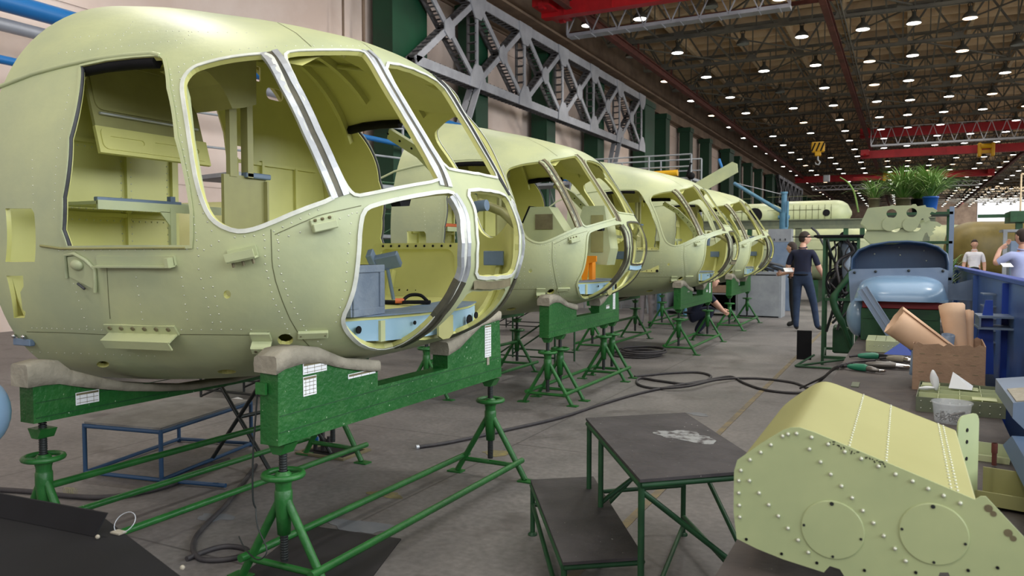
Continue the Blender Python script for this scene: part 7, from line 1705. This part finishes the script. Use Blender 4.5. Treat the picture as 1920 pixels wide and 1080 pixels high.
# ================================================================ BACKGROUND OF THE SHOP
mat('fuselage_brown', sr(104, 92, 44), .5, 0, sr(128, 112, 58), 1.5)
def barrel(name, loc, rz, L, w_, h_, label, m='primer', nose=True, windows=(), cat='aircraft fuselage', zc=1.6, hump=None, cradles=True):
    t = thing(name, loc, rz, label, cat)
    b = MB(); NSg = 36; st = 16; vs = []
    for i in range(st + 1):
        u = i / st; x = -L / 2 + L * u
        k = 1.0
        if nose and u > .78: k = math.sqrt(max(.02, 1 - ((u - .78) / .22) ** 2 * .98))
        for j in range(NSg):
            a = 2 * math.pi * j / NSg; n = 2.7; cs, sn = math.cos(a), math.sin(a)
            r_ = (abs(cs / (w_ / 2)) ** n + abs(sn / (h_ / 2)) ** n) ** (-1 / n)
            vs.append((x, r_ * cs * k, zc + r_ * sn * k))
    b.add(vs, [(i * NSg + j, i * NSg + (j + 1) % NSg, (i + 1) * NSg + (j + 1) % NSg, (i + 1) * NSg + j) for i in range(st) for j in range(NSg)], 0, True)
    b.add(vs[:NSg], [tuple(range(NSg))], 0)
    b.add(vs[-NSg:], [tuple(range(NSg))], 0)
    b.build('skin', MAT[m], t)
    if hump:
        b = MB(); hx, hl, hh = hump
        b.box((hx, 0, zc + h_ / 2 + hh / 2 - .05), (hl, w_ * .55, hh), bev=.3); b.build('engine_deck', MAT[m], t)
    for (x, z, r_) in windows:
        b = MB(); b.cyl((x, -w_ / 2 - .012, z), (x, -w_ / 2 + .05, z), r_, seg=20, smooth=False); b.build('window_hole', MAT['black'], t)
    for x in ((-L * .3, L * .2) if cradles else ()):
        b = MB(); b.box((x, 0, (zc - h_ / 2) / 2), (.2, w_ * .8, zc - h_ / 2 + .05)); b.build('cradle', MAT['greendark'], t)
    b = MB()
    for i in range(1, 9): b.box((-L / 2 + L * i / 11, -w_ / 2 - .001, zc), (.012, .01, h_ * .62))
    for z in (-.35, .1, .5): b.box((-.6, -w_ / 2 - .001, zc + z), (L * .8, .01, .012))
    b.build('seam_lines', MAT['seam'], t)
    return t
barrel('helicopter_fuselage', (-4.2, 24.6, 0), 0, 9.6, 2.2, 1.6, 'long pale yellow helicopter fuselage lying across the hall beyond the two workers', zc=1.42, windows=((2.7, 1.9, .12), (-.4, 1.85, .16)), hump=(-3.0, 2.2, .6))
barrel('engine_fairing', (-4.6, 25.2, 0), 0, 2.6, 1.3, .75, 'pale yellow fairing with a large dark round intake on top of the crosswise fuselage', zc=2.58, windows=((.5, 2.58, .22),), cradles=False)
barrel('engine_fairing', (-2.35, 25.0, 0), 0, 1.9, 1.2, .78, 'pale yellow rounded fairing with a small dark hole, right on the crosswise fuselage', zc=2.60, windows=((.3, 2.60, .10),), cradles=False)
t = thing('green_gantry_rail', (-4.0, 22.6, 0), 0, 'long grey-green gantry rail crossing in front of the crosswise fuselage', 'rail')
b = MB(); b.box((0, 0, 2.20), (9.4, .16, .24)); b.box((0, 0, 2.33), (9.4, .26, .03)); b.build('rail', MAT['columngreen'] if False else MAT['greendull'], t)
for x in (-4.5, -1.6, 1.4, 4.5):
    b = MB(); b.box((x, 0, 1.05), (.16, .16, 2.1)); b.build('post', MAT['greendull'], t)
for x in (-.5, .1, 1.0, 2.6, 3.0):
    b = MB(); b.box((x, -.02, 1.98), (.12, .12, .22)); b.build('hanger', MAT['greendark'], t)
# grey-blue control cabinet and blue jib crane
p = at(1480, 600, Z=0)
t = thing('control_cabinet', (-2.75, 20.3, 0), 0, 'tall blue-grey cabinet behind the two workers with a sloping grey top', 'cabinet')
b = MB(); b.box((0, 0, .85), (.56, .5, 1.7), bev=.01); b.build('body', MAT['steelblue'], t)
b = MB(); b.prism([(-.25, 1.70), (.25, 1.70), (.18, 2.02), (-.25, 2.02)], -.27, .27, 'x'); b.build('sloping_top', MAT['cabinetgrey'], t)
for x in (-.12, .02, .14):
    b = MB(); b.box((x, -.262, 1.76), (.02, .02, .05)); b.build('switch', MAT['screw'], t)
t = thing('jib_crane', (-2.78, 21.0, 0), 0, 'blue jib crane with a post and a sloping tube arm behind the fourth section', 'crane')
b = MB(); b.cyl((0, 0, 0), (0, 0, 2.95), .07, seg=12); b.cyl((0, 0, 2.0), (0, 0, 2.45), .11, seg=12); b.cyl((0, 0, 2.95), (0, 0, 3.0), .09, seg=12); b.build('post', MAT['bluetrim'], t)
p1 = at(1377, 344, Y=22.0) ; p0 = Vector((-2.78, 21.0, 2.52))
b = MB(); b.cyl(Vector((.0, 0, 2.45)), Vector((p1.x + 2.78, 1.0, p1.z)), .05, seg=10); b.cyl((.14, 0, 2.35), (-.14, 0, 2.35), .05, seg=10); b.cyl((0.1, -.1, 2.1), (.1, -.1, 2.75), .03, seg=8); b.build('arm', MAT['bluetrim'], t)
b = MB(); b.cyl((0, 0, 2.92), (p1.x + 2.78, 1.0, p1.z + .02), .012, seg=6); b.build('stay', MAT['silver'], t)
# worktable with black sheets behind the fourth section
t = thing('work_counter', (-3.7, 18.2, 0), 0, 'grey metal counter with shelves heaped with dark material, behind the fourth section', 'counter')
b = MB(); b.box((0, 0, .98), (2.6, .7, .05)); b.box((0, 0, .10), (2.6, .65, .04)); b.box((0, 0, .5), (1.6, .65, .03)); b.build('shelves', MAT['cabinetgrey'], t)
for x in (-1.28, .35, 1.28):
    b = MB(); b.box((x, 0, .48), (.05, .66, .96)); b.build('side', MAT['cabinetgrey'], t)
b = MB(); b.box((.82, -.33, .48), (.9, .03, .9)); b.build('door', MAT['cabinetgrey'], t)
b = MB(); b.box((-.1, .30, .5), (2.4, .02, .9)); b.build('back', MAT['black'], t)

wbox('carton', (-3.75, 18.1, .605), (.62, .4, .17), 'cardboard', 'brown carton on the middle shelf of the grey counter', 'box', bev=.01)
wbox('carton', (-4.5, 18.1, .20), (.5, .4, .16), 'cabinetgrey', 'grey box on the bottom shelf of the grey counter', 'box', bev=.01)
b = MB(); rd = random.Random(6)
for i in range(14):
    x = -4.6 + i * .12; b.tube(spline([(x, 17.95, 1.02), (x + .25, 18.1, 1.10 + rd.uniform(0, .14)), (x + .6, 18.3, 1.08 + rd.uniform(0, .12)), (x + .9, 18.35, 1.03)], 3), .03, 6)
b.build('dark_sheets', MAT['rubber'], label='heap of dark rubber strips lying on the grey counter', cat='material', kind='stuff')
# light panels and racks behind the third and fourth stands
for i, (x, y, w_, h, m, lb) in enumerate(((-5.2, 19.0, .9, 1.25, 'cabinetgrey', 'pale grey cupboard behind the fourth nose stand'), (-6.4, 19.4, 1.0, 1.5, 'cabinetgrey', 'wide grey cupboard further left behind the third section'), (-8.2, 18.2, 1.2, 1.3, 'greendark', 'dark green machine body behind the second section'), (-10.0, 16.6, 1.4, 1.9, 'greendark', 'tall dark green machine near the left wall behind the nearest section'), (-9.2, 22.5, 1.6, 2.1, 'cabinetgrey', 'tall grey electrical cabinet by the left wall'))):
    t = thing('metal_cupboard', (x, y, 0), R(3 * i - 5), lb, 'cupboard')
    b = MB(); b.box((0, 0, h / 2), (w_, .55, h), bev=.01); b.build('body', MAT[m], t)
    for sx in (-1, 1):
        b = MB(); b.box((sx * w_ * .245, -.282, h / 2), (w_ * .46, .015, h * .9)); o = b.build('door', MAT[m], t)
        b = MB(); b.box((sx * w_ * .05, -.30, h * .55), (.02, .02, .12)); b.build('handle', MAT['silver'], o)
# service scaffold seen through the cabin and behind the second section
def scaffold(name, loc, L, h, label, m='cabinetgrey', rail=1.0, bays=3, d=1.2, rz=0):
    t = thing(name, loc, rz, label, 'scaffold')
    b = MB(); b.box((0, 0, h), (L, d, .06)); b.build('deck', MAT['cabinetgrey'], t)
    for i in range(bays + 1):
        for sy in (-1, 1):
            b = MB(); b.cyl((-L / 2 + L * i / bays, sy * d / 2, 0), (-L / 2 + L * i / bays, sy * d / 2, h + rail), .022, seg=8); b.build('post', MAT[m], t)
    b = MB()
    for sy in (-1, 1):
        for z in (.5, 1.0): b.cyl((-L / 2, sy * d / 2, h + rail * z), (L / 2, sy * d / 2, h + rail * z), .018, seg=8)
        for i in range(bays):
            a = -L / 2 + L * i / bays; c = a + L / bays
            b.cyl((a, sy * d / 2, h - .05), (c, sy * d / 2, .3), .014, seg=6)
            if i % 2: b.cyl((a, sy * d / 2, h), (c, sy * d / 2, h + rail * .5), .012, seg=6)
    b.build('rails', MAT[m], t)
    return t
scaffold('service_scaffold', (-8.6, 9.6, 0), 3.2, 2.55, 'grey tube service scaffold with a guard rail seen through the nearest cabin', rz=R(78))
scaffold('service_scaffold', (-9.0, 13.4, 0), 3.4, 1.75, 'low tube scaffold behind the second section', 'greendark', rz=R(80))
t = scaffold('service_scaffold', (-6.9, 18.3, 0), 5.0, 3.15, 'long scaffold deck with thin guard rails above the third section', 'cabinetgrey', .55, 5, 1.0)
b = MB(); b.box((.2, -.4, 3.28), (1.5, .28, .14), bev=.03); b.build('light_box', MAT['white'], t)
b = MB(); b.tube([(.9, -.55, 3.26), (2.2, -.55, 3.28)], .075, 10); b.build('yellow_tube', MAT['crane_yellow'], t)
b = MB(); b.box((1.6, -.45, 3.12), (1.4, .2, .05)); b.build('pale_board', MAT['primer_yel'], t)
b = MB(); b.tube([(2.4, -.5, 3.18), (2.5, -.5, 3.5)], .03, 6); b.ball((2.5, -.5, 3.2), .09, 8, 6); b.build('clamp', MAT['black'], t)
# orange and green gear between first and second section
t = thing('orange_hoist', (-6.4, 8.1, 0), R(20), 'orange and dark green lifting dolly behind the rear end of the second section', 'dolly')
b = MB(); b.prism([(-.1, 1.2), (.16, 1.25), (.28, 1.95), (.05, 2.0), (-.16, 1.6)], -.1, .1, 'y'); b.build('arm', MAT['orange'], t)
b = MB(); b.box((0, 0, .62), (.25, .3, 1.24)); b.box((0, .1, 2.1), (.9, .5, .16)); b.box((-.1, .1, 1.98), (.6, .4, .12)); b.cyl((0, .1, 1.2), (0, .1, 2.1), .06); b.build('mast', MAT['greendark'], t)
t = thing('tail_panel', (-7.6, 6.6, 0), R(8), 'pale yellow fuselage panel standing behind the nearest section, seen through its cabin', 'aircraft fuselage')
b = MB(); vs = []
for i in range(13):
    a = R(-20 + 110 * i / 12)
    for x in (-1.3, 1.3): vs.append((x, -.9 * math.cos(a), 1.1 + .95 * math.sin(a)))
b.add(vs, [(2 * i, 2 * i + 1, 2 * i + 3, 2 * i + 2) for i in range(12)], 0, True); o = b.build('skin', MAT['primer_yel'], t); md = o.modifiers.new('t', 'SOLIDIFY'); md.thickness = .02
b = MB(); b.box((-.9, -.5, .42), (.08, .8, .84)); b.box((.9, -.5, .42), (.08, .8, .84)); b.build('cradle', MAT['greendark'], t)
# blade leaning behind the third section
p = at(1350, 330, Y=17.2)
t = thing('tilted_panel', (p.x, 17.2, 0), 0, 'pale green long panel rising obliquely behind the third section', 'aircraft part')
a0, a1 = at(1322, 345, Y=17.2), at(1378, 313, Y=17.2); c = Vector((p.x, 17.2, 0)); d = (a1 - a0)
b = MB(); q0 = a0 - c - d * 1.6; q1 = a1 - c
s_ = Vector((-d.z, 0, d.x)).normalized() * .13
b.add([tuple(q0 - s_), tuple(q0 + s_), tuple(q1 + s_ * 1.0), tuple(q1 + d.normalized() * .07 + s_ * .3), tuple(q1 - s_)] + [tuple(v + Vector((0, .05, 0))) for v in (q0 - s_, q0 + s_, q1 + s_, q1 + d.normalized() * .07 + s_ * .3, q1 - s_)],
      [(0, 1, 2, 3, 4), (9, 8, 7, 6, 5), (0, 5, 6, 1), (1, 6, 7, 2), (2, 7, 8, 3), (3, 8, 9, 4), (4, 9, 5, 0)], 0); b.build('panel', MAT['primer'], t)
b = MB(); b.cyl((q0.x, 0.02, 0), (q0.x, 0.02, q0.z + .05), .05, seg=8); b.cyl((q0.x + .6, 0.02, 0), (q0.x + .6, 0.02, q0.z + .35), .04, seg=8); b.build('support', MAT['bluetrim'], t)
b = MB(); e0 = at(1356, 312, Y=17.3) - c; e1 = at(1348, 298, Y=17.3) - c; b.cyl(e0 - Vector((0, 0, .1)), e1, .03, seg=8); b.build('blue_rod', MAT['bluepipe'], t)
# blue service pipes
pipe(-13.2, at(60, 18, X=-13.2).z, .16, 0, 62, 'thick blue service pipe running high along the left wall')
pipe(-13.0, at(380, 192, X=-13.0).z, .07, 6, 70, 'thinner blue service pipe low along the left wall')
pipe(-13.3, at(60, 60, X=-13.3).z, .11, 0, 22, 'grey cable duct beneath the thick blue pipe at the upper left', 'truss_grey', 'cable_duct')
for k, (px_, r_) in enumerate(((683, .05), (645, .035))):
    v = at(px_, 200, X=-14.2); b = MB(); b.cyl((-14.2, v.y, 0), (-14.2, v.y, 10.2), r_, seg=8)
    b.build('conduit', MAT['wallband'], label=['thick vertical conduit on the pink wall beside the first broad green column', 'thin vertical conduit on the pink wall left of the thick one'][k], cat='conduit')
# right background: fuselages, gantry, cabinets
barrel('helicopter_fuselage', (3.4, 33.0, 0), R(200), 4.4, 2.2, 2.0, 'brownish yellow fuselage with dark openings far beyond the man in the white shirt', m='fuselage_brown', zc=1.55, windows=((.9, 1.9, .2), (-.4, 1.7, .18)))
barrel('helicopter_fuselage', (1.2, 46.0, 0), R(185), 7, 2.5, 2.3, 'small yellow fuselage farthest away between the rack and the blue partition', m='primer', zc=1.7)
t = thing('green_gantry', (3.35, 22.5, 0), 0, 'dark green steel gantry platform at the right behind the man in pale blue', 'gantry')
b = MB(); b.box((.5, 0, 2.30), (3.2, 1.2, .26)); b.box((-1.35, -.3, 2.33), (.8, .10, .08)); b.build('deck', MAT['greendark'], t)
for x in (-.9, .2, 1.6):
    b = MB(); b.box((x, -.4, 1.1), (.14, .14, 2.2)); b.build('post', MAT['greendark'], t)
b = MB()
for i in range(7): b.cyl((-.9 + .45 * i, -.55, 2.4), (-.9 + .45 * i, -.55, 3.3), .02, seg=6)
b.cyl((-.9, -.55, 3.3), (2, -.55, 3.3), .025, seg=6); b.cyl((-.9, -.55, 2.9), (2, -.55, 2.9), .02, seg=6); b.build('rail', MAT['rib'], t)
b = MB(); b.box((.6, -.2, 1.55), (1.3, .5, .7), bev=.05); b.build('glass_hood', MAT['steelblue'], t)
t = thing('equipment_rack', (2.35, 18.6, 0), 0, 'grey framed equipment rack with a blue-grey box and a pale green drum, right background', 'rack')
for x in (-.55, .28, .75):
    b = MB(); b.box((x, -.3, .95), (.07, .07, 1.9)); b.build('post', MAT['cabinetgrey'], t)
b = MB(); b.box((-.15, 0, 1.3), (.62, .5, .75), bev=.02); b.build('blue_box', MAT['steelblue'], t)
b = MB(); b.cyl((.0, -.4, .75), (.0, -.4, 1.45), .19, seg=20); b.build('pale_drum', MAT['primer'], t)
b = MB(); b.box((.1, 0, .5), (1.3, .55, .06)); b.box((.1, 0, 1.88), (1.4, .6, .05)); b.box((.1, .1, .25), (1.2, .4, .5), 0); b.build('shelf', MAT['cabinetgrey'], t)
# tall panels of stock along the left, far away
for i in range(7):
    y = 30 + i * 8.5
    barrel('helicopter_fuselage', (-7.8 + (i % 2) * .8, y, 0), R(0), 5.4, 2.3, 2.0, 'far yellow fuselage in the row beyond the crosswise one, %s behind it' % ['first', 'second', 'third', 'fourth', 'fifth', 'sixth', 'seventh'][i], zc=1.5, windows=((1.2, 1.8, .18),)) if i < 4 else None
